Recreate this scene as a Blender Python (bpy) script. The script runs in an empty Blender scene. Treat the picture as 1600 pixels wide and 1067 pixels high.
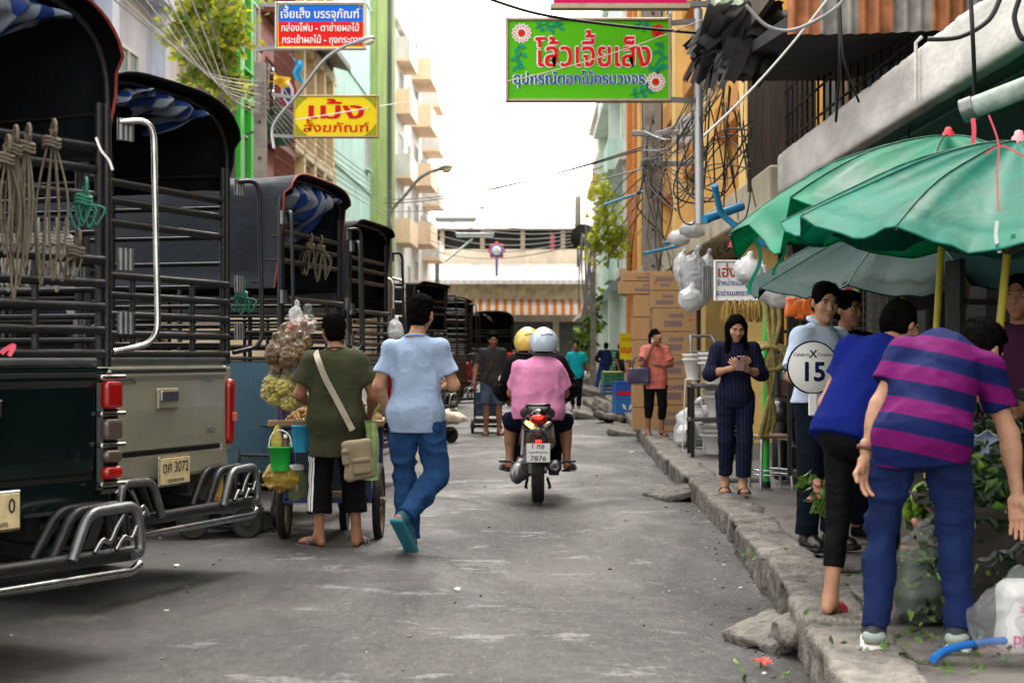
import bpy, math, random
import numpy as np
import openvdb
from mathutils import Vector, Matrix
from mathutils.bvhtree import BVHTree
R = math.radians
SC = bpy.context.scene
COL = SC.collection
random.seed(7)
# ---------------------------------------------------------------- camera, sky, sun
FPX = 2800.0; VX = 807.0; VY = 556.0; CZ = 1.3
cam = bpy.data.objects.new('camera', bpy.data.cameras.new('camera'))
COL.objects.link(cam)
cam.location = (0, 0, CZ); cam.rotation_euler = (R(90), 0, 0)
cam.data.sensor_width = 36; cam.data.lens = 36 * FPX / 1600
cam.data.shift_x = -(VX - 800) / 1600; cam.data.shift_y = (VY - 533.5) / 1600
cam.data.clip_start = .1; cam.data.clip_end = 3000
cam.data.dof.use_dof = True; cam.data.dof.focus_distance = 11.5; cam.data.dof.aperture_fstop = 4.5
SC.camera = cam
SUN_EL, SUN_AZ = 66, 14            # ahead of the camera, a little to the right
w = bpy.data.worlds.new('World'); SC.world = w; w.use_nodes = True
nt = w.node_tree; bg = nt.nodes['Background']
sky = nt.nodes.new('ShaderNodeTexSky'); sky.sky_type = 'NISHITA'; sky.sun_disc = False
sky.sun_elevation = R(SUN_EL); sky.sun_rotation = R(SUN_AZ)
sky.air_density = 1.0; sky.dust_density = 2.0; sky.ozone_density = .6
hs = nt.nodes.new('ShaderNodeHueSaturation'); hs.inputs['Saturation'].default_value = .05; hs.inputs['Value'].default_value = 1.6      # an overcast, slightly warm white sky
tn = nt.nodes.new('ShaderNodeMix'); tn.data_type = 'RGBA'; tn.blend_type = 'MULTIPLY'; tn.inputs[0].default_value = 1; tn.inputs[7].default_value = (1, .962, .905, 1)
nt.links.new(sky.outputs[0], hs.inputs['Color']); nt.links.new(hs.outputs[0], tn.inputs[6]); nt.links.new(tn.outputs[2], bg.inputs['Color'])
bg.inputs['Strength'].default_value = .15
sl = bpy.data.lights.new('sun', 'SUN'); sl.energy = .7; sl.angle = R(16); sl.color = (1, .95, .87)
sun = bpy.data.objects.new('sun', sl); COL.objects.link(sun)
sun.rotation_euler = Vector((-math.sin(R(SUN_AZ)) * math.cos(R(SUN_EL)), -math.cos(R(SUN_AZ)) * math.cos(R(SUN_EL)), -math.sin(R(SUN_EL)))).to_track_quat('-Z', 'Y').to_euler()
SC.view_settings.view_transform = 'Standard'; SC.view_settings.look = 'None'
SC.view_settings.exposure = 1.72; SC.view_settings.gamma = 1
SC.cycles.max_bounces = 6; SC.cycles.diffuse_bounces = 3; SC.cycles.glossy_bounces = 3; SC.cycles.transparent_max_bounces = 12
SC.cycles.use_denoising = True; SC.cycles.sample_clamp_indirect = 8

def at(px, py, Y):                  # a point of the place seen at (px, py) of the 1600-wide photograph, Y metres ahead
    return Vector(((px - VX) / FPX * Y, Y, CZ - (py - VY) / FPX * Y))

# ---------------------------------------------------------------- materials
MATS = {}
def mat(name, col, rough=.6, metal=0., var=.15, scale=6., bump=0., bscale=60., spec=None, coat=0., trans=0., alpha=1., emit=0., attr=None, stretch=None, grime=0., gcol=(.03, .028, .025), gscale=2., ior=None, leaf=False):
    if name in MATS: return MATS[name]
    m = bpy.data.materials.new(name); m.use_nodes = True; n = m.node_tree; b = n.nodes['Principled BSDF']
    L = n.links.new
    def nd(t): return n.nodes.new(t)
    tc = nd('ShaderNodeTexCoord'); co = tc.outputs['Object']
    if stretch:
        mp = nd('ShaderNodeMapping'); mp.inputs['Scale'].default_value = stretch; L(co, mp.inputs[0]); co = mp.outputs[0]
    if attr:
        at_ = nd('ShaderNodeAttribute'); at_.attribute_name = 'Col'; base = at_.outputs['Color']
    else:
        rg = nd('ShaderNodeRGB'); rg.outputs[0].default_value = (*col, 1); base = rg.outputs[0]
    nz = nd('ShaderNodeTexNoise'); nz.inputs['Scale'].default_value = scale; nz.inputs['Detail'].default_value = 6; nz.inputs['Roughness'].default_value = .65
    L(co, nz.inputs['Vector'])
    mr = nd('ShaderNodeMapRange'); mr.inputs['From Min'].default_value = .3; mr.inputs['From Max'].default_value = .7
    mr.inputs['To Min'].default_value = 1 - var; mr.inputs['To Max'].default_value = 1 + var
    L(nz.outputs[0], mr.inputs[0])
    mx = nd('ShaderNodeMix'); mx.data_type = 'RGBA'; mx.blend_type = 'MULTIPLY'; mx.inputs[0].default_value = 1
    L(base, mx.inputs[6]); L(mr.outputs[0], mx.inputs[7]); out = mx.outputs[2]
    if grime:
        g = nd('ShaderNodeTexNoise'); g.inputs['Scale'].default_value = gscale; g.inputs['Detail'].default_value = 8; g.inputs['Roughness'].default_value = .7
        L(co, g.inputs['Vector'])
        r2 = nd('ShaderNodeMapRange'); r2.inputs['From Min'].default_value = .48; r2.inputs['From Max'].default_value = .68
        r2.inputs['To Min'].default_value = 0; r2.inputs['To Max'].default_value = grime; L(g.outputs[0], r2.inputs[0])
        m2 = nd('ShaderNodeMix'); m2.data_type = 'RGBA'; L(r2.outputs[0], m2.inputs[0]); L(out, m2.inputs[6]); m2.inputs[7].default_value = (*gcol, 1); out = m2.outputs[2]
    L(out, b.inputs['Base Color'])
    rr = nd('ShaderNodeMapRange'); rr.inputs['From Min'].default_value = .3; rr.inputs['From Max'].default_value = .7
    rr.inputs['To Min'].default_value = max(.03, rough * .8); rr.inputs['To Max'].default_value = min(1, rough * 1.2); L(nz.outputs[0], rr.inputs[0])
    L(rr.outputs[0], b.inputs['Roughness'])
    b.inputs['Metallic'].default_value = metal
    if spec is not None: b.inputs['Specular IOR Level'].default_value = spec
    if ior: b.inputs['IOR'].default_value = ior
    if coat: b.inputs['Coat Weight'].default_value = coat; b.inputs['Coat Roughness'].default_value = .08
    if trans: b.inputs['Transmission Weight'].default_value = trans
    if alpha < 1: b.inputs['Alpha'].default_value = alpha
    if emit: b.inputs['Emission Color'].default_value = (*col, 1); b.inputs['Emission Strength'].default_value = emit
    if bump:
        bz = nd('ShaderNodeTexNoise'); bz.inputs['Scale'].default_value = bscale; bz.inputs['Detail'].default_value = 5
        L(co, bz.inputs['Vector']); bp = nd('ShaderNodeBump'); bp.inputs['Strength'].default_value = min(1, bump); bp.inputs['Distance'].default_value = .02
        L(bz.outputs[0], bp.inputs['Height']); L(bp.outputs[0], b.inputs['Normal'])
    if leaf:                                # thin leaves let the sky through
        tr = nd('ShaderNodeBsdfTranslucent'); ms = nd('ShaderNodeMixShader'); ms.inputs[0].default_value = .5; L(out, tr.inputs[0]); L(b.outputs[0], ms.inputs[1]); L(tr.outputs[0], ms.inputs[2]); L(ms.outputs[0], n.nodes['Material Output'].inputs[0])
    MATS[name] = m
    return m

def stripes(name, c1, c2, freq, axis=0, duty=.5, rough=.6, obj=True, wob=0., tv=False, var=.15, trans=0.):
    """two colours in bands along an axis (or along the mesh's own tv attribute)"""
    if name in MATS: return MATS[name]
    m = bpy.data.materials.new(name); m.use_nodes = True; n = m.node_tree; b = n.nodes['Principled BSDF']; L = n.links.new
    if tv:
        a = n.nodes.new('ShaderNodeAttribute'); a.attribute_name = 'tv'; src = a.outputs['Fac']
    else:
        tc = n.nodes.new('ShaderNodeTexCoord'); sp = n.nodes.new('ShaderNodeSeparateXYZ'); L(tc.outputs['Object'], sp.inputs[0]); src = sp.outputs[axis]
    ml = n.nodes.new('ShaderNodeMath'); ml.operation = 'MULTIPLY'; ml.inputs[1].default_value = freq; L(src, ml.inputs[0])
    src = ml.outputs[0]
    fr = n.nodes.new('ShaderNodeMath'); fr.operation = 'FRACT'; L(src, fr.inputs[0])
    gt = n.nodes.new('ShaderNodeMath'); gt.operation = 'GREATER_THAN'; gt.inputs[1].default_value = duty; L(fr.outputs[0], gt.inputs[0])
    mx = n.nodes.new('ShaderNodeMix'); mx.data_type = 'RGBA'; L(gt.outputs[0], mx.inputs[0]); mx.inputs[6].default_value = (*c1, 1); mx.inputs[7].default_value = (*c2, 1)
    t2 = n.nodes.new('ShaderNodeTexCoord'); nz = n.nodes.new('ShaderNodeTexNoise'); nz.inputs['Scale'].default_value = 7; nz.inputs['Detail'].default_value = 6; L(t2.outputs['Object'], nz.inputs['Vector'])
    mr = n.nodes.new('ShaderNodeMapRange'); mr.inputs['From Min'].default_value = .3; mr.inputs['From Max'].default_value = .7; mr.inputs['To Min'].default_value = 1 - var; mr.inputs['To Max'].default_value = 1 + var; L(nz.outputs[0], mr.inputs[0])
    mm = n.nodes.new('ShaderNodeMix'); mm.data_type = 'RGBA'; mm.blend_type = 'MULTIPLY'; mm.inputs[0].default_value = 1; L(mx.outputs[2], mm.inputs[6]); L(mr.outputs[0], mm.inputs[7])
    L(mm.outputs[2], b.inputs['Base Color']); b.inputs['Roughness'].default_value = rough; b.inputs['Specular IOR Level'].default_value = .12
    if trans: b.inputs['Transmission Weight'].default_value = trans
    MATS[name] = m
    return m

# ---------------------------------------------------------------- mesh builder
def vlerp(a, b, t): return Vector(a) * (1 - t) + Vector(b) * t
def rotz(a): return Matrix.Rotation(a, 3, 'Z')
def basis(x, y, z):                       # 3x3 from columns
    return Matrix((x, y, z)).transposed()
def catmull(P, n=6, closed=False):
    P = [Vector(p) for p in P]; out = []; N = len(P)
    if N < 3 and not closed:
        return P
    for i in range(N if closed else N - 1):
        if closed: a, b, c, d = P[i - 1], P[i], P[(i + 1) % N], P[(i + 2) % N]
        else: a, b, c, d = P[max(i - 1, 0)], P[i], P[i + 1], P[min(i + 2, N - 1)]
        for k in range(n):
            t = k / n
            out.append(.5 * ((2 * b) + (c - a) * t + (2 * a - 5 * b + 4 * c - d) * t * t + (3 * b - a - 3 * c + d) * t ** 3))
    if not closed: out.append(P[-1])
    return out
def arc_path(P, r, n=5):                  # polyline with rounded corners
    P = [Vector(p) for p in P]; out = [P[0]]
    for i in range(1, len(P) - 1):
        a, b, c = P[i - 1], P[i], P[i + 1]
        u = (a - b); v = (c - b); ru = min(r, u.length * .49); rv = min(r, v.length * .49)
        p0 = b + u.normalized() * ru; p1 = b + v.normalized() * rv
        for k in range(n + 1):
            t = k / n; out.append(p0 * (1 - t) ** 2 + b * 2 * t * (1 - t) + p1 * t * t)
    out.append(P[-1]); return out

TXM = bpy.data.materials.new('lettering_slot')
class MB:
    def __init__(s): s.v = []; s.n = 0; s.f = []; s.mi = []; s.sm = []; s.col = {}; s.tv = {}
    def add(s, verts, faces, mi=0, smooth=False, col=None, tv=None):
        va = np.asarray([tuple(p) for p in verts] if not isinstance(verts, np.ndarray) else verts, dtype=np.float64).reshape(-1, 3)
        i0 = s.n; s.v.append(va)
        if col is not None: s.col[i0] = col
        if tv is not None: s.tv[i0] = tv
        if isinstance(faces, np.ndarray): s.f.append(faces + i0)
        else: s.f.append([tuple(k + i0 for k in f) for f in faces])
        s.mi.append((len(faces), mi)); s.sm.append((len(faces), smooth)); s.n += len(va)
        return s
    def box(s, c, size, mi=0, rot=None, ch=0., col=None):
        c = Vector(c); h = [x / 2 for x in size]; V = []; F_ = []
        ch = min(ch, min(h) * .9)
        if ch <= 0:
            V = [Vector((x * h[0], y * h[1], z * h[2])) for x in (-1, 1) for y in (-1, 1) for z in (-1, 1)]
            F_ = [(0, 1, 3, 2), (4, 6, 7, 5), (0, 4, 5, 1), (2, 3, 7, 6), (0, 2, 6, 4), (1, 5, 7, 3)]
        else:
            ix = {}
            for x in (-1, 1):
                for y in (-1, 1):
                    for z in (-1, 1):
                        for a in range(3):
                            p = [x * (h[0] - ch), y * (h[1] - ch), z * (h[2] - ch)]; p[a] = (x, y, z)[a] * h[a]
                            ix[(x, y, z, a)] = len(V); V.append(Vector(p))
            S = (-1, 1)
            for q in S:
                F_.append([ix[(q, y, z, 0)] for y, z in ((-1, -1), (q, -q), (1, 1), (-q, q))])
                F_.append([ix[(x, q, z, 1)] for x, z in ((-1, -1), (-q, q), (1, 1), (q, -q))])
                F_.append([ix[(x, y, q, 2)] for x, y in ((-1, -1), (q, -q), (1, 1), (-q, q))])
                for p in S:
                    F_.append([ix[(q, p, -1, 0)], ix[(q, p, 1, 0)], ix[(q, p, 1, 1)], ix[(q, p, -1, 1)]])
                    F_.append([ix[(q, -1, p, 0)], ix[(q, 1, p, 0)], ix[(q, 1, p, 2)], ix[(q, -1, p, 2)]])
                    F_.append([ix[(-1, q, p, 1)], ix[(1, q, p, 1)], ix[(1, q, p, 2)], ix[(-1, q, p, 2)]])
                    for z in S: F_.append([ix[(q, p, z, 0)], ix[(q, p, z, 1)], ix[(q, p, z, 2)]])
            F2 = []
            for f in F_:
                a, b, d = V[f[0]], V[f[1]], V[f[2]]
                F2.append(tuple(f) if (b - a).cross(d - a).dot(sum((V[k] for k in f), Vector())) > 0 else tuple(reversed(f)))
            F_ = F2
        if rot is not None:
            rot = rot if isinstance(rot, Matrix) else rotz(rot)
            V = [rot @ p for p in V]
        return s.add([p + c for p in V], F_, mi)
    def bar(s, a, b, wx, wz, mi=0, up=(0, 0, 1), ch=0.):      # a squared bar from a to b
        a, b = Vector(a), Vector(b); y = (b - a); L_ = y.length; y.normalize()
        x = y.cross(Vector(up));
        if x.length < 1e-4: x = y.cross(Vector((1, 0, 0)))
        x.normalize(); z = x.cross(y)
        return s.box((a + b) / 2, (wx, L_, wz), mi, basis(x, y, z), ch)
    def tube(s, P, r, n=8, mi=0, closed=False, cap=True):
        P = [Vector(p) for p in P]; N = len(P); rs = r if isinstance(r, (list, tuple)) else [r] * N
        V = []; up = None
        for i in range(N):
            if closed: d = P[(i + 1) % N] - P[i - 1]
            else: d = P[min(i + 1, N - 1)] - P[max(i - 1, 0)]
            if d.length < 1e-9: d = Vector((0, 0, 1))
            d.normalize()
            if up is None:
                up = Vector((0, 0, 1)) if abs(d.z) < .9 else Vector((1, 0, 0))
            x = up - d * up.dot(d)
            if x.length < 1e-6: x = d.orthogonal()
            x.normalize(); up = x; y = d.cross(x)
            for k in range(n):
                a = 2 * math.pi * k / n; V.append(P[i] + (x * math.cos(a) + y * math.sin(a)) * rs[i])
        F_ = []
        for i in range(N if closed else N - 1):
            j = (i + 1) % N
            for k in range(n):
                l = (k + 1) % n; F_.append((i * n + k, i * n + l, j * n + l, j * n + k))
        s.add(V, F_, mi, True)
        if cap and not closed:
            s.add([V[k] for k in range(n)], [tuple(reversed(range(n)))], mi); s.add([V[(N - 1) * n + k] for k in range(n)], [tuple(range(n))], mi)
        return s
    def lathe(s, prof, n=20, c=(0, 0, 0), rot=None, mi=0, smooth=True, cap=True):      # profile of (radius, z)
        V = []; c = Vector(c)
        for r, z in prof:
            for k in range(n):
                a = 2 * math.pi * k / n; p = Vector((r * math.cos(a), r * math.sin(a), z)); V.append((rot @ p if rot is not None else p) + c)
        F_ = [(i * n + k, i * n + (k + 1) % n, (i + 1) * n + (k + 1) % n, (i + 1) * n + k) for i in range(len(prof) - 1) for k in range(n)]
        s.add(V, F_, mi, smooth)
        if cap:
            if prof[0][0] > 1e-4: s.add(V[:n], [tuple(reversed(range(n)))], mi)
            if prof[-1][0] > 1e-4: s.add(V[-n:], [tuple(range(n))], mi)
        return s
    def prism(s, poly, o, u, v, wdir, mi=0, smooth=False):      # polygon in (u,v) at o, extruded by the vector wdir
        o, u, v, wdir = Vector(o), Vector(u), Vector(v), Vector(wdir); N = len(poly)
        A = [o + u * a + v * b for a, b in poly]; B = [p + wdir for p in A]
        s.add(A + B, [tuple(reversed(range(N))), tuple(range(N, 2 * N))], mi)
        s.add(A + B, [(i, (i + 1) % N, N + (i + 1) % N, N + i) for i in range(N)], mi, smooth)
        return s
    def sheet(s, nu, nv, fn, mi=0, thick=0., smooth=True, tv=None):
        V = [Vector(fn(i / (nu - 1), j / (nv - 1))) for i in range(nu) for j in range(nv)]
        F_ = [(i * nv + j, (i + 1) * nv + j, (i + 1) * nv + j + 1, i * nv + j + 1) for i in range(nu - 1) for j in range(nv - 1)]
        T = [tv(i / (nu - 1), j / (nv - 1)) for i in range(nu) for j in range(nv)] if tv else None
        if thick:
            g = lambda i, j: V[max(0, min(nu - 1, i)) * nv + max(0, min(nv - 1, j))]
            W = []
            for i in range(nu):
                for j in range(nv):
                    nn = (g(i + 1, j) - g(i - 1, j)).cross(g(i, j + 1) - g(i, j - 1))
                    if nn.length > 1e-12: nn.normalize()
                    W.append(V[i * nv + j] - nn * thick)
            N = nu * nv; F2 = [tuple(reversed([k + N for k in f])) for f in F_]
            ed = [(i * nv, (i + 1) * nv) for i in range(nu - 1)] + [((i + 1) * nv + nv - 1, i * nv + nv - 1) for i in range(nu - 1)] + [(j + 1, j) for j in range(nv - 1)] + [((nu - 1) * nv + j, (nu - 1) * nv + j + 1) for j in range(nv - 1)]
            F3 = [(a, b, b + N, a + N) for a, b in ed]
            s.add(V + W, F_ + F2 + F3, mi, smooth, tv=(T + T) if T else None)
        else: s.add(V, F_, mi, smooth, tv=T)
        return s
    def ell(s, c, r, mi=0, n=12, rot=None, jit=0.):
        V = []; c = Vector(c); m = max(4, n // 2)
        V.append(Vector((0, 0, 1)))
        for i in range(1, m):
            t = math.pi * i / m
            for k in range(n):
                a = 2 * math.pi * k / n; V.append(Vector((math.sin(t) * math.cos(a), math.sin(t) * math.sin(a), math.cos(t))))
        V.append(Vector((0, 0, -1))); q = 1 + (m - 1) * n
        F_ = [(0, 1 + k, 1 + (k + 1) % n) for k in range(n)] + [(1 + i * n + k, 1 + (i + 1) * n + k, 1 + (i + 1) * n + (k + 1) % n, 1 + i * n + (k + 1) % n) for i in range(m - 2) for k in range(n)] + [(q, 1 + (m - 2) * n + (k + 1) % n, 1 + (m - 2) * n + k) for k in range(n)]
        o = []
        for p in V:
            k = 1 + random.uniform(-jit, jit) if jit else 1
            p = Vector((p.x * r[0], p.y * r[1], p.z * r[2])) * k
            o.append((rot @ p if rot is not None else p) + c)
        return s.add(o, F_, mi, True)
    def leaves(s, pts, size, mi=0, fold=.25, aspect=1.7):
        V = []; F_ = []
        for p in pts:
            p = Vector(p); L_ = size * random.uniform(.6, 1.3); d = Vector((random.gauss(0, 1), random.gauss(0, 1), random.gauss(-.3, .8))).normalized()
            x = d.orthogonal().normalized(); x = Matrix.Rotation(random.uniform(0, 6.28), 3, d) @ x; z = d.cross(x); wd = L_ / aspect / 2; i = len(V)
            V += [p, p + d * L_ * .45 + x * wd + z * fold * wd, p + d * L_, p + d * L_ * .45 - x * wd + z * fold * wd]
            F_ += [(i, i + 1, i + 2), (i, i + 2, i + 3)]
        return s.add(V, F_, mi)
    def text(s, body, o, u, v, size, mi=0, depth=.004, bold=0., align='CENTER', fit=None):
        """lettering standing on the plane (u right, v up) with its baseline middle at o; returns its width"""
        c = bpy.data.curves.new('t', 'FONT'); c.body = body; c.size = 1; c.align_x = align; c.resolution_u = 3
        for mm in range(3): c.materials.append(TXM)
        for i, chh in enumerate(body):           # Thai marks are filled apart from their letter; a tone over a vowel sign is lifted
            if chh in 'ัิีึืุู็่้๊๋์ํ': c.body_format[i].material_index = 2 if (chh in '็่้๊๋์' and i and body[i - 1] in 'ัิีึื') else 1
        ob = bpy.data.objects.new('t', c); COL.objects.link(ob)
        dg = bpy.context.evaluated_depsgraph_get(); me = bpy.data.meshes.new_from_object(ob.evaluated_get(dg))
        P = np.array([p.co[:] for p in me.vertices]).reshape(-1, 3); fs = [tuple(p.vertices) for p in me.polygons]
        for p in me.polygons:
            if p.material_index:
                for q in p.vertices: P[q, 2] = .0006 * p.material_index
        if 2 in {p.material_index for p in me.polygons}:
            up = sorted({q for p in me.polygons if p.material_index == 2 for q in p.vertices}); P[up, 1] += .19
        bpy.data.objects.remove(ob); bpy.data.curves.remove(c); bpy.data.meshes.remove(me)
        if not len(P): return s
        k = np.array([size, size])
        if fit: k[0] = fit / max(1e-6, P[:, 0].max() - P[:, 0].min())
        if fit and align == 'CENTER': P[:, 0] -= (P[:, 0].max() + P[:, 0].min()) / 2
        o, u, v = Vector(o), Vector(u).normalized(), Vector(v).normalized(); nrm = u.cross(v)
        tt = [(math.cos(i * .785398) * bold, math.sin(i * .785398) * bold) for i in range(8)] if bold > .028 else ([(-bold, -bold * .5), (bold, -bold * .5), (-bold, bold * .5), (bold, bold * .5)] if bold else [(0, 0)])
        for i, (dx, dy) in enumerate(tt):        # bold: the same letters laid over themselves, a hair apart
            s.add([o + u * ((p[0] + dx) * k[0]) + v * ((p[1] + dy) * k[1]) + nrm * (depth + p[2] + .00012 * i) for p in P], fs, mi)
        return s
    def build(s, name, mats, parent=None, loc=None, rz=0., solid=0.):
        me = bpy.data.meshes.new(name)
        V = np.concatenate(s.v) if s.v else np.zeros((0, 3))
        if loc is not None and parent is None:
            V = V - np.array(loc)
        tot = []; flat = []
        for f in s.f:
            if isinstance(f, np.ndarray): tot.append(np.full(len(f), f.shape[1], dtype=np.int32)); flat.append(f.reshape(-1).astype(np.int32))
            else: tot.append(np.array([len(q) for q in f], dtype=np.int32)); flat.append(np.array([k for q in f for k in q], dtype=np.int32))
        tot = np.concatenate(tot); flat = np.concatenate(flat)
        me.vertices.add(len(V)); me.vertices.foreach_set('co', V.astype(np.float32).ravel())
        me.loops.add(len(flat)); me.loops.foreach_set('vertex_index', flat)
        me.polygons.add(len(tot)); st = np.concatenate(([0], np.cumsum(tot)[:-1])).astype(np.int32)
        me.polygons.foreach_set('loop_start', st); me.polygons.foreach_set('loop_total', tot)
        me.polygons.foreach_set('material_index', np.concatenate([np.full(n, m, dtype=np.int32) for n, m in s.mi]))
        me.polygons.foreach_set('use_smooth', np.concatenate([np.full(n, m, dtype=bool) for n, m in s.sm]))
        me.update(calc_edges=True); me.validate()
        if s.col:
            ca = np.ones((len(V), 4), dtype=np.float32)
            for i0, c in s.col.items(): ca[i0:i0 + len(c), :3] = c
            me.color_attributes.new('Col', 'FLOAT_COLOR', 'POINT').data.foreach_set('color', ca.ravel())
        if s.tv:
            ta = np.zeros(len(V), dtype=np.float32)
            for i0, c in s.tv.items(): ta[i0:i0 + len(c)] = c
            me.attributes.new('tv', 'FLOAT', 'POINT').data.foreach_set('value', ta)
        for m in (mats if isinstance(mats, (list, tuple)) else [mats]): me.materials.append(m)
        o = bpy.data.objects.new(name, me); COL.objects.link(o)
        if parent is not None: o.parent = parent
        elif loc is not None: o.location = loc
        return o

def tag(o, label, cat, group=None, kind=None):
    o['label'] = label; o['category'] = cat
    if group: o['group'] = group
    if kind: o['kind'] = kind
    return o
def struct(o, kind='structure'):
    o['kind'] = kind; return o
def thing(name, label, cat, loc=(0, 0, 0), rz=0., group=None):
    o = bpy.data.objects.new(name, None); COL.objects.link(o); o.empty_display_size = .1
    o.location = loc; o.rotation_euler = (0, 0, rz)
    return tag(o, label, cat, group)
def copy_thing(src, loc, rz=None, label=None):
    def cp(o, parent):
        c = o.copy(); COL.objects.link(c); c.parent = parent
        for ch in list(o.children): cp(ch, c)
        return c
    r = cp(src, None); r.location = loc
    if rz is not None: r.rotation_euler = (0, 0, rz)
    if label: r['label'] = label
    return r

# ---------------------------------------------------------------- signed-distance modelling, for bodies, cloth, bags and stones
_rng = np.random.RandomState(11); _LAT = _rng.rand(32, 32, 32).astype(np.float32)
def vnoise(X, Y, Z, f, seed=0):
    def ax(a, o):
        a = a * (f if np.isscalar(f) else f[o]) + seed * 7.31 + o * 3.7; i = np.floor(a).astype(np.int32); t = (a - i).astype(np.float32); return i & 31, (i + 1) & 31, t * t * (3 - 2 * t)
    x0, x1, tx = ax(X, 0); y0, y1, ty = ax(Y, 1); z0, z1, tz = ax(Z, 2)
    g = lambda a, b, c: _LAT[a, b, c]
    c00 = g(x0, y0, z0) * (1 - tx) + g(x1, y0, z0) * tx; c10 = g(x0, y1, z0) * (1 - tx) + g(x1, y1, z0) * tx
    c01 = g(x0, y0, z1) * (1 - tx) + g(x1, y0, z1) * tx; c11 = g(x0, y1, z1) * (1 - tx) + g(x1, y1, z1) * tx
    return (c00 * (1 - ty) + c10 * ty) * (1 - tz) + (c01 * (1 - ty) + c11 * ty) * tz - .5

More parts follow.
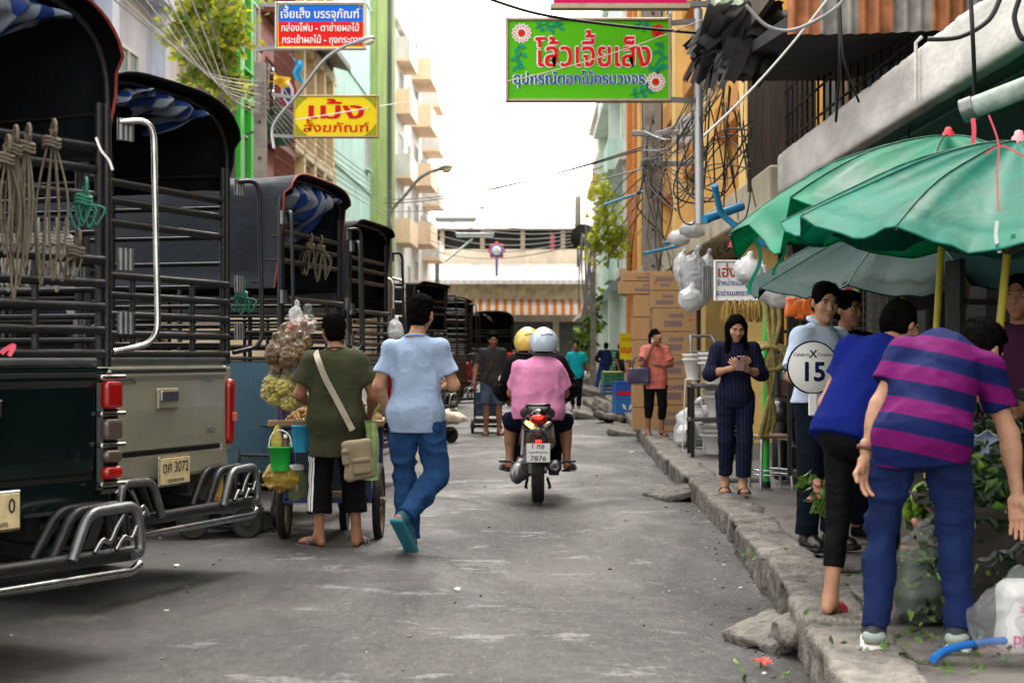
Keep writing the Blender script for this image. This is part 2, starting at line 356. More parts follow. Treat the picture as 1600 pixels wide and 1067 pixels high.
class SDF:
    def __init__(s, k=.02): s.p = []; s.k = k; s.post = []
    def cone(s, a, b, ra, rb, k=None, flat=None, cut=(0, 0), sub=False):       # tapered limb; flat=(direction, factor) thins it
        a, b = np.array(a, float), np.array(b, float); d = b - a; L2 = max(1e-9, d.dot(d)); un = d / math.sqrt(L2)
        if flat: fn = np.array(flat[0], float); fn /= np.linalg.norm(fn); ff = flat[1]
        def f(X, Y, Z):
            px, py, pz = X - a[0], Y - a[1], Z - a[2]
            t = np.clip((px * d[0] + py * d[1] + pz * d[2]) / L2, 0, 1)
            px, py, pz = px - t * d[0], py - t * d[1], pz - t * d[2]
            if flat:
                q = (px * fn[0] + py * fn[1] + pz * fn[2]) * (1 / ff - 1); px, py, pz = px + q * fn[0], py + q * fn[1], pz + q * fn[2]
            r = np.sqrt(px * px + py * py + pz * pz) - (ra + (rb - ra) * t)
            if cut[0]: r = np.maximum(r, -((X - a[0]) * un[0] + (Y - a[1]) * un[1] + (Z - a[2]) * un[2]))
            if cut[1]: r = np.maximum(r, ((X - b[0]) * un[0] + (Y - b[1]) * un[1] + (Z - b[2]) * un[2]))
            return r
        m = max(ra, rb) * max(1, flat[1] if flat else 1); s.p.append((f, np.minimum(a, b) - m, np.maximum(a, b) + m, s.k if k is None else k, sub)); return s
    def ell(s, c, r, rot=None, k=None, sub=False):
        c = np.array(c, float); r = np.array(r, float); Mx = np.array(rot.transposed() if rot is not None else Matrix.Identity(3)); mn = r.min()
        def f(X, Y, Z):
            px, py, pz = X - c[0], Y - c[1], Z - c[2]
            q = [(Mx[i, 0] * px + Mx[i, 1] * py + Mx[i, 2] * pz) / r[i] for i in range(3)]
            n1 = np.sqrt(q[0] ** 2 + q[1] ** 2 + q[2] ** 2); n2 = np.sqrt((q[0] / r[0]) ** 2 + (q[1] / r[1]) ** 2 + (q[2] / r[2]) ** 2)
            return n1 * (n1 - 1) / np.maximum(n2, 1e-6)
        m = r.max(); s.p.append((f, c - m, c + m, s.k if k is None else k, sub)); return s
    def box(s, c, h, rot=None, rd=.01, k=None, sub=False):
        c = np.array(c, float); h = np.array(h, float) - rd; Mx = np.array(rot.transposed() if rot is not None else Matrix.Identity(3))
        def f(X, Y, Z):
            px, py, pz = X - c[0], Y - c[1], Z - c[2]
            q = [np.abs(Mx[i, 0] * px + Mx[i, 1] * py + Mx[i, 2] * pz) - h[i] for i in range(3)]
            return np.sqrt(sum(np.maximum(a, 0) ** 2 for a in q)) + np.minimum(np.maximum(np.maximum(q[0], q[1]), q[2]), 0) - rd
        m = np.linalg.norm(h + rd); s.p.append((f, c - m, c + m, s.k if k is None else k, sub)); return s
    def half(s, p, n):                       # cut away what lies beyond the plane (p, n)
        p = np.array(p, float); n = np.array(n, float); n = n / np.linalg.norm(n)
        s.post.append(lambda D, X, Y, Z: np.maximum(D, (X - p[0]) * n[0] + (Y - p[1]) * n[1] + (Z - p[2]) * n[2])); return s
    def noise(s, amp, f, seed=0):
        s.post.append(lambda D, X, Y, Z: D + amp * 2 * vnoise(X, Y, Z, f, seed)); return s
    def ridge(s, amp, f, seed=0):            # sharp cloth folds
        s.post.append(lambda D, X, Y, Z: D - amp * (1 - 6 * np.abs(vnoise(X, Y, Z, f, seed)))); return s
    def mesh(s, res):
        pos = [q for q in s.p if not q[4]]
        lo = np.min([q[1] for q in pos], axis=0) - 4 * res - .02; hi = np.max([q[2] for q in pos], axis=0) + 4 * res + .02
        dim = np.ceil((hi - lo) / res).astype(int) + 1
        ax = [(lo[i] + res * np.arange(dim[i])).astype(np.float32) for i in range(3)]
        D = np.full(dim, .25, dtype=np.float32)
        for f, l, h, k, sub in s.p:
            m = k + 4 * res + .02
            i0 = np.clip(np.floor((l - m - lo) / res).astype(int), 0, dim - 1); i1 = np.clip(np.ceil((h + m - lo) / res).astype(int) + 1, 1, dim)
            if (i1 <= i0).any(): continue
            sl_ = tuple(slice(i0[i], i1[i]) for i in range(3))
            X, Y, Z = np.ix_(*[ax[i][sl_[i]] for i in range(3)])
            d = f(X, Y, Z); C = D[sl_]
            if sub:
                d = -d; hh = np.maximum(k - np.abs(C - d), 0) / max(k, 1e-6); D[sl_] = np.maximum(C, d) + hh * hh * k * .25
            else:
                hh = np.maximum(k - np.abs(C - d), 0) / max(k, 1e-6); D[sl_] = np.minimum(C, d) - hh * hh * k * .25
        X, Y, Z = np.ix_(*ax)
        for g in s.post: D = g(D, X, Y, Z)
        D = np.clip(D, -.2, .2).astype(np.float32)
        for a_ in range(3):
            idx = [slice(None)] * 3
            for e in (0, -1): idx[a_] = e; D[tuple(idx)] = np.maximum(D[tuple(idx)], res)
        g = openvdb.FloatGrid(.2); g.copyFromArray(np.ascontiguousarray(D))
        P, T, Q = g.convertToPolygons(isovalue=0.0)[:3]
        return P * res + lo, np.asarray(Q)[:, ::-1].astype(np.int64) if len(Q) else np.zeros((0, 4), np.int64)
    def into(s, mb, res, mi=0, col=None, tv=None):
        P, Q = s.mesh(res)
        mb.add(P, Q, mi, True, col=col(P) if col else None, tv=tv(P) if tv else None); return mb
# ---------------------------------------------------------------- the setting: road, pavement, kerb
KERB = [(1.02, 3.0), (1.22, 7.1), (1.40, 9.7), (1.57, 13.8), (1.66, 19.8), (2.02, 31), (2.35, 43), (2.75, 60), (3.3, 84), (3.7, 106), (3.8, 112)]
def kerb_x(y):
    for (x0, y0), (x1, y1) in zip(KERB, KERB[1:]):
        if y <= y1: return x0 + (x1 - x0) * (y - y0) / (y1 - y0)
    return KERB[-1][0]
PZ = .15                                   # pavement height

def road_mat():
    m = bpy.data.materials.new('asphalt'); m.use_nodes = True; n = m.node_tree; b = n.nodes['Principled BSDF']; L = n.links.new
    tc = n.nodes.new('ShaderNodeTexCoord')
    def noise(sc, det=6, ro=.6, st=(1, 1, 1), dist=0.):
        mp = n.nodes.new('ShaderNodeMapping'); mp.inputs['Scale'].default_value = st; L(tc.outputs['Object'], mp.inputs[0])
        z = n.nodes.new('ShaderNodeTexNoise'); z.inputs['Scale'].default_value = sc; z.inputs['Detail'].default_value = det; z.inputs['Roughness'].default_value = ro; z.inputs['Distortion'].default_value = dist
        L(mp.outputs[0], z.inputs['Vector']); return z.outputs[0]
    def rng(src, a, b_, c, d):
        r = n.nodes.new('ShaderNodeMapRange'); r.inputs['From Min'].default_value = a; r.inputs['From Max'].default_value = b_; r.inputs['To Min'].default_value = c; r.inputs['To Max'].default_value = d; L(src, r.inputs[0]); return r.outputs[0]
    def mix(f, a, c):
        x = n.nodes.new('ShaderNodeMix'); x.data_type = 'RGBA'; L(f, x.inputs[0])
        if isinstance(a, tuple): x.inputs[6].default_value = (*a, 1)
        else: L(a, x.inputs[6])
        x.inputs[7].default_value = (*c, 1); return x.outputs[2]
    big = noise(.55, 6, .62, (1, .8, 1), .6); mid = noise(13, 10, .78, (.7, .9, 1)); fine = noise(110, 4, .8, (1, .3, 1)); pat = noise(1.7, 12, .74, (.8, 1.1, 1), .5); dk = noise(.9, 5, .6, (1.4, .35, 1), .8)
    c = mix(rng(big, .38, .62, 0, 1), (.026, .0242, .0220), (.078, .0725, .066))
    c = mix(rng(mid, .46, .66, 0, .8), c, (.115, .109, .102))
    c = mix(rng(dk, .52, .66, 0, .8), c, (.014, .013, .0125))
    c = mix(rng(noise(9, 12, .85, (.5, 1.3, 1), .3), .56, .62, 0, .75), c, (.016, .015, .014))
    c = mix(rng(pat, .575, .62, 0, .85), c, (.24, .235, .23))
    c = mix(rng(fine, .52, .72, 0, .7), c, (.15, .143, .135))
    c = mix(rng(noise(160, 2, .5), .62, .75, 0, .7), c, (.03, .03, .03))
    g2 = noise(42, 5, .8, (1, .22, 1)); c = mix(rng(g2, .50, .60, 0, .55), c, (.020, .0185, .017)); c = mix(rng(noise(36, 5, .8, (1, .2, 1), .2), .57, .64, 0, .5), c, (.20, .19, .175))
    sx = n.nodes.new('ShaderNodeSeparateXYZ'); L(tc.outputs['Object'], sx.inputs[0]); jx = n.nodes.new('ShaderNodeMath'); jx.operation = 'MULTIPLY_ADD'; jx.inputs[1].default_value = 2.4; L(big, jx.inputs[0]); L(sx.outputs[0], jx.inputs[2])
    c = mix(rng(jx.outputs[0], .55, -1.1, 0, .62), c, (.017, .0155, .014))          # the oil-stained parking strip
    L(c, b.inputs['Base Color'])
    wet = noise(.8, 6, .6, (1, .5, 1), 1.0)
    L(rng(wet, .44, .64, .72, .40), b.inputs['Roughness'])
    b.inputs['Specular IOR Level'].default_value = .5
    bp = n.nodes.new('ShaderNodeBump'); bp.inputs['Strength'].default_value = .8; bp.inputs['Distance'].default_value = .02
    ad = n.nodes.new('ShaderNodeMath'); ad.operation = 'ADD'; L(fine, ad.inputs[0]); L(mid, ad.inputs[1]); L(ad.outputs[0], bp.inputs['Height']); L(bp.outputs[0], b.inputs['Normal'])
    return m
ASPH = road_mat()
CONC = mat('pavement_concrete', (.125, .115, .10), .72, var=.38, scale=3.5, bump=.5, bscale=38, grime=.65, gcol=(.028, .026, .022), gscale=1.6)
CONC_DK = mat('kerb_concrete', (.17, .155, .135), .8, var=.55, scale=9, bump=1., bscale=45, grime=.9, gcol=(.022, .019, .016), gscale=2.6)
struct(MB().box((0, 200, -.15), (900, 900, .2)).build('ground', mat('earth', (.12, .11, .10), .9)))
m = MB()
ys = [-4 + .25 * i for i in range(120)] + [26 + 1.5 * i for i in range(70)]
def roadz(x, y): return .012 * math.sin(x * 1.7 + y * .31) + .008 * math.sin(x * .6 - y * .9) - .02 * max(0, min(1, (x - kerb_x(y) + .5) / .5))
m.sheet(46, len(ys), lambda u, v: (lambda y: (lambda x: (x, y, roadz(x, y)))(-8.2 + u * (kerb_x(y) + .25 + 8.2)))(ys[round(v * (len(ys) - 1))]))
struct(m.build('road', ASPH))

# kerb: a cracked concrete edge with drain mouths, modelled as one solid with noise
def kerb_part(y0, y1, res, drains):
    S = SDF(.02); seg = 0
    y = y0
    while y < y1:
        e = min(y1, y + (1.0 if y < 22 else 3.0)); j = random.uniform(-.01, .01); jz = random.uniform(-.008, .008)
        a = Vector((kerb_x(y) + .13 + j, y, .06)); b = Vector((kerb_x(e) + .13 + j + random.uniform(-.02, .02), e, .06)); d = (b - a).normalized()
        S.box((a + b) / 2 + Vector((0, 0, jz)), (.15, (b - a).length / 2 - .010, .115), basis(Vector((d.y, -d.x, 0)), d, Vector((0, 0, 1))), .022, k=.004)
        y = e
    for dy, wd in drains:
        x = kerb_x(dy); S.box((x + .02, dy, .02), (.17, wd, .105), None, .05, k=.03, sub=True)
    S.noise(.012, 3, 1); S.ridge(.006, 6, 7); S.noise(.010, 13, 2); S.noise(.006, 34, 3)
    return S, res
m = MB(); DR = [(9.0, .26), (12.3, .24), (16.9, .25), (19.6, .3)]
for y0, y1, rs in ((3.6, 8, .014), (8, 13.5, .014), (13.5, 24, .02), (24, 60, .04), (60, 110, .06)):
    S, rs = kerb_part(y0, y1, rs, [d for d in DR if y0 - 1 < d[0] < y1 + 1]); S.into(m, rs)
struct(m.build('kerb', CONC_DK))
# pavement slab
m = MB()
def pz(x, y): return PZ + .012 * math.sin(x * 2.1 + y * .8) + .010 * math.sin(y * 1.9 - x) - .004
def pav(u, v):
    y = ys[round(v * (len(ys) - 1))]; x = kerb_x(y) + .10 + u * (9.0 - kerb_x(y)); return (x, y, pz(x, y) if u < .6 else PZ)
m.sheet(40, len(ys), pav)
struct(m.build('pavement', CONC))
struct(MB().box((-9.1, 50, .02), (3.4, 120, .2)).build('far_pavement', CONC))
# lifted and cracked paving slabs: joints show as real steps
for i, (px, py, Y, sx, sy, tilt) in enumerate([(1265, 880, 8.6, .42, .5, 2), (1330, 925, 8.0, .5, .42, -2), (1210, 838, 9.9, .4, .5, 1.5), (1150, 790, 13.0, .55, .7, -1.2), (1190, 812, 11.2, .5, .6, 1.6),
                                            (1090, 728, 17.0, .5, .8, 1.1), (1060, 690, 21, .5, .9, -1.), (1240, 800, 12.3, .5, .5, -1.5), (1390, 985, 6.9, .45, .4, 1.3)]):
    p = at(px, py, Y); p.x = max(p.x, kerb_x(Y) + .28 + sx / 2); S = SDF(.01)
    S.box((p.x, Y, PZ - .005), (sx / 2, sy / 2, .022), Matrix.Rotation(R(tilt), 3, 'Y') @ rotz(R(random.uniform(-9, 9))), .008); S.noise(.012, 6, i); S.noise(.006, 22, i + 3)
    m = MB(); S.into(m, .013); o = m.build('paving_slab', CONC, loc=(p.x, Y, PZ)); struct(o)
# broken lumps of concrete at the kerb foot
LB = ['large broken concrete slab tipped into the gutter near the drain mouth', 'small broken concrete lump leaning on the tipped slab', 'low concrete ramp cast against the kerb beside the phone user', 'flat broken kerb piece lying over the nearest drain mouth',
      'cracked slab shard sunk in the gutter far up the kerb', 'tilted slab shard in the gutter below the blue crate', 'broken slab wedge at the kerb behind the teal shirt', 'thin slab shard nearest the teal shirt walker', 'buckled slab in the gutter left of the blue boxes', 'shallow slab fragment at the far gutter end']
for i, (px, py, Y, sx, sy, sz, ty, tx) in enumerate([(1206, 1000, 8.2, .155, .22, .04, -15, 9), (1240, 985, 8.0, .08, .11, .05, 20, -8), (1062, 778, 16.5, .26, .42, .045, -13, 0), (1222, 955, 8.55, .13, .07, .025, -14, 8),
                                               (978, 668, 30, .26, .6, .05, 10, 5), (962, 650, 35, .3, .7, .06, 12, -4), (947, 632, 42, .38, .7, .07, 11, 6), (925, 650, 37, .4, .5, .06, 12, 3), (968, 640, 39, .4, .9, .1, 20, 3), (930, 612, 58, .6, 1.2, .12, 15, 3)]):
    p = at(px, py, Y); S = SDF(.015); S.box((p.x, Y, sz * .9), (sx, sy, sz), Matrix.Rotation(R(ty), 3, 'Y') @ Matrix.Rotation(R(tx), 3, 'X') @ rotz(R(random.uniform(-25, 25))), .025)
    S.noise(.03, 4, i); S.noise(.016, 14, i + 5); S.noise(.008, 30, i); m = MB(); S.into(m, .013 if Y < 20 else .03)
    tag(m.build('broken_concrete', CONC_DK, loc=(p.x, Y, 0)), LB[i], 'broken concrete', 'broken concrete along the gutter')
# litter and leaves
LEAF_L = mat('litter_leaf', (.07, .14, .02), .6, var=.5, scale=20)
m = MB()
for (px, py, Y, n_, sp) in [(1400, 1010, 6.9, 46, .10), (1470, 985, 7.2, 60, .16), (1220, 830, 10.4, 34, .14), (1240, 940, 8.5, 14, .07), (1310, 860, 9.5, 16, .2), (1560, 1000, 7.0, 40, .16), (1200, 1045, 7.5, 10, .15)]:
    p = at(px, py, Y); m.leaves([(p.x + random.gauss(0, sp), Y + random.gauss(0, sp * 1.6), (PZ + .018) if p.x > kerb_x(Y) + .05 else .02) for _ in range(n_)], .045)
struct(m.build('leaf_litter', LEAF_L), 'stuff')
m = MB()
for _ in range(260):
    y = 6.5 + 22 * random.random() ** 1.7; x = random.uniform(-2.6, kerb_x(y) - .02) if random.random() < .45 else kerb_x(y) - abs(random.gauss(0, .16)); s_ = random.uniform(.003, .011)
    m.ell((x, y, roadz(x, y) + s_ * .4), (s_ * random.uniform(.7, 1.6), s_ * random.uniform(.7, 1.5), s_ * .6), random.choice((0, 0, 1, 2)), 6, None, .25)
struct(m.build('grit', [mat('grit_grey', (.16, .15, .14), .9), mat('grit_dark', (.03, .028, .025), .9), mat('grit_pale', (.6, .58, .55), .8)]), 'stuff')
p = at(1192, 1032, 7.6); m = MB()
for k in range(7):
    a = random.uniform(0, 6.28); m.bar((p.x + random.gauss(0, .025), p.y + random.gauss(0, .03), .008), (p.x + .04 * math.cos(a), p.y + .06 * math.sin(a), .016), .008, .003)
tag(m.build('ribbon_scrap', mat('red_plastic', (.75, .03, .03), .4), loc=(p.x, p.y, 0)), 'scrap of bright red plastic ribbon lying in the gutter', 'litter')
for k, (px, py, Y, lb) in enumerate([(276, 896, 11.0, 'tiny white paper scrap on the road in front of the dark truck'), (715, 925, 9.9, 'dull white paper fleck on the road in front of the walking man'), (988, 706, 24, 'crumpled white scrap by the far kerb')]):
    p = at(px, py, Y); m = MB()
    for j in range(4): m.ell((random.gauss(0, .008), random.gauss(0, .008), .012), (.016, .014, .010), 0, 6, None, .4)
    o = m.build('paper_scrap', mat('paper_white', (.8, .8, .78), .7)); o.location = (p.x, Y, 0); tag(o, lb, 'litter', 'paper scraps on the road')
# ---------------------------------------------------------------- pickups with caged beds and canvas hoods
BLACK = mat('black_rubber', (.009, .009, .009), .75, var=.3, scale=14, bump=.2)
TUBE = mat('cage_tube', (.012, .013, .015), .42, .35, var=.45, scale=12, bump=.15, grime=.35, gcol=(.045, .024, .014), gscale=7)
CHROME = mat('chrome', (.42, .42, .41), .24, 1., var=.3, scale=9, grime=.4, gcol=(.16, .14, .12), gscale=6)
STEEL = mat('dull_steel', (.16, .165, .17), .38, .8, var=.3, scale=10)
GLASS_DK = mat('dark_glass', (.02, .025, .03), .08, var=.1, spec=.7)
INSIDE = mat('bed_lining', (.005, .005, .0055), .8, var=.3)
TAILRED = mat('lamp_red', (.28, .005, .005), .15, var=.3, coat=.6)
TAILCLR = mat('lamp_clear', (.07, .05, .045), .15, var=.1, coat=.6)
PLATE_Y = mat('plate_cream', (.62, .50, .27), .5, var=.12, grime=.3, gscale=14)
INK = mat('ink_black', (.012, .012, .012), .6)
TARP = stripes('striped_tarp', (.008, .025, .12), (.13, .15, .19), 1., duty=.5, rough=.45, tv=True, var=.35)
REDTRIM = mat('red_hem', (.20, .022, .012), .7, var=.4, scale=15)
ROPE = mat('rope', (.13, .105, .075), .85, var=.35, scale=30, bump=.5, bscale=160)
GROPE = mat('green_string', (.02, .16, .11), .7)
def canvas(name, c): return mat('canvas_' + name, c, .6, var=.4, spec=.18, scale=2.2, bump=.35, bscale=14, grime=.35, gcol=tuple(q * 1.8 for q in c), gscale=1.2)

def arch_pts(w, zs, zc, n=22, zb=None):          # from the left hem over the crown to the right hem: (x, z)
    P = []
    if zb is not None:
        for k in range(5): P.append((-w, zb + (zs - zb) * k / 5))
    for k in range(n + 1):
        a = math.pi * (1 - k / n); c = math.cos(a)
        P.append((w * math.copysign(abs(c) ** .55, c), zs + (zc - zs) * math.sin(a) ** .75))
    if zb is not None:
        for k in range(5): P.append((w, zs - (zs - zb) * (k + 1) / 5))
    return P

def pickup(label, rear_right, heading, paint, cv, plate=None, tail=1, tarp=True, canvas_side=1.84, zc=2.93, flap_r=True, hood=True, badges=(), length=2.25, group='caged pickup trucks parked along the left side', gate_bars=5, detail=True, dk=0):
    """origin: middle of the tailgate on the ground; +y is the way it faces"""
    hx = math.radians(heading); c_, s_ = math.cos(hx), math.sin(hx)
    W = .86
    loc = (rear_right[0] - W * c_, rear_right[1] - W * s_, 0)
    T = thing('pickup_truck', label, 'truck', loc, hx, group)
    P = mat('paint_' + paint[0], paint[1], paint[2] if len(paint) > 2 else .3, .35, var=.10, scale=1.5, coat=.5, grime=.3, gcol=tuple(min(.16, q * 1.6 + .006) for q in paint[1]), gscale=2.4)
    # body: flanks with wheel arches, floor, cab and bonnet
    m = MB(); L_ = length
    def flank(yend):
        q = [(.03, .62), (.03, 1.22), (.06, 1.25), (yend, 1.25), (yend, .42)]
        for cy in (4.05 - 2.25 + L_, 1.0):
            if cy + .45 < yend: q += [(cy + .44 * math.cos(a), .40 + .44 * math.sin(a)) for a in [math.pi * k / 10 for k in range(0, 11)]]
        return q + [(.12, .42)]
    for sx in (-1, 1): m.prism(flank(L_ + .02), (sx * W, 0, 0), (0, 1, 0), (0, 0, 1), (-sx * .07, 0, 0))
    m.box((0, L_ / 2, .74), (1.6, L_ - .02, .06), 1); m.box((0, L_ - .03, .98), (1.58, .05, .52), 1)
    cabp = [(L_ + .03, .45), (L_ + .03, 1.22), (L_ + 1.55, 1.16), (L_ + 2.75, 1.0), (L_ + 2.85, .55), (L_ + 2.75, .42)]
    q = cabp[:5] + [(L_ + 2.24 + .44 * math.cos(a), .40 + .44 * math.sin(a)) for a in [math.pi * k / 8 for k in range(9)]] + [(L_ + 1.75, .40)]
    m.prism(q, (-W, 0, 0), (0, 1, 0), (0, 0, 1), (2 * W, 0, 0))
    # greenhouse, narrower at the roof
    A = [(L_ + .05, 1.22, .82), (L_ + .16, 1.72, .68), (L_ + .95, 1.76, .68), (L_ + 1.60, 1.17, .80)]
    V = [(-w_, y, z) for y, z, w_ in A] + [(w_, y, z) for y, z, w_ in A]
    m.add(V, [(0, 1, 2, 3), (7, 6, 5, 4), (0, 4, 5, 1), (1, 5, 6, 2), (2, 6, 7, 3), (3, 7, 4, 0)])
    m.box((0, .05, .68), (1.62, .10, .15), 0, None, .02)          # valance under the tailgate
    for sx in (-1, 1): m.box((sx * .79, .035, .98), (.15, .07, .53), 0, None, .02)
    m.build('body', [P, INSIDE], T)
    g = MB(); g.add([(-.62, L_ + .045, 1.28), (.62, L_ + .045, 1.28), (.54, L_ + .13, 1.66), (-.54, L_ + .13, 1.66)], [(0, 1, 2, 3)]).build('rear_window', GLASS_DK, T)
    for sx in (-1, 1): MB().add([(sx * .815, L_ + .16, 1.26), (sx * .80, L_ + 1.35, 1.26), (sx * .70, L_ + .92, 1.70), (sx * .70, L_ + .26, 1.68)], [(0, 1, 2, 3) if sx > 0 else (3, 2, 1, 0)]).build('side_window', GLASS_DK, T)
    # tailgate
    m = MB(); pr = [(.03, .76), (-.015, .78), (-.022, .84), (-.03, 1.0), (-.028, 1.16), (-.045, 1.19), (-.045, 1.235), (-.02, 1.25), (.05, 1.25), (.05, .76)]
    m.prism(pr, (-.70, 0, 0), (0, 1, 0), (0, 0, 1), (1.40, 0, 0)); m.box((0, -.036, 1.215), (1.40, .022, .03), 1, None, .006)
    tg = m.build('tailgate', [P, INSIDE], T)
    h = MB(); h.box((0, -.036, 1.06), (.24, .02, .12), 0, None, .012); h.box((0, -.05, 1.075), (.20, .014, .06), 1, None, .006)
    h.build('handle', [P, CHROME if dk == 0 else INSIDE], tg)
    for body, x, z, sz in badges:
        MB().text(body, (x, -.046, z), (1, 0, 0), (0, 0, 1), sz, 0, .004, .02).build('badge', CHROME, tg)
    # lamps
    for sx in (-1, 1):
        ho = MB(); x = sx * .79
        if tail == 1:
            x = sx * .815; SL = SDF(.01); SL.cone((x, .005, .80), (x + sx * .004, .005, 1.12), .040, .046); SL.into(ho, .008); lamp = ho.build('tail_light', TAILRED, T)
            MB().box((x, -.043, .93), (.05, .012, .055), 0, None, .004).build('lens', mat('lamp_pink', (.55, .10, .09), .2, coat=.5), lamp)
        else:
            ho.box((x, -.005, .94), (.14, .07, .52), 1, None, .02)
            for z in (1.205, 1.04, .90, .725): ho.box((x, -.045, z), (.17, .035, .022), 0, None, .006)
            lamp = ho.build('tail_light', [CHROME, P], T)
            for z, mm, hh in ((1.125, TAILRED, .13), (.97, TAILCLR, .10), (.85, TAILCLR, .06), (.775, TAILRED, .06)): SL = SDF(.01); SL.box((x, -.042, z), (.058, .030, hh / 2), None, .022); ml = MB(); SL.into(ml, .008); ml.build('lens', mm, lamp)
    if plate:
        pl = MB().box((0, -.075, .655), (.36, .018, .17), 1, None, .006).box((0, -.086, .655), (.335, .006, .148), 0, None, .003)
        px_ = pl.build('number_plate', [PLATE_Y, CHROME], T)
        for tx, z, sz, ft in ((plate[0], .648, .085, .29), (plate[1], .592, .034, .19)): MB().text(tx, (.118 if len(tx) == 1 else 0, -.0895, z), (1, 0, 0), (0, 0, 1), sz, 0, .0015, .012, fit=ft if len(tx) > 1 else None).build('lettering', INK, px_)
    # tube step bumper
    m = MB(); m.tube([(-.82, -.16, .42), (.80, -.16, .42)], .034, 10); m.tube([(-.84, -.20, .345), (.74, -.20, .345), (.81, -.19, .37)], .020, 8, 1)
    for sx in (-1, 1):
        for k in range(3):
            y = -.20 + .085 * k; m.tube(arc_path([(sx * (.36 - .03 * k), y, .43), (sx * .46, y, .625), (sx * .78, y, .635), (sx * .81, y, .42), (sx * .75, y, .42)], .07, 5), .024, 8, 2 if k == 0 else 0)
        for k in range(2):
            x0 = sx * (.50 + .14 * k); m.tube(catmull([(x0, -.2, .45), (x0 + sx * .05, -.2, .50), (x0 + sx * .10, -.2, .49), (x0 + sx * .14, -.2, .545), (x0 + sx * .19, -.2, .60)], 5), .013, 6, 1)
        m.bar((sx * .4, -.16, .42), (sx * .4, .5, .5), .05, .06)
    m.build('step_bumper', [TUBE, CHROME if dk != 2 else STEEL, STEEL], T)
    # wheels
    for y in (1.0, L_ + 2.24 - .44 + .44):
        for sx in (-1, 1):
            rt = Matrix.Rotation(R(90), 3, 'Y')
            w_ = MB().lathe([(.20, -.11), (.31, -.12), (.35, -.09), (.355, 0), (.35, .09), (.31, .12), (.20, .11)], 26, (sx * .74, y, .355), rt).build('wheel', BLACK, T)
            MB().lathe([(.03, .09), (.12, .06), (.19, .10), (.21, .115), (.21, -.115), (.03, -.10)], 18, (sx * .74, y, .355), rt).build('rim', STEEL, w_)
    MB().tube([(-.74, 1.0, .355), (.74, 1.0, .355)], .05, 8).bar((-.45, .1, .55), (-.45, 4, .55), .08, .12).bar((.45, .1, .55), (.45, 4, .55), .08, .12).tube([(.5, .0, .38), (.5, .9, .45)], .028, 8).build('chassis', INSIDE, T)
    # cage of tubes
    m = MB(); r = .019; zt = 2.44
    for sx in (-1, 1):
        for y in (.02, L_ * .36, L_ * .68, L_ - .02): m.tube([(sx * .83, y, 1.25), (sx * .83, y, zt)], r * (1.25 if y < .1 else 1), 8)
        m.tube([(sx * .78, .02, 1.25), (sx * .78, .02, zt)], r, 8)
        for z in (1.28, 1.37, 1.48, 1.60, 1.72, 1.86, 2.02, 2.20, 2.40): m.tube([(sx * .83, .0, z), (sx * .83, L_, z)], r * .72, 6)
        if detail:
            for z in (2.33, 1.74, 1.45):
                for k in range(3): m.tube([(sx * (.87 + .033 * k), -.03, z - .05), (sx * (.87 + .033 * k), -.03, z + .05)], .017, 8, 1)
    for z in (1.30, 1.42, 1.56, 1.72, 1.9, 2.1, 2.3): m.tube([(-.83, L_ - .02, z), (.83, L_ - .02, z)], r * .8, 6)
    for y in (.02, L_ * .36, L_ * .68, L_ - .02): m.tube([(x, y, z) for x, z in arch_pts(.84, zt - .02, zc - .04, 16)], r * .9, 7)
    for x in (-.5, 0, .5): z = zt + (zc - zt) * (1 - (abs(x) / .84) ** 2) ** .45 - .05; m.tube([(x, 0, z), (x, L_, z)], r * .8, 6)
    m.tube([(-.75, -.02, 1.275), (.70, -.02, 1.275)], .022, 8, 1)
    m.build('cage', [TUBE, STEEL], T)
    if gate_bars:
        m = MB(); zz = [1.31 + .105 * k for k in range(gate_bars)]
        for z in zz: m.tube([(-.76, -.02, z), (.76, -.02, z)], .020, 8)
        for x in (-.34, .34): m.tube([(x, -.01, 1.27), (x, -.01, zz[-1])], .017, 7)
        for z in (2.02, 2.14, 2.24): m.tube([(-.78, .03, z), (.78, .03, z)], .022, 8)
        m.build('rear_gate', TUBE, T)
    for sx in (-1, 1):                       # gate leaf handles: tall loops standing out from the corner posts
        m = MB(); m.tube(arc_path([(sx * .86, -.03, 2.36), (sx * .99, -.12, 2.38), (sx * 1.0, -.14, 1.36), (sx * .82, -.03, 1.32)], .10, 6), .0145, 8)
        m.build('gate_loop', CHROME if sx > 0 and dk == 1 else TUBE, T)
    # canvas hood
    if hood:
        CV = canvas(*cv); pts = arch_pts(.855, 2.48, zc, 22, canvas_side); N = len(pts); ny = 15
        sd = random.random() * 9
        def rear(i):
            f = i / (N - 1); e = abs(f - .5) * 2
            return -.02 - .06 * (1 - e ** 3) if e < .62 else -.02 + .08 * ((e - .62) / .38) ** 1.5
        def fn(u, v):
            i = round(u * (N - 1)); x, z = pts[i]; y = rear(i) + v * (L_ + .12 - rear(i))
            a = .012 * math.sin(y * 9 + sd + i * .5) + .016 * math.sin(y * 3.1 + i * .35 + sd) ; sag = -.025 * abs(math.sin(y * math.pi / (L_ * .34))) * (1 if abs(x) < .8 else 0)
            return (x * (1 + a * .8), y, z + a * .6 + sag)
        m = MB(); m.sheet(N, ny, fn, 0, .012)
        cn = m.build('canvas_hood', CV, T)
        MB().tube([fn(i / (N - 1), 0) for i in range(N)], .009, 6).build('hem', REDTRIM if dk in (1, 3) else CV, cn)
        m = MB(); m.sheet(12, 8, lambda u, v: (-.86 + 1.72 * u, L_ - .04 + .015 * math.sin(u * 17 + v * 5), 1.75 + v * (zt - 1.72 + (zc - zt) * math.sin(math.pi * u) ** .7)), 0)
        m.build('front_curtain', CV, T)
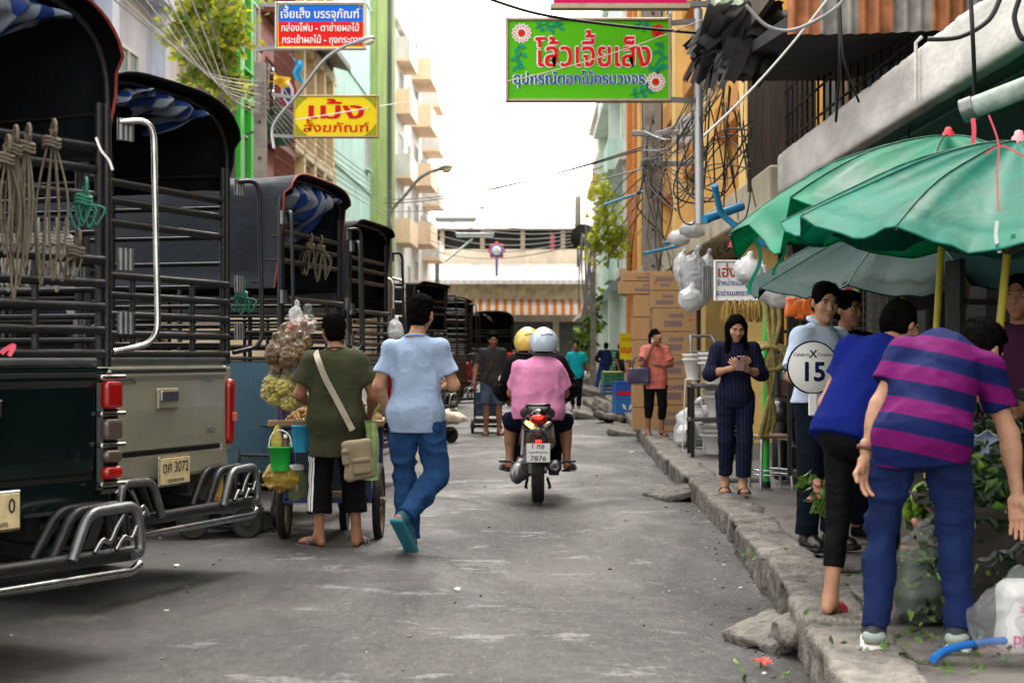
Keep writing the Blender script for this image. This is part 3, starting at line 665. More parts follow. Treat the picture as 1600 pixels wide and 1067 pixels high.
        if tarp:
            m = MB()
            x0, x1, dr = tarp; sd2 = random.random() * 6
            def tf(u, v):
                x = x0 + (x1 - x0) * u; zz = zt + (zc - zt) * (1 - min(1, abs(x) / .88) ** 2) ** .45 - .05; q = math.sin(math.pi * min(1, .10 + .86 * u)) ** .6
                d = dr * (.75 + .45 * math.sin(u * 4.0 + sd2) + .16 * math.sin(u * 19 + sd2) + .08 * math.sin(u * 43)) * v * q
                return (x + .02 * math.sin(v * 9 + u * 30), .02 + (.05 * math.sin(u * 31 + 3 * v + sd2) + .03 * math.sin(u * 67 + 5 * v)) * v ** .5 - .10 * math.sin(v * math.pi) + .2 * v * v, zz - d + .02 * math.sin(v * 14 + u * 25) * v)
            m.sheet(110, 22, tf, 0, 0, True, lambda u, v: u * 9.5 * (x1 - x0) / 1.3 + .9 * v + .30 * math.sin(v * 5 + u * 9) + .12 * math.sin(u * 31 + v * 9))
            m.build('striped_tarp', TARP, T)
    return T

def rope_coil(label, p, n, length, w_, m_=None, yaw=0., grp='rope hanks tied to the truck cage'):
    m = MB(); L3 = lambda x, z, y=0.: Vector((x * math.cos(yaw) - y * math.sin(yaw), x * math.sin(yaw) + y * math.cos(yaw), z))
    for k in range(n):
        a = random.uniform(-1, 1); b = random.uniform(.85, 1.1); q = random.uniform(-.02, .02)
        m.tube(catmull([L3(.01, 0, -.02 + q), L3(a * w_ * .3, -.06), L3(a * w_ - w_ * .3, -length * .55 * b, q), L3(a * w_ * .8, -length * b, q), L3(a * w_ + w_ * .35, -length * .55 * b, q - .01), L3(w_ * .2 + a * .01, -.06), L3(.0, .01, .02)], 6), .0052, 5)
    for z in (-.05, -.035, -.065): m.tube([L3(.035 * math.cos(t), z + .008 * math.sin(2 * t), .035 * math.sin(t)) for t in [k * .628 for k in range(10)]], .008, 5, closed=True)
    for z in (0.0, .018): m.tube([L3(.012, z + .0, .03 * math.cos(t)) + Vector((0, 0, .03 * math.sin(t))) for t in [k * .628 for k in range(10)]], .008, 5, closed=True)
    o = m.build('rope_hank', m_ or ROPE); o.location = p; return tag(o, label, 'rope', grp)

DG = ('deep_green', (.002, .009, .009), .2); BG = ('sage_beige', (.33, .315, .23), .42); BL = ('slate_blue', (.05, .12, .19), .3); GY = ('graphite', (.06, .062, .068), .3)
RX = {}
t1 = pickup('nearest dark green pickup truck with ropes hanging in its caged bed', (-1.83, 8.15), 62, DG, ('navy_black', (.004, .005, .007)), ('0', 'กรุงเทพมหานคร'), 2, (-.86, .50, .26), 2.2, 2.92, badges=[('Z', .56, .84, .05)], dk=1)
t2 = pickup('sage beige pickup truck whose plate reads 3072', (-1.74, 10.95), 72, BG, ('charcoal', (.0045, .0045, .005)), ('ตศ 3072', 'กรุงเทพมหานคร'), 1, (-.74, .42, .24), 2.3, 2.84, badges=[('TOYOTA', -.46, 1.145, .045), ('HILUX', .48, 1.145, .045), ('VIGO', .50, .845, .045)])
t3 = pickup('slate blue pickup truck under a dark canvas hood beside the snack cart', (-1.46, 15.1), 80, BL, ('blue_black', (.011, .015, .022)), None, 1, (-.60, .62, .34), 1.82, 2.70, dk=3)
t4 = pickup('graphite pickup truck with a low black canvas hood behind the walking man', (-1.33, 18.6), 82, GY, ('coal', (.004, .004, .0045)), None, 1, False, 1.7, 2.62)
# ---------------------------------------------------------------- buildings
def letter(parent, body, o, u, v, size, m, depth=.004, bold=.01, fit=None, align='CENTER', name='lettering', label=None):
    b = MB().text(body, o, u, v, size, 0, depth, bold, align, fit)
    if not b.n: return None
    q = b.build(name, m, parent)
    return q
WIN = mat('window_pane', (.10, .13, .15), .08, var=.3, scale=2, spec=.7)
WFR = mat('window_frame_white', (.62, .62, .60), .5)
DARK = mat('painted_dark', (.006, .006, .007), .9)  # near-black colour put in for the shade of storey and shop interiors
def wall_mat(n, c, g=.45): return mat('wall_' + n, c, .8, var=.22, scale=1.3, bump=.25, bscale=24, grime=g, gcol=tuple(x * .42 for x in c), gscale=.7, stretch=(1, 1, .35))
class Bld:
    """a street house; local x runs along its front, -y looks at the street"""
    def __init__(s, label, p0, p1, h, wm, depth=5., z0=.0, cat='building', roof=True):
        d = Vector((p1[0] - p0[0], p1[1] - p0[1])); s.L = d.length; s.h = h
        s.T = thing('street_house', label, cat, (p0[0], p0[1], z0), math.atan2(d.y, d.x)); s.wm = wm
        s.wall = MB().box((s.L / 2, depth / 2, h / 2), (s.L - .02, depth, h)).build('wall', wm, s.T)
        if roof: MB().box((s.L / 2, depth / 2 - .12, h + .1), (s.L - .01, depth + .3, .2), 0, None, .03).build('roof', wm, s.T)
    def win(s, x, z, w, h, mul=2, grille=None, fr=WFR, pane=WIN, sill=True):
        m = MB(); t = .06
        for a in (-1, 1): m.box((x + a * w / 2, -.03, z + h / 2), (t, .09, h + t)); m.box((x, -.03, z + h / 2 + a * h / 2), (w - t, .08, t))
        for k in range(1, mul): m.box((x - w / 2 + w * k / mul, -.03, z + h / 2), (t * .7, .07, h - t))
        f = m.build('window', fr, s.T); MB().box((x, -.012, z + h / 2), (w - .02, .03, h - .02)).build('pane', pane, f)
        if sill: MB().box((x, -.09, z - .05), (w + .2, .2, .07), 0, None, .01).build('sill', s.wm, f)
        if grille:
            g = MB()
            for k in range(int(w / .14) + 1): g.tube([(x - w / 2 + k * .14, -.13, z), (x - w / 2 + k * .14, -.13, z + h)], .012, 5)
            for k in range(int(h / .35) + 1): g.tube([(x - w / 2, -.13, z + k * .35), (x + w / 2, -.13, z + k * .35)], .012, 5)
            g.build('grille', grille, f)
    def balcony(s, x, z, w, d, h, m_, rail=False, under=None, slab=.16):
        b = MB(); b.box((x, -d / 2, z), (w, d, slab), 1 if under else 0)
        if rail:
            for k in range(int(w / .13) + 1): b.tube([(x - w / 2 + k * .13, -d + .02, z), (x - w / 2 + k * .13, -d + .02, z + h)], .013, 5)
            for k in range(int(d / .13) + 1):
                for a in (-1, 1): b.tube([(x + a * w / 2, -k * .13, z), (x + a * w / 2, -k * .13, z + h)], .013, 5)
            b.tube([(x - w / 2, 0, z + h), (x - w / 2, -d + .02, z + h), (x + w / 2, -d + .02, z + h), (x + w / 2, 0, z + h)], .028, 6)
        else:
            b.box((x, -d + .05, z + h / 2 + slab / 2), (w, .10, h)); 
            for a in (-1, 1): b.box((x + a * (w / 2 - .05), -d / 2 + .05, z + h / 2 + slab / 2), (.10, d - .11, h))
        return b.build('balcony', [m_, under or m_], s.T)
    def band(s, z, t=.18, d=.14, m_=None, name='ledge', x0=0, x1=None): return MB().box(((x0 + (x1 or s.L)) / 2, -d / 2 + .02, z), ((x1 or s.L) - x0 - .03, d + .04, t), 0, None, .015).build(name, m_ or s.wm, s.T)
    def pil(s, x, w=.3, d=.18, m_=None, z0=0, z1=None): return MB().box((x, -d / 2 + .02, (z0 + (z1 or s.h)) / 2), (w, d + .04, (z1 or s.h) - z0)).build('pilaster', m_ or s.wm, s.T)
    def shutter(s, x, z, w, h, m_, n=14, name='shutter'):
        b = MB()
        for k in range(n): b.box((x, -.05, z + h * (k + .5) / n), (w, .05, h / n * .62), 0, Matrix.Rotation(R(28), 3, 'X'))
        for a in (-1, 1): b.box((x + a * w / 2, -.05, z + h / 2), (.07, .09, h))
        return b.build(name, m_, s.T)
    def ac(s, x, z): 
        b = MB().box((x, -.32, z + .3), (.8, .36, .58), 0, None, .03); o = b.build('air_conditioner', WFR, s.T)
        MB().lathe([(.05, 0), (.22, .01), (.22, .03)], 16, (x - .1, -.50, z + .3), Matrix.Rotation(R(90), 3, 'X')).build('fan_guard', STEEL, o)
def LF(y): return -7.5 + (y - 30) * .025
# --- left side
LOUV = mat('louvre_blue', (.16, .32, .62), .5, var=.2); GRN = mat('vivid_green', (.03, .48, .03), .45, var=.12)
MAR = mat('maroon_bars', (.17, .045, .035), .6, var=.3)
b = Bld('pale blue white house with blue louvred shutters and a framed balcony window', (LF(22), 22), (LF(36.5), 36.5), 13, wall_mat('pale_blue', (.50, .56, .68)))
for k in range(4): b.shutter(1.5 + 2.3 * k, 5.0, 1.9, 2.6, LOUV)
b.win(11.6, 4.9, 2.3, 2.2, 3); b.band(4.55, .2, .5); b.band(8.4, .2, .4); b.balcony(12.0, 4.6, 2.8, .9, 1.0, mat('railing_white', (.6, .6, .58), .5), True); b.pil(10.0, .5, .3); b.pil(14.2, .4, .3)
for k in range(2): b.shutter(1.5 + 2.3 * k, 9.2, 1.9, 2.4, LOUV)
b.win(11.5, 9.0, 2.4, 2.2, 3)
b.band(3.2, .25, 1.6)
b = Bld('grey house screened with fine vertical rods above a shop front', (LF(36.5), 36.5), (LF(45), 45), 15, wall_mat('grey_white', (.48, .48, .46)))
g = MB()
for k in range(46): g.tube([(2.6 + .12 * k, -.15, 3.6), (2.6 + .12 * k, -.15, 13.5)], .014, 5)
for k in range(11): g.tube([(2.5, -.13, 3.7 + .95 * k), (8.2, -.13, 3.7 + .95 * k)], .02, 5)
g.build('screen', STEEL, b.T); b.band(3.5, .25, .2); b.band(7.0, .2, .12); b.band(10.4, .2, .12); b.win(4, 4.6, 3.6, 1.6, 4); b.win(4, 8, 3.6, 1.6, 4)
b.balcony(1.3, 4.3, 2.2, .8, 1, WFR, True); b.win(1.3, 4.6, 1.5, 2.0, 2)
b = Bld('narrow vivid green house with a satellite dish', (LF(45), 45), (LF(49), 49), 16, GRN)
b.pil(.25, .5, .2, GRN); b.pil(2.0, .35, .15, GRN); b.win(1.3, 5, 1.4, 2); b.win(3.0, 5, 1.2, 2); b.win(1.3, 8.7, 1.4, 2); b.win(3.0, 8.7, 1.2, 2); b.band(4.2, .2, .2, GRN); b.band(7.9, .2, .2, GRN)
g = MB(); dd = Matrix.Rotation(R(70), 3, 'Y') @ Matrix.Rotation(R(20), 3, 'X')
g.lathe([(.0, 0), (.25, .03), (.5, .12), (.52, .13), (.5, .14), (.25, .05), (0, .02)], 20, (1.4, -.9, 7.2), dd, 0); g.tube([(1.4, -.9, 7.2), (1.4, -.3, 7.1), (1.4, 0, 7.0)], .03, 6)
g.build('satellite_dish', STEEL, b.T)
b = Bld('pink house with maroon barred balconies', (LF(49), 49), (LF(53), 53), 17, wall_mat('pink', (.62, .36, .36)))
for z in (3.6, 7.2, 10.8): b.balcony(2.0, z, 3.8, .4, 1.1, MAR, True); b.win(2.25, z + .3, 2.6, 2.1, 3, fr=MAR)
for z in (4.8, 8.4):
    g = MB()
    for k in range(15): g.tube([(.2 + .26 * k, -.38, z), (.2 + .26 * k, -.38, z + 2.3)], .02, 5)
    for k in range(6): g.tube([(.2, -.38, z + .4 * k), (3.9, -.38, z + .4 * k)], .018, 5)
    g.build('cage_grille', MAR, b.T)
b = Bld('cream house with tall pilasters and concrete sunshades', (LF(53), 53), (LF(63.5), 63.5), 18, wall_mat('cream', (.66, .55, .33)))
for x in (.3, 2.6, 5.0, 7.4, 9.7): b.pil(x, .45, .3)
for z in (4.2, 7.6, 11.0):
    for x in (1.45, 3.8, 6.2, 8.5): b.win(x, z + .7, 1.3, 1.7, 2)
    b.band(z, .35, .3)
MB().prism([(0, 0), (-.9, -.4), (-.9, -.6), (0, -.35)], (.2, 0, 11.8), (0, 1, 0), (0, 0, 1), (9.4, 0, 0)).build('sunshade', wall_mat('dirty_concrete', (.25, .24, .22), .7), b.T)
b = Bld('pale mint house with a blank painted front', (LF(63.5) + .15, 63.5), (LF(76.5) + .1, 76.5), 18.5, wall_mat('mint', (.46, .68, .60), .3))
for z in (4.3, 8.2, 12.2, 16.0): b.band(z, .12, .06)
for z in (5.2, 9.1): b.win(11.5, z, 1.2, 1.4, 2)
b = Bld('lime green ribbed house with a stained edge', (LF(76.5) + .3, 76.5), (LF(87) + .1, 87), 19.5, wall_mat('lime', (.40, .52, .20), .35))
for k in range(13): b.pil(.3 + .8 * k, .2, .12)
MB().box((5.6, -.16, 9.7), (.7, .3, 19.3)).build('drainpipe_column', wall_mat('stained', (.16, .16, .14), .8), b.T)
b.band(4.2, .3, .5)
ORG = mat('balcony_orange', (.84, .62, .42), .7, var=.12); WHT = wall_mat('white', (.72, .71, .68), .2)
b = Bld('tall white apartment house with stacked orange balconies', (LF(87) + .05, 87), (LF(112) + .1, 112), 17.6, WHT)
for k, z in enumerate((3.8, 7.0, 10.2, 13.4, 16.0)):
    b.balcony(4.2, z, 4.6, .7, 1.05, ORG if k % 2 else WHT, False, ORG); b.balcony(13.5, z + .5, 5.0, 1.05, 1.05, ORG, False, ORG); b.win(4.2, z + .3, 2.2, 2.0, 2); b.win(13.5, z + .9, 2.2, 1.9, 2); b.win(9, z + .8, .9, 1.5, 1)
    if k in (1, 2, 4): b.ac(15.6, z + 1.7)
    b.balcony(20.5, z, 4.2, 1.0, 1.0, WHT, False, ORG)
# --- the market hall closing the street
AWN = stripes('orange_awning', (.75, .24, .04), (.80, .78, .72), 1.9, 0, .45, .6); AWW = stripes('white_awning', (.80, .80, .80), (.68, .68, .68), 2.4, 0, .5, .6)
b = Bld('long beige market hall closing the end of the street', (-14, 116), (12, 116), 8.2, wall_mat('hall_beige', (.80, .70, .55), .15), 10, roof=False)
MB().box((13, 4.9, 8.85), (25.9, 9.7, 1.25)).build('storey_shade_block', DARK, b.T)  # solid block, its black painted in for the shade inside the storey
for k in range(10): MB().box((1.4 + 2.6 * k, -.1, 8.85), (.28, .3, 1.3)).build('post', wall_mat('hall_post', (.42, .33, .24)), b.T)
MB().box((13, 4.9, 9.6), (26.6, 10.8, .14), 0, Matrix.Rotation(R(1.5), 3, 'X')).build('roof', mat('rust_roof', (.20, .15, .13), .7, var=.4, stretch=(8, 1, 1)), b.T)
m = MB(); m.sheet(60, 6, lambda u, v: (1 + 24 * u, -.1 - 2.4 * v, 7.25 - .9 * v - .25 * v * v), 1, .03); m.box((13, -2.5, 5.98), (24, .05, .25)); m.build('white_awning', [AWW, WHT], b.T)
m = MB(); m.sheet(60, 6, lambda u, v: (5.5 + 16 * u, -.1 - 2.2 * v, 4.95 - .45 * v), 0, .03); m.box((13.5, -2.28, 4.2), (16, .05, .6)); m.build('striped_awning', AWN, b.T)
for k in range(13):
    b.win(1.6 + 1.85 * k, 4.95, 1.55, 1.1, 3, sill=False, fr=mat('frame_beige', (.72, .62, .46), .6), pane=mat('curtain_glass', (.68, .64, .38), .4, var=.5, scale=1.4))
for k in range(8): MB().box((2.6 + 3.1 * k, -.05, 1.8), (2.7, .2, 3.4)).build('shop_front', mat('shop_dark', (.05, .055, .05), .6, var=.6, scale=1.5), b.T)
for k, (x, c) in enumerate([(8.5, (.7, .55, .05)), (16.2, (.45, .07, .1))]):
    MB().sheet(5, 5, lambda u, v: (x + .25 * u, -.4 - .1 * u, 9.2 - 1.0 * v - .1 * u)).tube([(x, -.2, 8.0), (x, -.4, 9.35)], .03, 5).build('flag', mat('flag_%d' % k, c, .7), b.T)
MB().box((21.0, -.25, 8.55), (2.2, .1, .5)).build('hanging_cloth', mat('cloth_blue', (.05, .10, .45), .8), b.T)
# --- right side, from the far end to the near one
def RF(y): return 3.55 + (y - 25) * .008
b = Bld('far pale shop house at the end of the right side', (RF(112) + .5, 112), (RF(84) + .5, 84), 15, wall_mat('far_pale', (.62, .58, .55), .3))
for k in range(6):
    for z in (4.2, 7.6, 11): b.win(2.5 + 4.4 * k, z, 2.4, 1.8, 3)
b.band(3.5, .2, 1.2)
b = Bld('white and mint house with a gold barred window bay', (RF(84) + .2, 84), (RF(58) + .1, 58), 17, wall_mat('white_mint', (.74, .80, .78), .25))
GOLD = mat('gold_bars', (.55, .42, .14), .5, .3)
for z in (4.6, 8.4, 12.2):
    b.win(20, z, 3.2, 2.2, 3, GOLD); b.win(8, z, 3.2, 2.2, 3, GOLD); b.band(z - .6, .3, .6)
    b.balcony(20, z - .6, 4.6, .8, .9, wall_mat('mint2', (.55, .76, .70), .3), False)
for x in (.3, 13, 25): b.pil(x, .6, .4)
b.ac(23.5, 4.2); b.ac(12.4, 7.8)
b = Bld('narrow maroon tiled house behind the utility pole', (RF(58), 58), (RF(48), 48), 16, wall_mat('maroon', (.36, .05, .035), .25))
for x in (1.0, 4.6, 8.8): b.pil(x, .35, .3, mat('orange_trim', (.72, .26, .05), .6))
b.win(2.8, 4.5, 2, 6, 2); b.win(6.7, 4.5, 2, 6, 2)
ORW = wall_mat('ochre', (.74, .40, .07), .2)
b = Bld('ochre orange shop house with stacked ledges', (RF(48), 48), (RF(23.5), 23.5), 16, ORW)
for z in (3.5, 5.05, 6.6, 8.15, 9.7, 11.2): b.band(z, .5, .35, mat('ochre_dark', (.58, .24, .04), .7))
for x in (.5, 6, 12.2, 18.4, 23.8): b.pil(x, .8, .5, wall_mat('ochre_pale', (.82, .56, .20), .2))
for x in (3.2, 9, 15.3, 21): b.win(x, 5.4, 2.6, 1.1, 2); b.win(x, 8.5, 2.6, 1.1, 2)
for k in range(6): MB().box((2.1 + 4.07 * k, -.02, 1.5), (3.7, .1, 2.7)).build('shop_shade_panel', DARK, b.T)  # flat dark panels painted in for the shade inside the shops
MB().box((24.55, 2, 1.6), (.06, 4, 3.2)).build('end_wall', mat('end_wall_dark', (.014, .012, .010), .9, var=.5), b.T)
for x, z in ((4.4, 8.35), (10.8, 8.3), (13.6, 5.3), (19.6, 8.35)): b.ac(x, z)
for x in (2.0, 8.0, 16.9): MB().tube([(x, -.45, 3.6), (x, -.45, 15.5)], .05, 8).build('drainpipe', STEEL, b.T)
# shallow shop canopies of the ochre house and its neighbours
CANW = wall_mat('canopy_beige', (.52, .45, .33), .45)
for y0, y1, lb, x0 in ((18.6, 29.5, 'beige concrete shop canopy hung with white bags', 2.62), (30, 47, 'far beige shop canopy beyond the cartons', 2.75)):
    T = thing('shop_canopy', lb, 'canopy', (x0, y0, 2.95)); MB().box(((4.0 - x0) / 2 + .06, (y1 - y0) / 2, .02), (4.0 - x0 - .1, y1 - y0 - .02, .14)).box((.06, (y1 - y0) / 2, .12), (.12, y1 - y0, .42), 0, None, .02).build('slab', CANW, T)
    m = MB()
    for k in range(int((y1 - y0) / .9)): m.tube(catmull([(.35, .5 + .9 * k, -.05), (.33, .5 + .9 * k, -.12), (.36, .5 + .9 * k, -.17), (.40, .5 + .9 * k, -.13)], 4), .008, 5)
    m.build('hook', BLACK, T)
# --- near right: old timber house over an open shop with a long concrete canopy
TIM = mat('old_timber', (.085, .06, .045), .8, var=.5, scale=3, bump=.5, bscale=20, stretch=(6, 6, .5), grime=.5)
T = thing('timber_house', 'old dark timber house over an open shop front', 'building', (3.0, 6, 0))
MB().box((3.4, 7.5, 6.2), (4.2, 22.8, 5.6)).build('upper_wall', TIM, T)             # x 4.3..8.5, y 2..24.9
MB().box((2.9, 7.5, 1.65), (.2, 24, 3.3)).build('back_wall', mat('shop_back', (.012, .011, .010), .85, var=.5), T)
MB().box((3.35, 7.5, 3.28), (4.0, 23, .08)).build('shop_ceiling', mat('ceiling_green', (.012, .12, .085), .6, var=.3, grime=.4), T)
for y in (-1.5, 3.0, 7.5, 12, 16.4): MB().box((1.55, y, 1.6), (.3, .3, 3.2), 0, None, .02).build('shop_pillar', mat('pillar_grey', (.10, .095, .09), .8, grime=.5), T)
for k in range(9):                                                                   # partition with planks, facing the viewer
    MB().box((-.38 + .085 * k, 14.0 + .004 * (k % 2), 4.0), (.082, .05, 1.75)).build('plank', TIM, T)
m = MB()                                                                            # barred balcony front
for k in range(20): m.tube([(0, 7.4 + .34 * k, 3.32), (0, 7.4 + .34 * k, 4.9)], .014, 5)
for k in range(6): m.tube([(0, 7.3, 3.4 + .28 * k), (0, 14, 3.4 + .28 * k)], .014, 5)
m.build('balcony_grille', BLACK, T)
for k, (y, c) in enumerate([(8.0, (.30, .22, .13)), (9.5, (.38, .30, .22)), (10.8, (.10, .12, .2)), (12.2, (.30, .20, .10)), (13.3, (.14, .13, .12))]): MB().box((.42, y, 3.95), (.05, 1.15, 1.3)).build('balcony_panel', mat('panel_%d' % k, c, .8, var=.5), T)
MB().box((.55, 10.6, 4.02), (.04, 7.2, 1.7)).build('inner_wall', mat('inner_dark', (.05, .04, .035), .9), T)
# upper-storey extension with corrugated front and dark underside
m = MB()
def corr(u, v):
    x = 1.96 + 2.2 * u; return (x - 3, 6.95 + .022 * math.sin(x * 62), 3.64 + 1.9 * v + .02 * math.sin(x * 2.2))
m.sheet(220, 3, corr, 0, .004)
CORR = stripes('corrugated_sheet', (.30, .12, .055), (.22, .205, .19), 1.9, 0, .47, .6, var=.4)
m.build('corrugated_front', CORR, T)
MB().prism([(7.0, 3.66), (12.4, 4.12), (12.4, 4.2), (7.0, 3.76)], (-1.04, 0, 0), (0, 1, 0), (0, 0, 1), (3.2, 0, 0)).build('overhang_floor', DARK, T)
MB().box((-1.02, 9.7, 4.8), (.05, 5.5, 1.5)).build('overhang_side', TIM, T)
rr = random.Random(4)                                                      # torn black sheeting along its street edge
m = MB()
for k in range(60):
    if k < 34: y = 9.0 + 3.4 * k / 33; x = -1.07; dr = (0, 1)
    else: y = 9.0 + rr.uniform(-.1, .1); x = -1.30 + .55 * (k - 34) / 25; dr = (1, .1)
    h0 = rr.uniform(.15, .52) + .12; w0 = rr.uniform(.10, .24); ph = rr.uniform(0, 6); dx = rr.uniform(-.04, .12); zt_ = 4.18 + .15 * (y - 9.0) + rr.uniform(-.05, .08)
    m.sheet(4, 7, lambda u, v: (x - dx * v - .10 * v * v + .025 * math.sin(u * 5 + ph + v * 4) + dr[0] * w0 * (u - .5) * (1 - .5 * v), y + dr[1] * w0 * (u - .5) * (1 - .55 * v * abs(math.sin(ph))) + .04 * math.sin(v * 5 + ph), zt_ - h0 * v + .03 * math.sin(ph + u * 4)))
m.build('torn_sheeting', mat('torn_canvas', (.008, .008, .008), .75, var=.7, scale=4), T)
m = MB()
m.sheet(70, 10, lambda u, v: (-1.32 + .52 * u - .05 * v * math.sin(u * 9), 9.75 - .35 * v + .025 * math.sin(u * 55), 4.62 - .1 * u - .05 * v - .30 * v * v * (1 + .3 * math.sin(u * 23)) + .012 * math.sin(u * 55)), 0, .006)
m.build('green_awning', mat('faded_green_sheet', (.36, .43, .32), .6, var=.4), T)
# long canopy
T = thing('shop_canopy', 'long grey concrete canopy with green underside over the market stalls', 'canopy', (2.66, 3.5, 3.0))
GC = mat('canopy_grey', (.56, .54, .51), .75, var=.25, scale=1.6, bump=.35, bscale=16, grime=.55, gcol=(.26, .24, .22), gscale=1.1, stretch=(1, .5, 1.6))
S = SDF(.01); S.box((.07, 7.4, .15), (.07, 7.4, .20), None, .015); S.noise(.006, 3, 4); S.noise(.004, 14, 5)
m = MB(); S.into(m, .03); m.build('fascia', GC, T)
MB().box((.9, 7.4, .14), (1.5, 14.75, .12), 0).build('slab', mat('canopy_green', (.010, .17, .115), .55, var=.3, grime=.35, gcol=(.01, .06, .05)), T)
for k in range(9):
    MB().tube(catmull([(.38, .7 + 1.6 * k, .09), (.36, .7 + 1.6 * k, .0), (.40, .7 + 1.6 * k, -.06), (.47, .7 + 1.6 * k, -.03), (.48, .7 + 1.6 * k, .01)], 5), .008, 6).build('hook', BLACK, T)
MB().tube([(.45, .2, .05), (.45, 14.6, .05)], .012, 6).build('conduit', mat('conduit_green', (.02, .22, .15), .5), T)
MB().tube([(.01, 8.3, .40), (-.03, 8.3, .36), (-.03, 8.3, -.02)], .012, 6).build('downpipe', GC, T)
T = thing('drain_pipe', 'mottled grey green drain pipe jutting out under the canopy', 'pipe', tuple(at(1512, 172, 8.6)))
MB().tube([(0, 0, 0), (.60, -.3, .22)], .052, 16).build('pipe', mat('pipe_mottled', (.22, .27, .24), .6, var=.6, scale=9), T); MB().tube([(-.02, .01, -.008), (.03, -.02, .01)], .060, 16).build('collar', STEEL, T)
# ---------------------------------------------------------------- poles, lamps, signs, cables, plants
POLE = mat('pole_concrete', (.26, .235, .205), .85, var=.3, scale=4, bump=.4, bscale=40, grime=.4, gscale=3)
LAMPM = mat('lamp_grey', (.42, .43, .45), .45, .4)
def pole(label, x, y, h, w=.24, arms=(), m_=POLE):
    T = thing('utility_pole', label, 'pole', (x, y, 0))
    MB().add([(-w / 2, -w / 2, 0), (w / 2, -w / 2, 0), (w / 2, w / 2, 0), (-w / 2, w / 2, 0), (-w * .36, -w * .36, h), (w * .36, -w * .36, h), (w * .36, w * .36, h), (-w * .36, w * .36, h)],
             [(0, 1, 5, 4), (1, 2, 6, 5), (2, 3, 7, 6), (3, 0, 4, 7), (4, 5, 6, 7), (3, 2, 1, 0)]).build('shaft', m_, T)
    m = MB()
    for k in range(int(h / .6)): m.lathe([(.022, -w * .56), (.022, w * .56)], 6, (0, 0, 1 + .6 * k), Matrix.Rotation(R(90), 3, 'X'))
    m.build('bolt', BLACK, T)
    for z, l, dx in arms: MB().box((dx, -w * .5, z), (l, .08, .09), 0, None, .01).build('crossarm', STEEL, T)
    return T
def insulators(T, x, y, zs):
    for z in zs:
        MB().lathe([(.02, -.06), (.045, -.05), (.03, -.02), (.05, 0), (.03, .02), (.045, .05), (.02, .06)], 10, (x, y, z)).build('insulator', BLACK, T)
pL = at(407, 400, 30); T = pole('concrete utility pole with stacked insulators beside the green house', pL.x, 30, 6.2, .25)
insulators(T, .19, -.05, [at(0, y, 30).z for y in (122, 135, 150, 163, 176)])
pR = at(1019, 400, 30); T = pole('concrete utility pole wound with cables in front of the ochre house', pR.x, 30, 7.6, .33, [(5.0, 1.1, .2), (4.5, 1.2, .4)])
for k, (h, px, Y, lb) in enumerate([(4.3, 927, 64, 'slim far lamp post beside the round mirror'), (3.0, 683, 70, 'far left post carrying a long bare lamp tube')]):
    p = at(px, 500, Y); pole(lb, p.x, Y, h + (1.9 if k else 0), .22)
def street_lamp(label, base, z0, tip, head_l, grp=None):
    """arm from a wall or pole bracket to a cobra head"""
    base = Vector(base); tip = Vector(tip); T = thing('street_lamp', label, 'street lamp', tuple(base)); q = tip - base
    MB().tube(catmull([(0, 0, -z0), (0, 0, 0), q * .35 + Vector((0, 0, q.z * .06)), q * .68 + Vector((0, 0, q.z * .13)), q * .86 + Vector((0, 0, q.z * .08)), q], 8), head_l * .055, 8).build('arm', LAMPM, T)
    d = Vector((q.x, q.y, q.z * .15)).normalized(); z = Vector((0, 0, 1)); x = d.cross(z).normalized(); z = x.cross(d); B = basis(x, d, z)
    S = SDF(.02); S.cone(q, q + d * head_l, head_l * .07, head_l * .16, flat=(z, .55)); S.ell(q + d * head_l * .95, (head_l * .18, head_l * .34, head_l * .10), B); m = MB(); S.into(m, head_l / 28); m.build('head', LAMPM, T)
    S = SDF(.01); S.ell(q + d * head_l * 1.02 - z * head_l * .07, (head_l * .13, head_l * .24, head_l * .13), B); m = MB(); S.into(m, head_l / 24); m.build('lens', mat('lamp_lens', (.75, .68, .50), .2, coat=.3), T)
street_lamp('grey street lamp reaching over the yellow sign', at(428, 195, 22.6), .3, at(540, 72, 21.8), .38)
street_lamp('far grey street lamp leaning out from the lime green house', at(612, 330, 62), .5, at(672, 269, 60), 1.0)
street_lamp('pale lamp head far above the market hall roof', at(716, 334, 96), .1, at(741, 326, 95), .65)
T = thing('lamp_tube', 'long pale fluorescent lamp bar on the far left post', 'lamp', tuple(at(712, 342, 69.5))); MB().box((0, 0, 0), (1.62, .12, .16), 0, None, .03).build('housing', LAMPM, T); MB().tube([(-.75, 0, -.11), (.75, 0, -.11)], .04, 8).build('tube', mat('lamp_white', (.8, .8, .78), .3), T)
T = thing('lamp_tube', 'second fluorescent lamp bar in front of the hall roof', 'lamp', tuple(at(742, 366, 78))); MB().box((0, 0, 0), (1.7, .12, .14), 0, None, .03).build('housing', LAMPM, T); MB().tube([(-.8, 0, -.1), (.8, 0, -.1)], .04, 8).build('tube', mat('lamp_white', (.8, .8, .78), .3), T)
MB().tube([at(738, 374, 78), at(696, 408, 77)], .05, 6).build('arm', LAMPM, T).matrix_parent_inverse = Matrix.Translation(Vector(T.location)).inverted()
p = at(912, 371, 62); T = thing('traffic_mirror', 'round street mirror with a dark frame near the far lamp post', 'mirror', tuple(p))
MB().lathe([(0, .02), (.26, .035), (.40, .08), (.46, .10), (.46, .16), (0, .16)], 24, (0, 0, 0), Matrix.Rotation(R(90), 3, 'X')).build('frame', BLACK, T); MB().lathe([(0, .12), (.2, .10), (.38, .05)], 24, (0, -.05, 0), Matrix.Rotation(R(90), 3, 'X')).build('mirror_face', mat('mirror_pale', (.55, .62, .58), .15, .6), T)
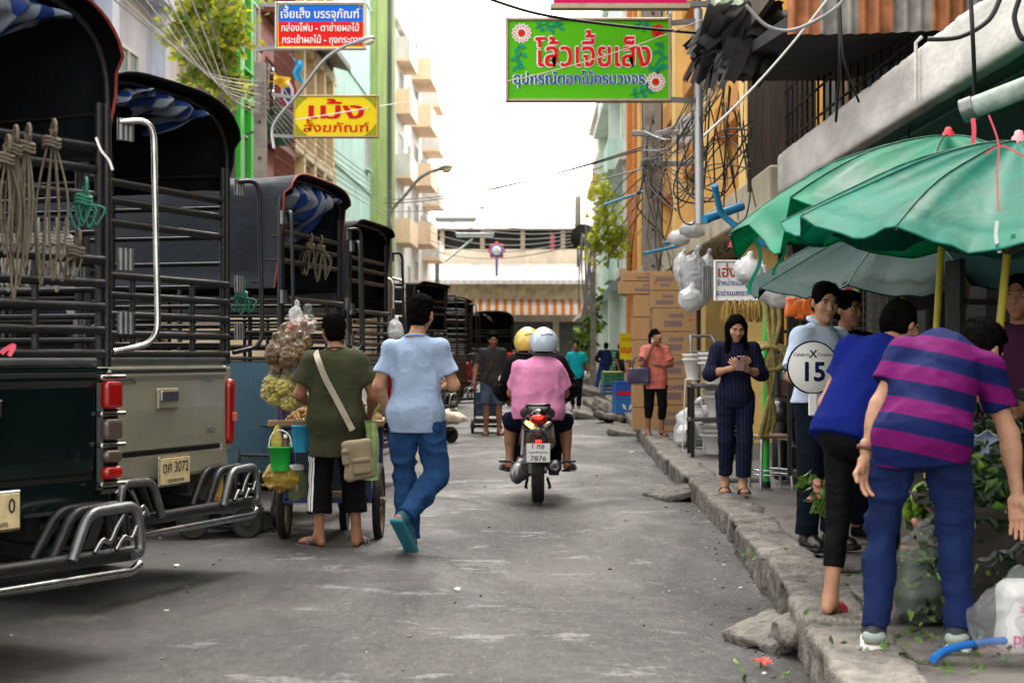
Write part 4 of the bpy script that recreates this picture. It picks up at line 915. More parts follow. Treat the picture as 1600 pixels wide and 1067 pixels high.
MB().tube([(.45, 0, 0), (.36, .2, 0), (.36, .4, -.3)], .04, 6).build('bracket', STEEL, T)
p = at(903, 345, 62); T = thing('antenna', 'white cylinder antenna standing above the round mirror', 'antenna', tuple(p)); MB().lathe([(.06, -.3), (.11, -.28), (.11, .80), (.08, .86), (0, .87)], 12).build('cylinder', mat('antenna_white', (.55, .55, .50), .5), T); MB().tube([(0, 0, -.3), (0, 0, -1.6)], .035, 6).build('stem', STEEL, T)

# signs
def sign(label, tl, br, Y, paint, frame_m, posts=(), t=.10, name='hanging_sign', border=None):
    a, b = at(*tl, Y), at(*br, Y); c = (a + b) / 2; w_, h_ = b.x - a.x, a.z - b.z
    T = thing(name, label, 'sign', (c.x, Y, c.z))
    MB().box((0, 0, 0), (w_ - .02, t, h_ - .02), 0).build('panel', paint, T)
    f = .028 * max(w_, 1) * .6; m = MB()
    for s_ in (-1, 1): m.box((s_ * w_ / 2, -.005, 0), (f, t + .05, h_ + f), 0, None, .006); m.box((0, -.005, s_ * h_ / 2), (w_ - f, t + .04, f), 0, None, .006)
    m.build('frame', frame_m, T)
    for q in posts: MB().bar(Vector(q[0]) - c, Vector(q[1]) - c, q[2], q[2]).build('bracket', STEEL, T)
    def put(body, px, py, size_px, m_, fit_px=None, bold=.015, outline=None, dz=0.):
        o = at(px, py, Y) - c; sz = size_px / FPX * Y; ft = fit_px / FPX * Y if fit_px else None
        if outline: letter(T, body, (o.x, -t / 2 - .004, o.z), (1, 0, 0), (0, 0, 1), sz, outline, .002 + dz, bold + .022, ft * 1.015 if ft else None, name='lettering')
        return letter(T, body, (o.x, -t / 2 - .004, o.z), (1, 0, 0), (0, 0, 1), sz, m_, .006 + dz, bold, ft)
    def rect(x0, y0, x1, y1, m_, d=.003, nm='panel'):
        p, q = at(x0, y0, Y) - c, at(x1, y1, Y) - c; return MB().box(((p.x + q.x) / 2, -t / 2 - d / 2, (p.z + q.z) / 2), (q.x - p.x, d, p.z - q.z)).build(nm, m_, T)
    def loc(px, py, d=.008): o = at(px, py, Y) - c; return Vector((o.x, -t / 2 - d, o.z))
    return T, put, rect, loc
def paint(n, c, r=.6): return mat('sign_' + n, c, r, var=.05, scale=2, spec=.12)
SG, SR, SB, SY, SW = paint('green', (.085, .46, .006)), paint('red', (.66, .012, .012)), paint('blue', (.012, .13, .62)), paint('yellow', (.78, .62, .015)), paint('white', (.80, .80, .78))
FRM = mat('sign_frame', (.40, .30, .22), .5, .4, grime=.4, gscale=5)
Yg = 18.5
T, put, rect, loc = sign('large green shop sign with red Thai lettering and painted flowers', (792, 32), (1046, 158), Yg, SG, FRM, [(at(1046, 37, Yg), at(1090, 33, Yg), .05), (at(1046, 156, Yg), at(1092, 158, Yg), .05)])
put('โล้วเจี้ยเส็ง', 926, 105, 54, SR, 178, .02, SW); put('อุปกรณ์ดอกไม้ครบวงจร', 905, 133, 25, paint('ink_blue', (.03, .04, .42)), 204, .012, SW)
def bloom(px, py, r, c1, c2):
    o = loc(px, py); k = r / FPX * Yg; m = MB()
    for j in range(14):
        a = j * 6.283 / 14; d = Vector((math.cos(a), 0, math.sin(a))); n_ = Vector((-d.z, 0, d.x))
        m.add([o + d * k * .38 - n_ * k * .09, o + d * k * .38 + n_ * k * .09, o + d * k * .85 + n_ * k * .17, o + d * k, o + d * k * .85 - n_ * k * .17], [(4, 3, 2, 1, 0)], 0)
        m.add([o + d * k * .5 - Vector((0, .002, 0)) - n_ * k * .03, o + d * k * .5 - Vector((0, .002, 0)) + n_ * k * .03, o + d * k * .85 - Vector((0, .002, 0)) + n_ * k * .06, o + d * k * .85 - Vector((0, .002, 0)) - n_ * k * .06], [(3, 2, 1, 0)], 1)
    m.add([o - Vector((0, .003, 0)) + Vector((math.cos(j * .52), 0, math.sin(j * .52))) * k * .32 for j in range(12)], [tuple(range(11, -1, -1))], 1)
    m.build('painted_flower', [c1, c2], T)
bloom(815, 54, 16, SW, SR); bloom(1024, 130, 16, SW, SR)
m = MB(); o = loc(1027, 50)
for j in range(5): a = j * 1.257; m.add([o + Vector((math.cos(a), 0, math.sin(a))) * .04 + Vector((math.cos(b_ * .7), 0, math.sin(b_ * .7))) * .032 for b_ in range(9)], [tuple(range(8, -1, -1))], 0)
m.build('painted_flower', SR, T)
TEAL = paint('teal', (.01, .28, .16)); LTE = paint('teal_pale', (.02, .42, .30))
def sprig(P, s_=1.0):
    m = MB(); P = catmull([loc(*p) for p in P], 6); 
    for a, b in zip(P, P[1:]): m.bar(a, b, .010 * s_, .004)
    for k in range(2, len(P) - 1, 4):
        d = (P[k + 1] - P[k - 1]).normalized(); n_ = Vector((-d.z, 0, d.x))
        for s2 in (-1, 1):
            u = (d * .6 + n_ * s2 * .8).normalized(); w_ = Vector((-u.z, 0, u.x)); q = P[k]; L_ = .085 * s_
            m.add([q, q + u * L_ * .5 - w_ * L_ * .28, q + u * L_, q + u * L_ * .5 + w_ * L_ * .28], [(0, 3, 2, 1) if False else (0, 1, 2, 3)], 0)
    m.build('painted_leaf', TEAL, T)
sprig([(809, 70), (814, 84), (808, 98), (812, 113)]); sprig([(836, 46), (852, 40), (866, 44), (880, 38)]); sprig([(1034, 66), (1028, 80), (1034, 96), (1036, 112)], .9); sprig([(984, 150), (1000, 146), (1012, 140)]); sprig([(990, 38), (1002, 44), (1012, 40)], .8); sprig([(1012, 112), (1022, 106), (1030, 112)], .8)
MB().tube([at(1091, 15, Yg), at(1093, 350, Yg)], .045, 8).build('sign_post', LAMPM, T).matrix_parent_inverse = Matrix.Translation(Vector(T.location)).inverted()
Yb = 23.5
T, put, rect, loc = sign('blue and red shop sign with white Thai lettering above the trucks', (432, 6), (571, 77), Yb, SB, mat('sign_frame_pale', (.62, .60, .58), .4, .3), [(at(432, 9, Yb), at(404, 8, Yb), .05), (at(432, 75, Yb), at(400, 78, Yb), .05)])
rect(433.5, 36, 569.5, 75.5, SR, .004)
put('เจี้ยเส็ง บรรจุภัณฑ์', 501, 30, 19, SW, 122, .014); put('กล่องโฟม - ตาข่ายผลไม้', 501, 50.5, 15.5, SW, 121, .012, dz=.004); put('กระเช้าผลไม้ - ถุงกระดาษ', 505, 69, 15.5, SW, 126, .012, dz=.004)
for x0, y0, x1, y1 in ((434.5, 7.5, 569, 8.7), (434.5, 74, 569, 75.2), (434.5, 7.5, 435.8, 75), (568, 7.5, 569.3, 75)): rect(x0, y0, x1, y1, SY, .0075, 'border')
for x0, y0 in ((439, 12), (565, 12), (439, 71), (565, 71)):
    m = MB(); o = loc(x0, y0, .009); 
    for k in range(9): a = k * .7; m.bar(o + Vector((math.cos(a) * .035 * (1 + .1 * k) * .5, 0, math.sin(a) * .035 * (1 + .1 * k) * .5)), o + Vector((math.cos(a + .7) * .035 * (1.1 + .1 * k) * .5, 0, math.sin(a + .7) * .035 * (1.1 + .1 * k) * .5)), .009, .003)
    m.build('scrollwork', SY, T)
Yy = 27.0
T, put, rect, loc = sign('yellow shop sign with dark red Thai lettering over the truck hoods', (460, 151), (591, 215), Yy, SY, mat('sign_frame_rust', (.36, .26, .17), .5, .4), [(at(460, 153, Yy), at(425, 148, Yy), .05), (at(460, 214, Yy), at(425, 212, Yy), .05)])
DRD = paint('dark_red', (.55, .006, .012)); put('เม้ง', 526, 186, 36, DRD, 84, .02); put('สั้งฆภัณฑ์', 526, 207, 19, DRD, 102, .014)
OLV = paint('olive', (.28, .30, .02))
for x0, y0, sx, sy in ((462.5, 153, 1, 1), (588.5, 153, -1, 1), (462.5, 213, 1, -1), (588.5, 213, -1, -1)):
    m = MB(); o = loc(x0, y0, .006)
    m.add([o, o + Vector((sx * .19, 0, 0)), o + Vector((sx * .12, 0, -sy * .05)), o + Vector((sx * .05, 0, -sy * .12)), o + Vector((0, 0, -sy * .19))], [(0, 1, 2, 3, 4) if sx * sy > 0 else (4, 3, 2, 1, 0)], 0); m.build('scrollwork', OLV, T)
a, b = at(865, -30, 17.5), at(1072, 12, 17.5)
T = thing('hanging_sign', 'magenta sign whose bottom edge hangs in at the top of the street', 'sign', tuple((a + b) / 2)); MB().box((0, 0, 0), (b.x - a.x, .12, a.z - b.z)).build('panel', paint('magenta', (.55, .008, .10)), T)
MB().box((0, -.01, (b.z - a.z) / 2), (b.x - a.x + .06, .16, .045)).build('frame', FRM, T); MB().bar(((b.x - a.x) / 2, 0, (b.z - a.z) / 2 + .03), ((b.x - a.x) / 2 + .3, 0, (b.z - a.z) / 2 + .03), .05, .05).build('bracket', STEEL, T)
Yw = 16.5
T, put, rect, loc = sign('white shop board with dark red and navy Thai lettering hung with bags', (1117, 408), (1190, 469), Yw, SW, SW, (), .03, 'shop_sign')
put('เฮ่งง่วน', 1153, 433, 25, paint('brick', (.35, .03, .02)), 62, .016); put('จำหน่ายเมล็ดพันธุ์', 1153, 446, 12, paint('navy', (.02, .03, .25)), 66, .012); put('ยาฆ่าแมลงราคาถูก', 1153, 462, 12, paint('navy', (.02, .03, .25)), 68, .012)
T, put, rect, loc = sign('yellow board with red Thai lettering leaning on the far pavement', (969, 521), (993, 561), 44, SY, SY, (), .05, 'shop_sign')
put('มีนาร้าน', 981, 533, 8, SR, 17, .015); put('แนน', 981, 551, 15, SR, 20, .03)

# flags on the left
FLG = {'thai': [(.45, .02, .05), (.8, .8, .78), (.05, .04, .22), (.8, .8, .78), (.45, .02, .05)]}
Yf = 33; p = at(432, 120, Yf); T = thing('flag', 'red white and blue striped flag drooping from the green house', 'flag', tuple(p))
def cloth(T, w_, h_, m_, name, x0=0., tv=None, dx=.0, y0=0):
    MB().sheet(18, 14, lambda u, v: (x0 + w_ * u + dx * v + .03 * math.sin(v * 7), y0 + .06 * math.sin(u * 9 + v * 3), -h_ * v - .25 * w_ * u + .02 * math.sin(u * 8)), 0, 0, True, tv).build(name, m_, T)
def bands(name, cs):
    m = bpy.data.materials.new(name); m.use_nodes = True; n = m.node_tree; b = n.nodes['Principled BSDF']; a = n.nodes.new('ShaderNodeAttribute'); a.attribute_name = 'tv'; r = n.nodes.new('ShaderNodeValToRGB'); r.color_ramp.interpolation = 'CONSTANT'
    while len(r.color_ramp.elements) < len(cs): r.color_ramp.elements.new(.5)
    ps = (0, .17, .33, .67, .83) if len(cs) == 5 else [i / len(cs) for i in range(len(cs))]
    for e, q, c in zip(r.color_ramp.elements, ps, cs): e.position = q; e.color = (*c, 1)
    n.links.new(a.outputs['Fac'], r.inputs[0]); n.links.new(r.outputs[0], b.inputs['Base Color']); b.inputs['Roughness'].default_value = .75; return m
cloth(T, .36, .55, bands('thai_flag', FLG['thai']), 'banner', -.08, lambda u, v: u, .22)
MB().tube([(-.16, .1, .25), (.25, -.2, -.4)], .015, 6).build('pole', STEEL, T)
for lb, px, py, c, w_, h_, dx in (('sky blue flag hanging beside the striped flag', 458, 92, (.05, .45, .75), .16, .40, .02), ('golden yellow cloth flag hanging under the striped flag', 421, 114, (.75, .48, .03), .36, .20, .0)):
    T = thing('flag', lb, 'flag', tuple(at(px, py, 32.6))); cloth(T, w_, h_, mat('flagcloth_%d' % px, c, .7), 'banner', 0, None, dx); MB().tube([(-.05, .05, .1), (.05, 0, -.1)], .012, 6).build('pole', STEEL, T)
for k, (px, py, Y, cs, lb) in enumerate([(512, 0, 0, 0, '')][:0] + [(894, 270, 80, (.60, .45, .08), 'small ochre pennant hung high on the mint house'), (937, 218, 76, (.50, .30, .12), 'brown cloth strip hung high on the mint house'), (927, 290, 80, (.62, .50, .05), 'yellow tassel hung on the mint house')]):
    T = thing('pennant', lb, 'flag', tuple(at(px + 32, py, Y - 2))); cloth(T, .35, 1.2, mat('pennant_%d' % k, cs, .7), 'banner', 0, None, -.3); MB().tube([(0, 0, .1), (.8, .1, .4)], .03, 5).build('pole', MAR, T)
T = thing('rosette', 'red white and blue rosette on a post before the market hall', 'decoration', tuple(at(776, 392, 113)))
for k, c in enumerate([(.6, .03, .03), (.05, .12, .5), (.75, .75, .75)]):
    m = MB()
    for j in range(8): a = j * .785 + k * .26; m.ell((math.cos(a) * (.42 - .14 * k), -.1 * k, math.sin(a) * (.42 - .14 * k)), (.16, .06, .16), 0, 8)
    m.build('petal_ring', mat('rosette_%d' % k, c, .6), T)
MB().tube([(0, .1, 0), (0, .1, -1.6)], .08, 6).build('post', mat('post_blue', (.08, .1, .35), .6), T)

# plants
def leafm(n, c): return mat('leaf_' + n, c, .5, var=.45, scale=1.4, leaf=True)
def creeper(label, blobs, Y, mats_, size, n_, stems):
    T = thing('climbing_plant', label, 'plant', tuple(at(*stems[0][0], Y)))
    o = Vector(T.location)
    for k, mm in enumerate(mats_):
        m = MB()
        for (px, py, rx, ry, wgt) in blobs:
            c = at(px, py, Y) - o; a, b = rx / FPX * Y, ry / FPX * Y; P = []
            for _ in range(int(n_ * wgt / len(mats_))):
                q = Vector((random.gauss(0, .5), random.gauss(0, .5), random.gauss(0, .5)));
                q *= 1.25; P.append(c + Vector((q.x * a, q.y * (a + b) * .4 - .1, q.z * b)))
            m.leaves(P, size)
        m.build('foliage', mm, T)
    m = MB()
    for st in stems: m.tube(catmull([at(*q, Y) - o for q in st], 6), .012 * Y / 25, 5)
    m.build('stem', mat('stem_brown', (.12, .085, .05), .8), T)
creeper('yellow green climbing plant spilling over the grey screened house', [(340, 12, 50, 22, 1.2), (290, 40, 26, 12, .6), (345, 62, 34, 26, 1.5), (318, 92, 26, 16, .9), (350, 108, 20, 20, .8), (372, 145, 18, 12, .6), (362, 128, 10, 14, .4), (310, 8, 24, 14, .7), (372, 50, 12, 36, .7), (272, 58, 14, 8, .25), (300, 122, 12, 8, .25), (335, 130, 12, 8, .3)], 31,
        [leafm('yellow', (.50, .50, .04)), leafm('mid', (.22, .34, .03)), leafm('olive', (.24, .27, .05))], .19, 170, [[(330, 190), (335, 130), (330, 60), (322, -10)], [(350, 190), (352, 140), (345, 80), (350, 20)], [(336, 120), (310, 70), (285, 40)]])
creeper('bright yellow green creeper by the round mirror on the right', [(943, 300, 12, 22, .6), (948, 345, 24, 26, 1), (955, 385, 28, 20, 1.2), (935, 380, 16, 12, .6), (965, 365, 14, 24, .7), (938, 320, 8, 30, .4)], 56,
        [leafm('bright', (.55, .58, .03)), leafm('lime', (.32, .42, .03))], .24, 130, [[(950, 420), (952, 380), (945, 330), (943, 285)], [(950, 400), (968, 380), (972, 350)]])
creeper('leafy shrub at the foot of the far lamp post', [(915, 530, 12, 22, .8), (930, 480, 8, 30, .5), (925, 505, 10, 14, .6)], 66, [leafm('mid', (.085, .16, .014)), leafm('dark', (.04, .08, .012))], .28, 160, [[(918, 585), (916, 540)]])

# cables: every one its own tube
CAB = mat('cable_black', (.007, .007, .008), .55); CABW = mat('cable_white', (.62, .62, .60), .5); CABG = mat('cable_grey', (.22, .22, .23), .5)
def cable(P, r, label, group, m_=None, n=8, sag=0.):
    P = [Vector(p) for p in P]
    if sag and len(P) == 2: P = [P[0] + (P[1] - P[0]) * t - Vector((0, 0, sag * 4 * t * (1 - t))) for t in [k / 10 for k in range(11)]]
    else: P = catmull(P, n)
    o = MB().tube(P, r, 5).build('cable', m_ or CAB, None, tuple(P[0])); return tag(o, label, 'cable', group)
LBL = 'pale cable strung along the left houses above the truck hoods'
for k in range(9):
    cable([at(150 + 22 * k - 20, -40, 17 + .2 * k), at(255 + 12 * k, 62 + 6 * k, 22.5), at(330 + 4 * k, 116 + 5 * k, 27), at(407, 128 + 7 * k, 29.8)], .009, LBL, 'cables along the left houses', CABW if k % 2 else CABG)
for k in range(7): cable([at(410, 128 + 8 * k, 29.8), at(470, 190 + 10 * k, 40), at(520, 232 + 9 * k, 50), at(610, 300 + 7 * k, 70)], .013, 'dark cable running on from the left pole behind the yellow sign', 'cables beyond the left pole', CABG)
for k, (y0, y1, m_) in enumerate([(318, 228, CAB), (312, 232, CAB), (330, 262, CABG)]): cable([at(600, y0, 62), at(1010, y1, 31)], .014, ['upper thin black cable crossing the street below the green sign', 'lower thin black cable crossing the street below the green sign', 'thin grey cable crossing the street at mirror height'][k], None, m_, sag=.25)
cable([at(745, -8, 17), at(840, 22, 17.4), at(960, 40, 17.8), at(1110, 54, 18.2)], .016, 'thick black cable drooping across the top of the green sign', None, CAB)
cable([at(790, 128, 18.2), at(1110, 26, 18.0)], .006, 'thin tan wire stretched in front of the green sign', None, mat('wire_tan', (.45, .38, .28), .6), sag=.06)
cable([at(460, 188, 26.6), at(560, 172, 26.5), at(600, 165, 30), at(700, 150, 60)], .008, 'thin pale wire stretched in front of the yellow sign', None, CABW)
cable([at(1100, 212, 12.5), at(1300, -10, 12)], .009, 'white cable slanting up in front of the timber house', None, CABW, sag=.05)
cable([at(1165, 8, 12), at(1200, 42, 12), at(1245, 46, 12), at(1310, 10, 12), at(1330, -30, 12)], .013, 'looped black cable end hanging before the corrugated wall', None, CABG)
cable([at(1310, -10, 12.5), at(1312, 100, 12.5), at(1306, 190, 13)], .011, 'straight black cable hanging under the overhang', None, CAB)
cable([at(1312, -10, 12.4), at(1318, 90, 12.4), at(1342, 160, 12.6)], .009, 'black cable hanging and drifting right under the overhang', None, CAB)
cable([at(1450, 62, 9.2), at(1500, 58, 9.2), at(1545, 32, 9.2), at(1566, -10, 9.2)], .014, 'thick black cable crossing the canopy face', None, CAB)
cable([at(1516, -10, 9.1), at(1520, 60, 9.1), at(1524, 160, 9.3)], .012, 'black cable hanging down the canopy face', None, CAB)
cable([at(1592, 0, 7.5), at(1585, 30, 7.5), at(1600, 62, 7.5), at(1620, 20, 7.5)], .012, 'coiled black cable at the canopy corner', None, CAB)
rr = random.Random(9)
for k in range(26):        # the bundle between the right pole and the awning
    a = at(1012 + rr.uniform(-10, 14), 215 + rr.uniform(-10, 60), 29.5); b = at(1120 + rr.uniform(-8, 30), 60 + rr.uniform(-30, 90), 18 + rr.uniform(-1, 1)); mid_ = at(1065 + rr.uniform(-10, 10), 205 + rr.uniform(-20, 40), 23)
    cable([a, mid_, b], rr.uniform(.0045, .008), 'cable in the sagging bundle between right pole and torn awning', 'cable bundle by the torn awning', CABW if k % 6 == 0 else (CABG if k % 5 == 0 else CAB))
for k in range(6):        # hanging loops in front of the ochre wall
    x0 = rr.uniform(1085, 1150); y0 = rr.uniform(110, 170); y1 = rr.uniform(300, 345); x1 = x0 + rr.uniform(-30, 26)
    cable([at(x0, y0, 19), at((x0 + x1) / 2 + rr.uniform(-12, 18), (y0 + y1) / 2, 19), at(x1, y1, 19 + rr.uniform(0, .5)), at(x1 - rr.uniform(20, 60), y1 - rr.uniform(-12, 40), 19.4), at(x1 - rr.uniform(10, 40), y1 - rr.uniform(60, 130), 19.6)], rr.uniform(.007, .012), 'black cable loop hanging before the ochre wall', 'cable loops before the ochre wall', CAB)
for k in range(15):        # cables wound round and down the right pole
    x0 = 1019 + rr.uniform(-22, 20); y0 = rr.uniform(180, 300); L_ = rr.uniform(90, 260)
    cable([at(x0, y0, 29.7), at(x0 + rr.uniform(-16, 16), y0 + L_ * .4, 29.6), at(x0 + rr.uniform(-26, 26), y0 + L_ * .75, 29.6), at(x0 + rr.uniform(-14, 30), y0 + L_, 29.7)], rr.uniform(.006, .012), 'cable trailing down the right concrete pole', 'cables on the right pole', CABG if k % 4 == 0 else CAB)
for k in range(12):        # the far knot by the lamp post
    x0 = 917 + rr.uniform(-8, 14); cable([at(x0, 350 + rr.uniform(0, 30), 60), at(x0 + rr.uniform(-6, 8), 420, 60), at(x0 + rr.uniform(-10, 6), 480 + rr.uniform(0, 20), 60)], .03, 'thick cable hanging at the far lamp post', 'cables at the far lamp post', CABG)
for k in range(7):
    cable([at(655 + 3 * k, 300 + 15 * k, 95), at(900, 352 + 5 * k, 64)], .022, 'thin cable crossing before the market hall', 'cables before the market hall', CABG, sag=.5)
for k in range(5): cable([at(1018, 250 + 14 * k, 29.6), at(960, 300 + 22 * k, 45), at(918, 380 + 12 * k, 62)], .014, 'cable running on from the right pole to the far lamp post', 'cables beyond the right pole', CAB)
for k in range(15):       # thin lines dropping in front of the ochre and maroon walls
    x0 = rr.uniform(1058, 1166); y0 = rr.uniform(90, 190); y1 = y0 + rr.uniform(70, 190); dx = rr.gauss(0, 16); Y = rr.uniform(17.5, 22)
    cable([at(x0, y0, Y), at(x0 + dx * .45 + rr.uniform(-2, 2), (y0 + y1) / 2, Y), at(x0 + dx, y1, Y + .2)], rr.uniform(.0045, .008), 'thin black line dropping before the ochre wall', 'thin lines before the ochre wall', CAB)
for k in range(9):
    cable([at(1015 + rr.uniform(-6, 6), 225 + 8 * k, 29.4), at(1060, 262 + 8 * k, 25), at(1110 + rr.uniform(-8, 20), 250 + rr.uniform(-40, 60), 20), at(1175, 215 + rr.uniform(-30, 60), 17.5)], rr.uniform(.006, .010), 'dark cable sagging from the right pole to the timber partition', 'cables from the right pole to the timber house', CAB)
# ---------------------------------------------------------------- people
def skin(n, c): return mat('skin_' + n, c, .5, var=.20, scale=9, spec=.3, bump=.12, bscale=150)
SK_T, SK_M, SK_F = skin('tan', (.27, .125, .07)), skin('mid', (.40, .21, .125)), skin('fair', (.40, .215, .135))
HAIR = mat('hair_black', (.0035, .003, .003), .7, var=.4, scale=40, bump=.4, bscale=120, spec=.01)
EYEW = mat('eye_white', (.62, .58, .55), .3); EYED = mat('eye_dark', (.012, .008, .006), .2)
LIP = mat('lip', (.33, .10, .085), .5)
def fabric(n, c, r=.85, var=.14): return mat('fabric_' + n, c, r, var=var, scale=5, bump=.3, bscale=110, spec=.08)
DEF = dict(pelvis=(0, 0, .93), neck=(0, -.015, 1.41), head=(0, .03, 1.565), hf=(0, 1, 0),
           Ls=(-.160, -.01, 1.345), Le=(-.215, -.02, 1.08), Lw=(-.215, .06, .85), Rs=(.160, -.01, 1.345), Re=(.215, -.02, 1.08), Rw=(.215, .06, .85),
           Lh=(-.088, 0, .90), Lk=(-.10, .03, .49), La=(-.105, -.02, .085), Lt=(-.13, .14, .03), Rh=(.088, 0, .90), Rk=(.10, .03, .49), Ra=(.105, -.02, .085), Rt=(.13, .14, .03))
def hand_into(mb, w, d, n, side, curl, k=1., mi=0, spread=.12, res=.0042):
    """palm with five jointed fingers; d points along the fingers, n out of the palm, side +1 for the right hand"""
    d = Vector(d).normalized(); n = Vector(n); n = (n - d * n.dot(d)).normalized(); t = n.cross(d) * side          # t: thumb side
    S = SDF(.012); w = Vector(w); B = basis(t, d, n)
    P = lambda a, b, c: w + (t * a + d * b + n * c) * k
    S.cone(P(0, -.05, 0), P(0, .02, 0), .025 * k, .026 * k); S.box(P(0, .05, 0), (.040 * k, .050 * k, .0145 * k), B, .013 * k); S.cone(P(.022, .02, .008), P(.034, .055, .012), .016 * k, .013 * k)
    for j, (a, ln, r) in enumerate(((.030, .072, .0092), (.010, .080, .0096), (-.0105, .075, .0092), (-.029, .058, .0082))):
        p = P(a, .094, 0); ang = curl * (.55 + .08 * j); dirv = (d + t * spread * (a / .03) * .5).normalized()
        for s_, q in ((.45, 1.0), (.31, 1.9), (.24, 2.6)):
            an = ang * q; v = dirv * math.cos(an) + n * math.sin(an); e = p + v * ln * s_ * k; S.cone(p, e, r * k, r * k * .93, k=.005); p = e; r *= .93
    p = P(.036, .035, .008); u1 = (t * .72 + d * .62 + n * (.18 + .3 * curl)).normalized(); e = p + u1 * .046 * k; S.cone(p, e, .0125 * k, .0105 * k, k=.01)
    u2 = (t * (.35 - .3 * curl) + d * .85 + n * (.15 + .5 * curl)).normalized(); S.cone(e, e + u2 * .034 * k, .0105 * k, .008 * k, k=.006)
    S.into(mb, res * k, mi)
def person(label, x, y, z0, heading, h=1.70, J={}, fat=1.0, res=.009, sk=SK_T, hair='short', top=None, bottom=None, shoes=None, hands=None, lean_head=None, mask=None, group=None, hem_dir=None, hairm=None, face=True):
    s = h / 1.70; J = {**DEF, **J}; J = {k: Vector(v) * s for k, v in J.items()}
    T = thing('person', label, 'person', (x, y, z0), R(heading), group)
    up = (J['neck'] - J['pelvis']).normalized(); rt = (J['Rs'] - J['Ls']); rt = (rt - up * rt.dot(up)).normalized(); fw = up.cross(rt); TB = basis(rt, fw, up)
    prt = (J['Rh'] - J['Lh']).normalized(); pfw = Vector((0, 0, 1)).cross(prt).normalized(); PB = basis(prt, pfw, prt.cross(pfw) * 1.0)
    ts = lambda t: J['pelvis'] * (1 - t) + J['neck'] * t
    hf = J['hf'].normalized(); hu = (J['head'] - J['neck']).normalized(); hu = (Vector((0, 0, 1)) * .6 + hu * .5); hu = (hu - hf * hu.dot(hf)).normalized(); hr = hf.cross(hu); HB = basis(hr, hf, hu)
    H = lambda a, b, c: J['head'] + (hr * a + hf * b + hu * c) * s
    f = fat; lk = .84 if bottom and bottom.get('len', .97) > .7 else 1.0
    def torso(S, g, lower=True):
        S.ell(ts(.66) + fw * .005 * s, (.142 * s * (f * .8 + .2) + g, .102 * s * f + g, .20 * s + g * .6), TB, k=.05)
        S.ell(ts(.30), (.132 * s * f + g, .098 * s * f + g, .18 * s + g), TB, k=.06)
        if lower: S.ell(J['pelvis'] + Vector((0, 0, -.015 * s)), (.158 * s * (f * .85 + .15) + g, .118 * s * f + g, .13 * s + g), PB, k=.06)
        for q in 'LR': S.cone(ts(.86), J[q + 's'], .050 * s + g * .6, .046 * s * (f * .4 + .6) + g * .8, k=.05)
        S.cone(ts(.75), ts(.95), .10 * s * f + g * .6, .052 * s + g * .2, k=.05, flat=(fw, .85))
    S = SDF(.025)
    torso(S, -.014)
    S.cone(J['neck'] - up * .02, H(0, -.012, -.06), .056 * s, .050 * s)
    S.ell(H(0, -.012, .022), (.074 * s, .093 * s, .096 * s), HB, k=.02); S.cone(H(0, .02, -.035), H(0, .062, -.088), .058 * s, .027 * s, k=.03); S.ell(H(0, .045, -.03), (.056 * s, .048 * s, .062 * s), HB, k=.02)
    for a in (-1, 1): S.ell(H(a * .077, -.012, -.005), (.011 * s, .020 * s, .031 * s), HB, k=.008)
    if face:
        S.cone(H(0, .086, .022), H(0, .106, -.022), .008 * s, .0125 * s, k=.012); S.ell(H(0, .098, -.026), (.018 * s, .011 * s, .009 * s), HB, k=.008)
        for a in (-1, 1): S.cone(H(a * .014, .088, .036), H(a * .048, .074, .034), .008 * s, .007 * s, k=.012); S.ell(H(a * .040, .066, -.018), (.024 * s, .02 * s, .02 * s), HB, k=.02); S.ell(H(a * .032, .094, .014), (.017 * s, .012 * s, .010 * s), HB, k=.012, sub=True)
        S.ell(H(0, .086, -.058), (.024 * s, .010 * s, .010 * s), HB, k=.01)
    for q in 'LR':
        g = (f * .5 + .5); a, b, c = J[q + 's'], J[q + 'e'], J[q + 'w']
        S.cone(a, b, .046 * s * g, .038 * s * g); S.cone(b, c, .039 * s * g, .0255 * s); S.cone(b * .75 + c * .25, b * .60 + c * .40, .041 * s * g, .036 * s * g)
        a, b, c, d = J[q + 'h'], J[q + 'k'], J[q + 'a'], J[q + 't']
        S.cone(a, b, .078 * s * g * lk, .053 * s * g * lk); S.cone(b, c, .051 * s * g * lk, .036 * s); cb = (b - c).normalized(); fk = (d - c); fk = (fk - cb * fk.dot(cb)).normalized()
        S.cone(b * .75 + c * .25 - fk * .018 * s, b * .5 + c * .5 - fk * .010 * s, .050 * s * g * lk, .042 * s * g * lk)
        sole = Vector(c) - cb * .055 * s; hd = (d - c); hd = hd - cb * hd.dot(cb); hl = sole - fk * .028 * s
        S.cone(c, hl + cb * .004, .036 * s, .030 * s); ball = c * .28 + d * .72 + (sole - c) * .14; S.cone(c - cb * .025 * s + fk * .02 * s, ball, .034 * s, .029 * s); S.cone(ball, d, .030 * s, .022 * s, flat=(fk.cross(hd) if False else cb, .8))
        S.ell(ball + fk * .02 * s, (.044 * s, .06 * s, .022 * s), basis(fk.cross(cb).normalized(), fk, cb), k=.02)
    m = MB(); S.into(m, res, 0)
    hk = hands or {}
    for q, sd in (('L', -1), ('R', 1)):
        hh = hk.get(q, {}); fore = (J[q + 'w'] - J[q + 'e']).normalized(); d = Vector(hh.get('d', fore)); n = Vector(hh.get('n', (-sd, .2, -.1)))
        hand_into(m, J[q + 'w'] + d.normalized() * .012, d, n, sd, hh.get('curl', .42), s, 0, res=.0045 if res < .012 else .008)
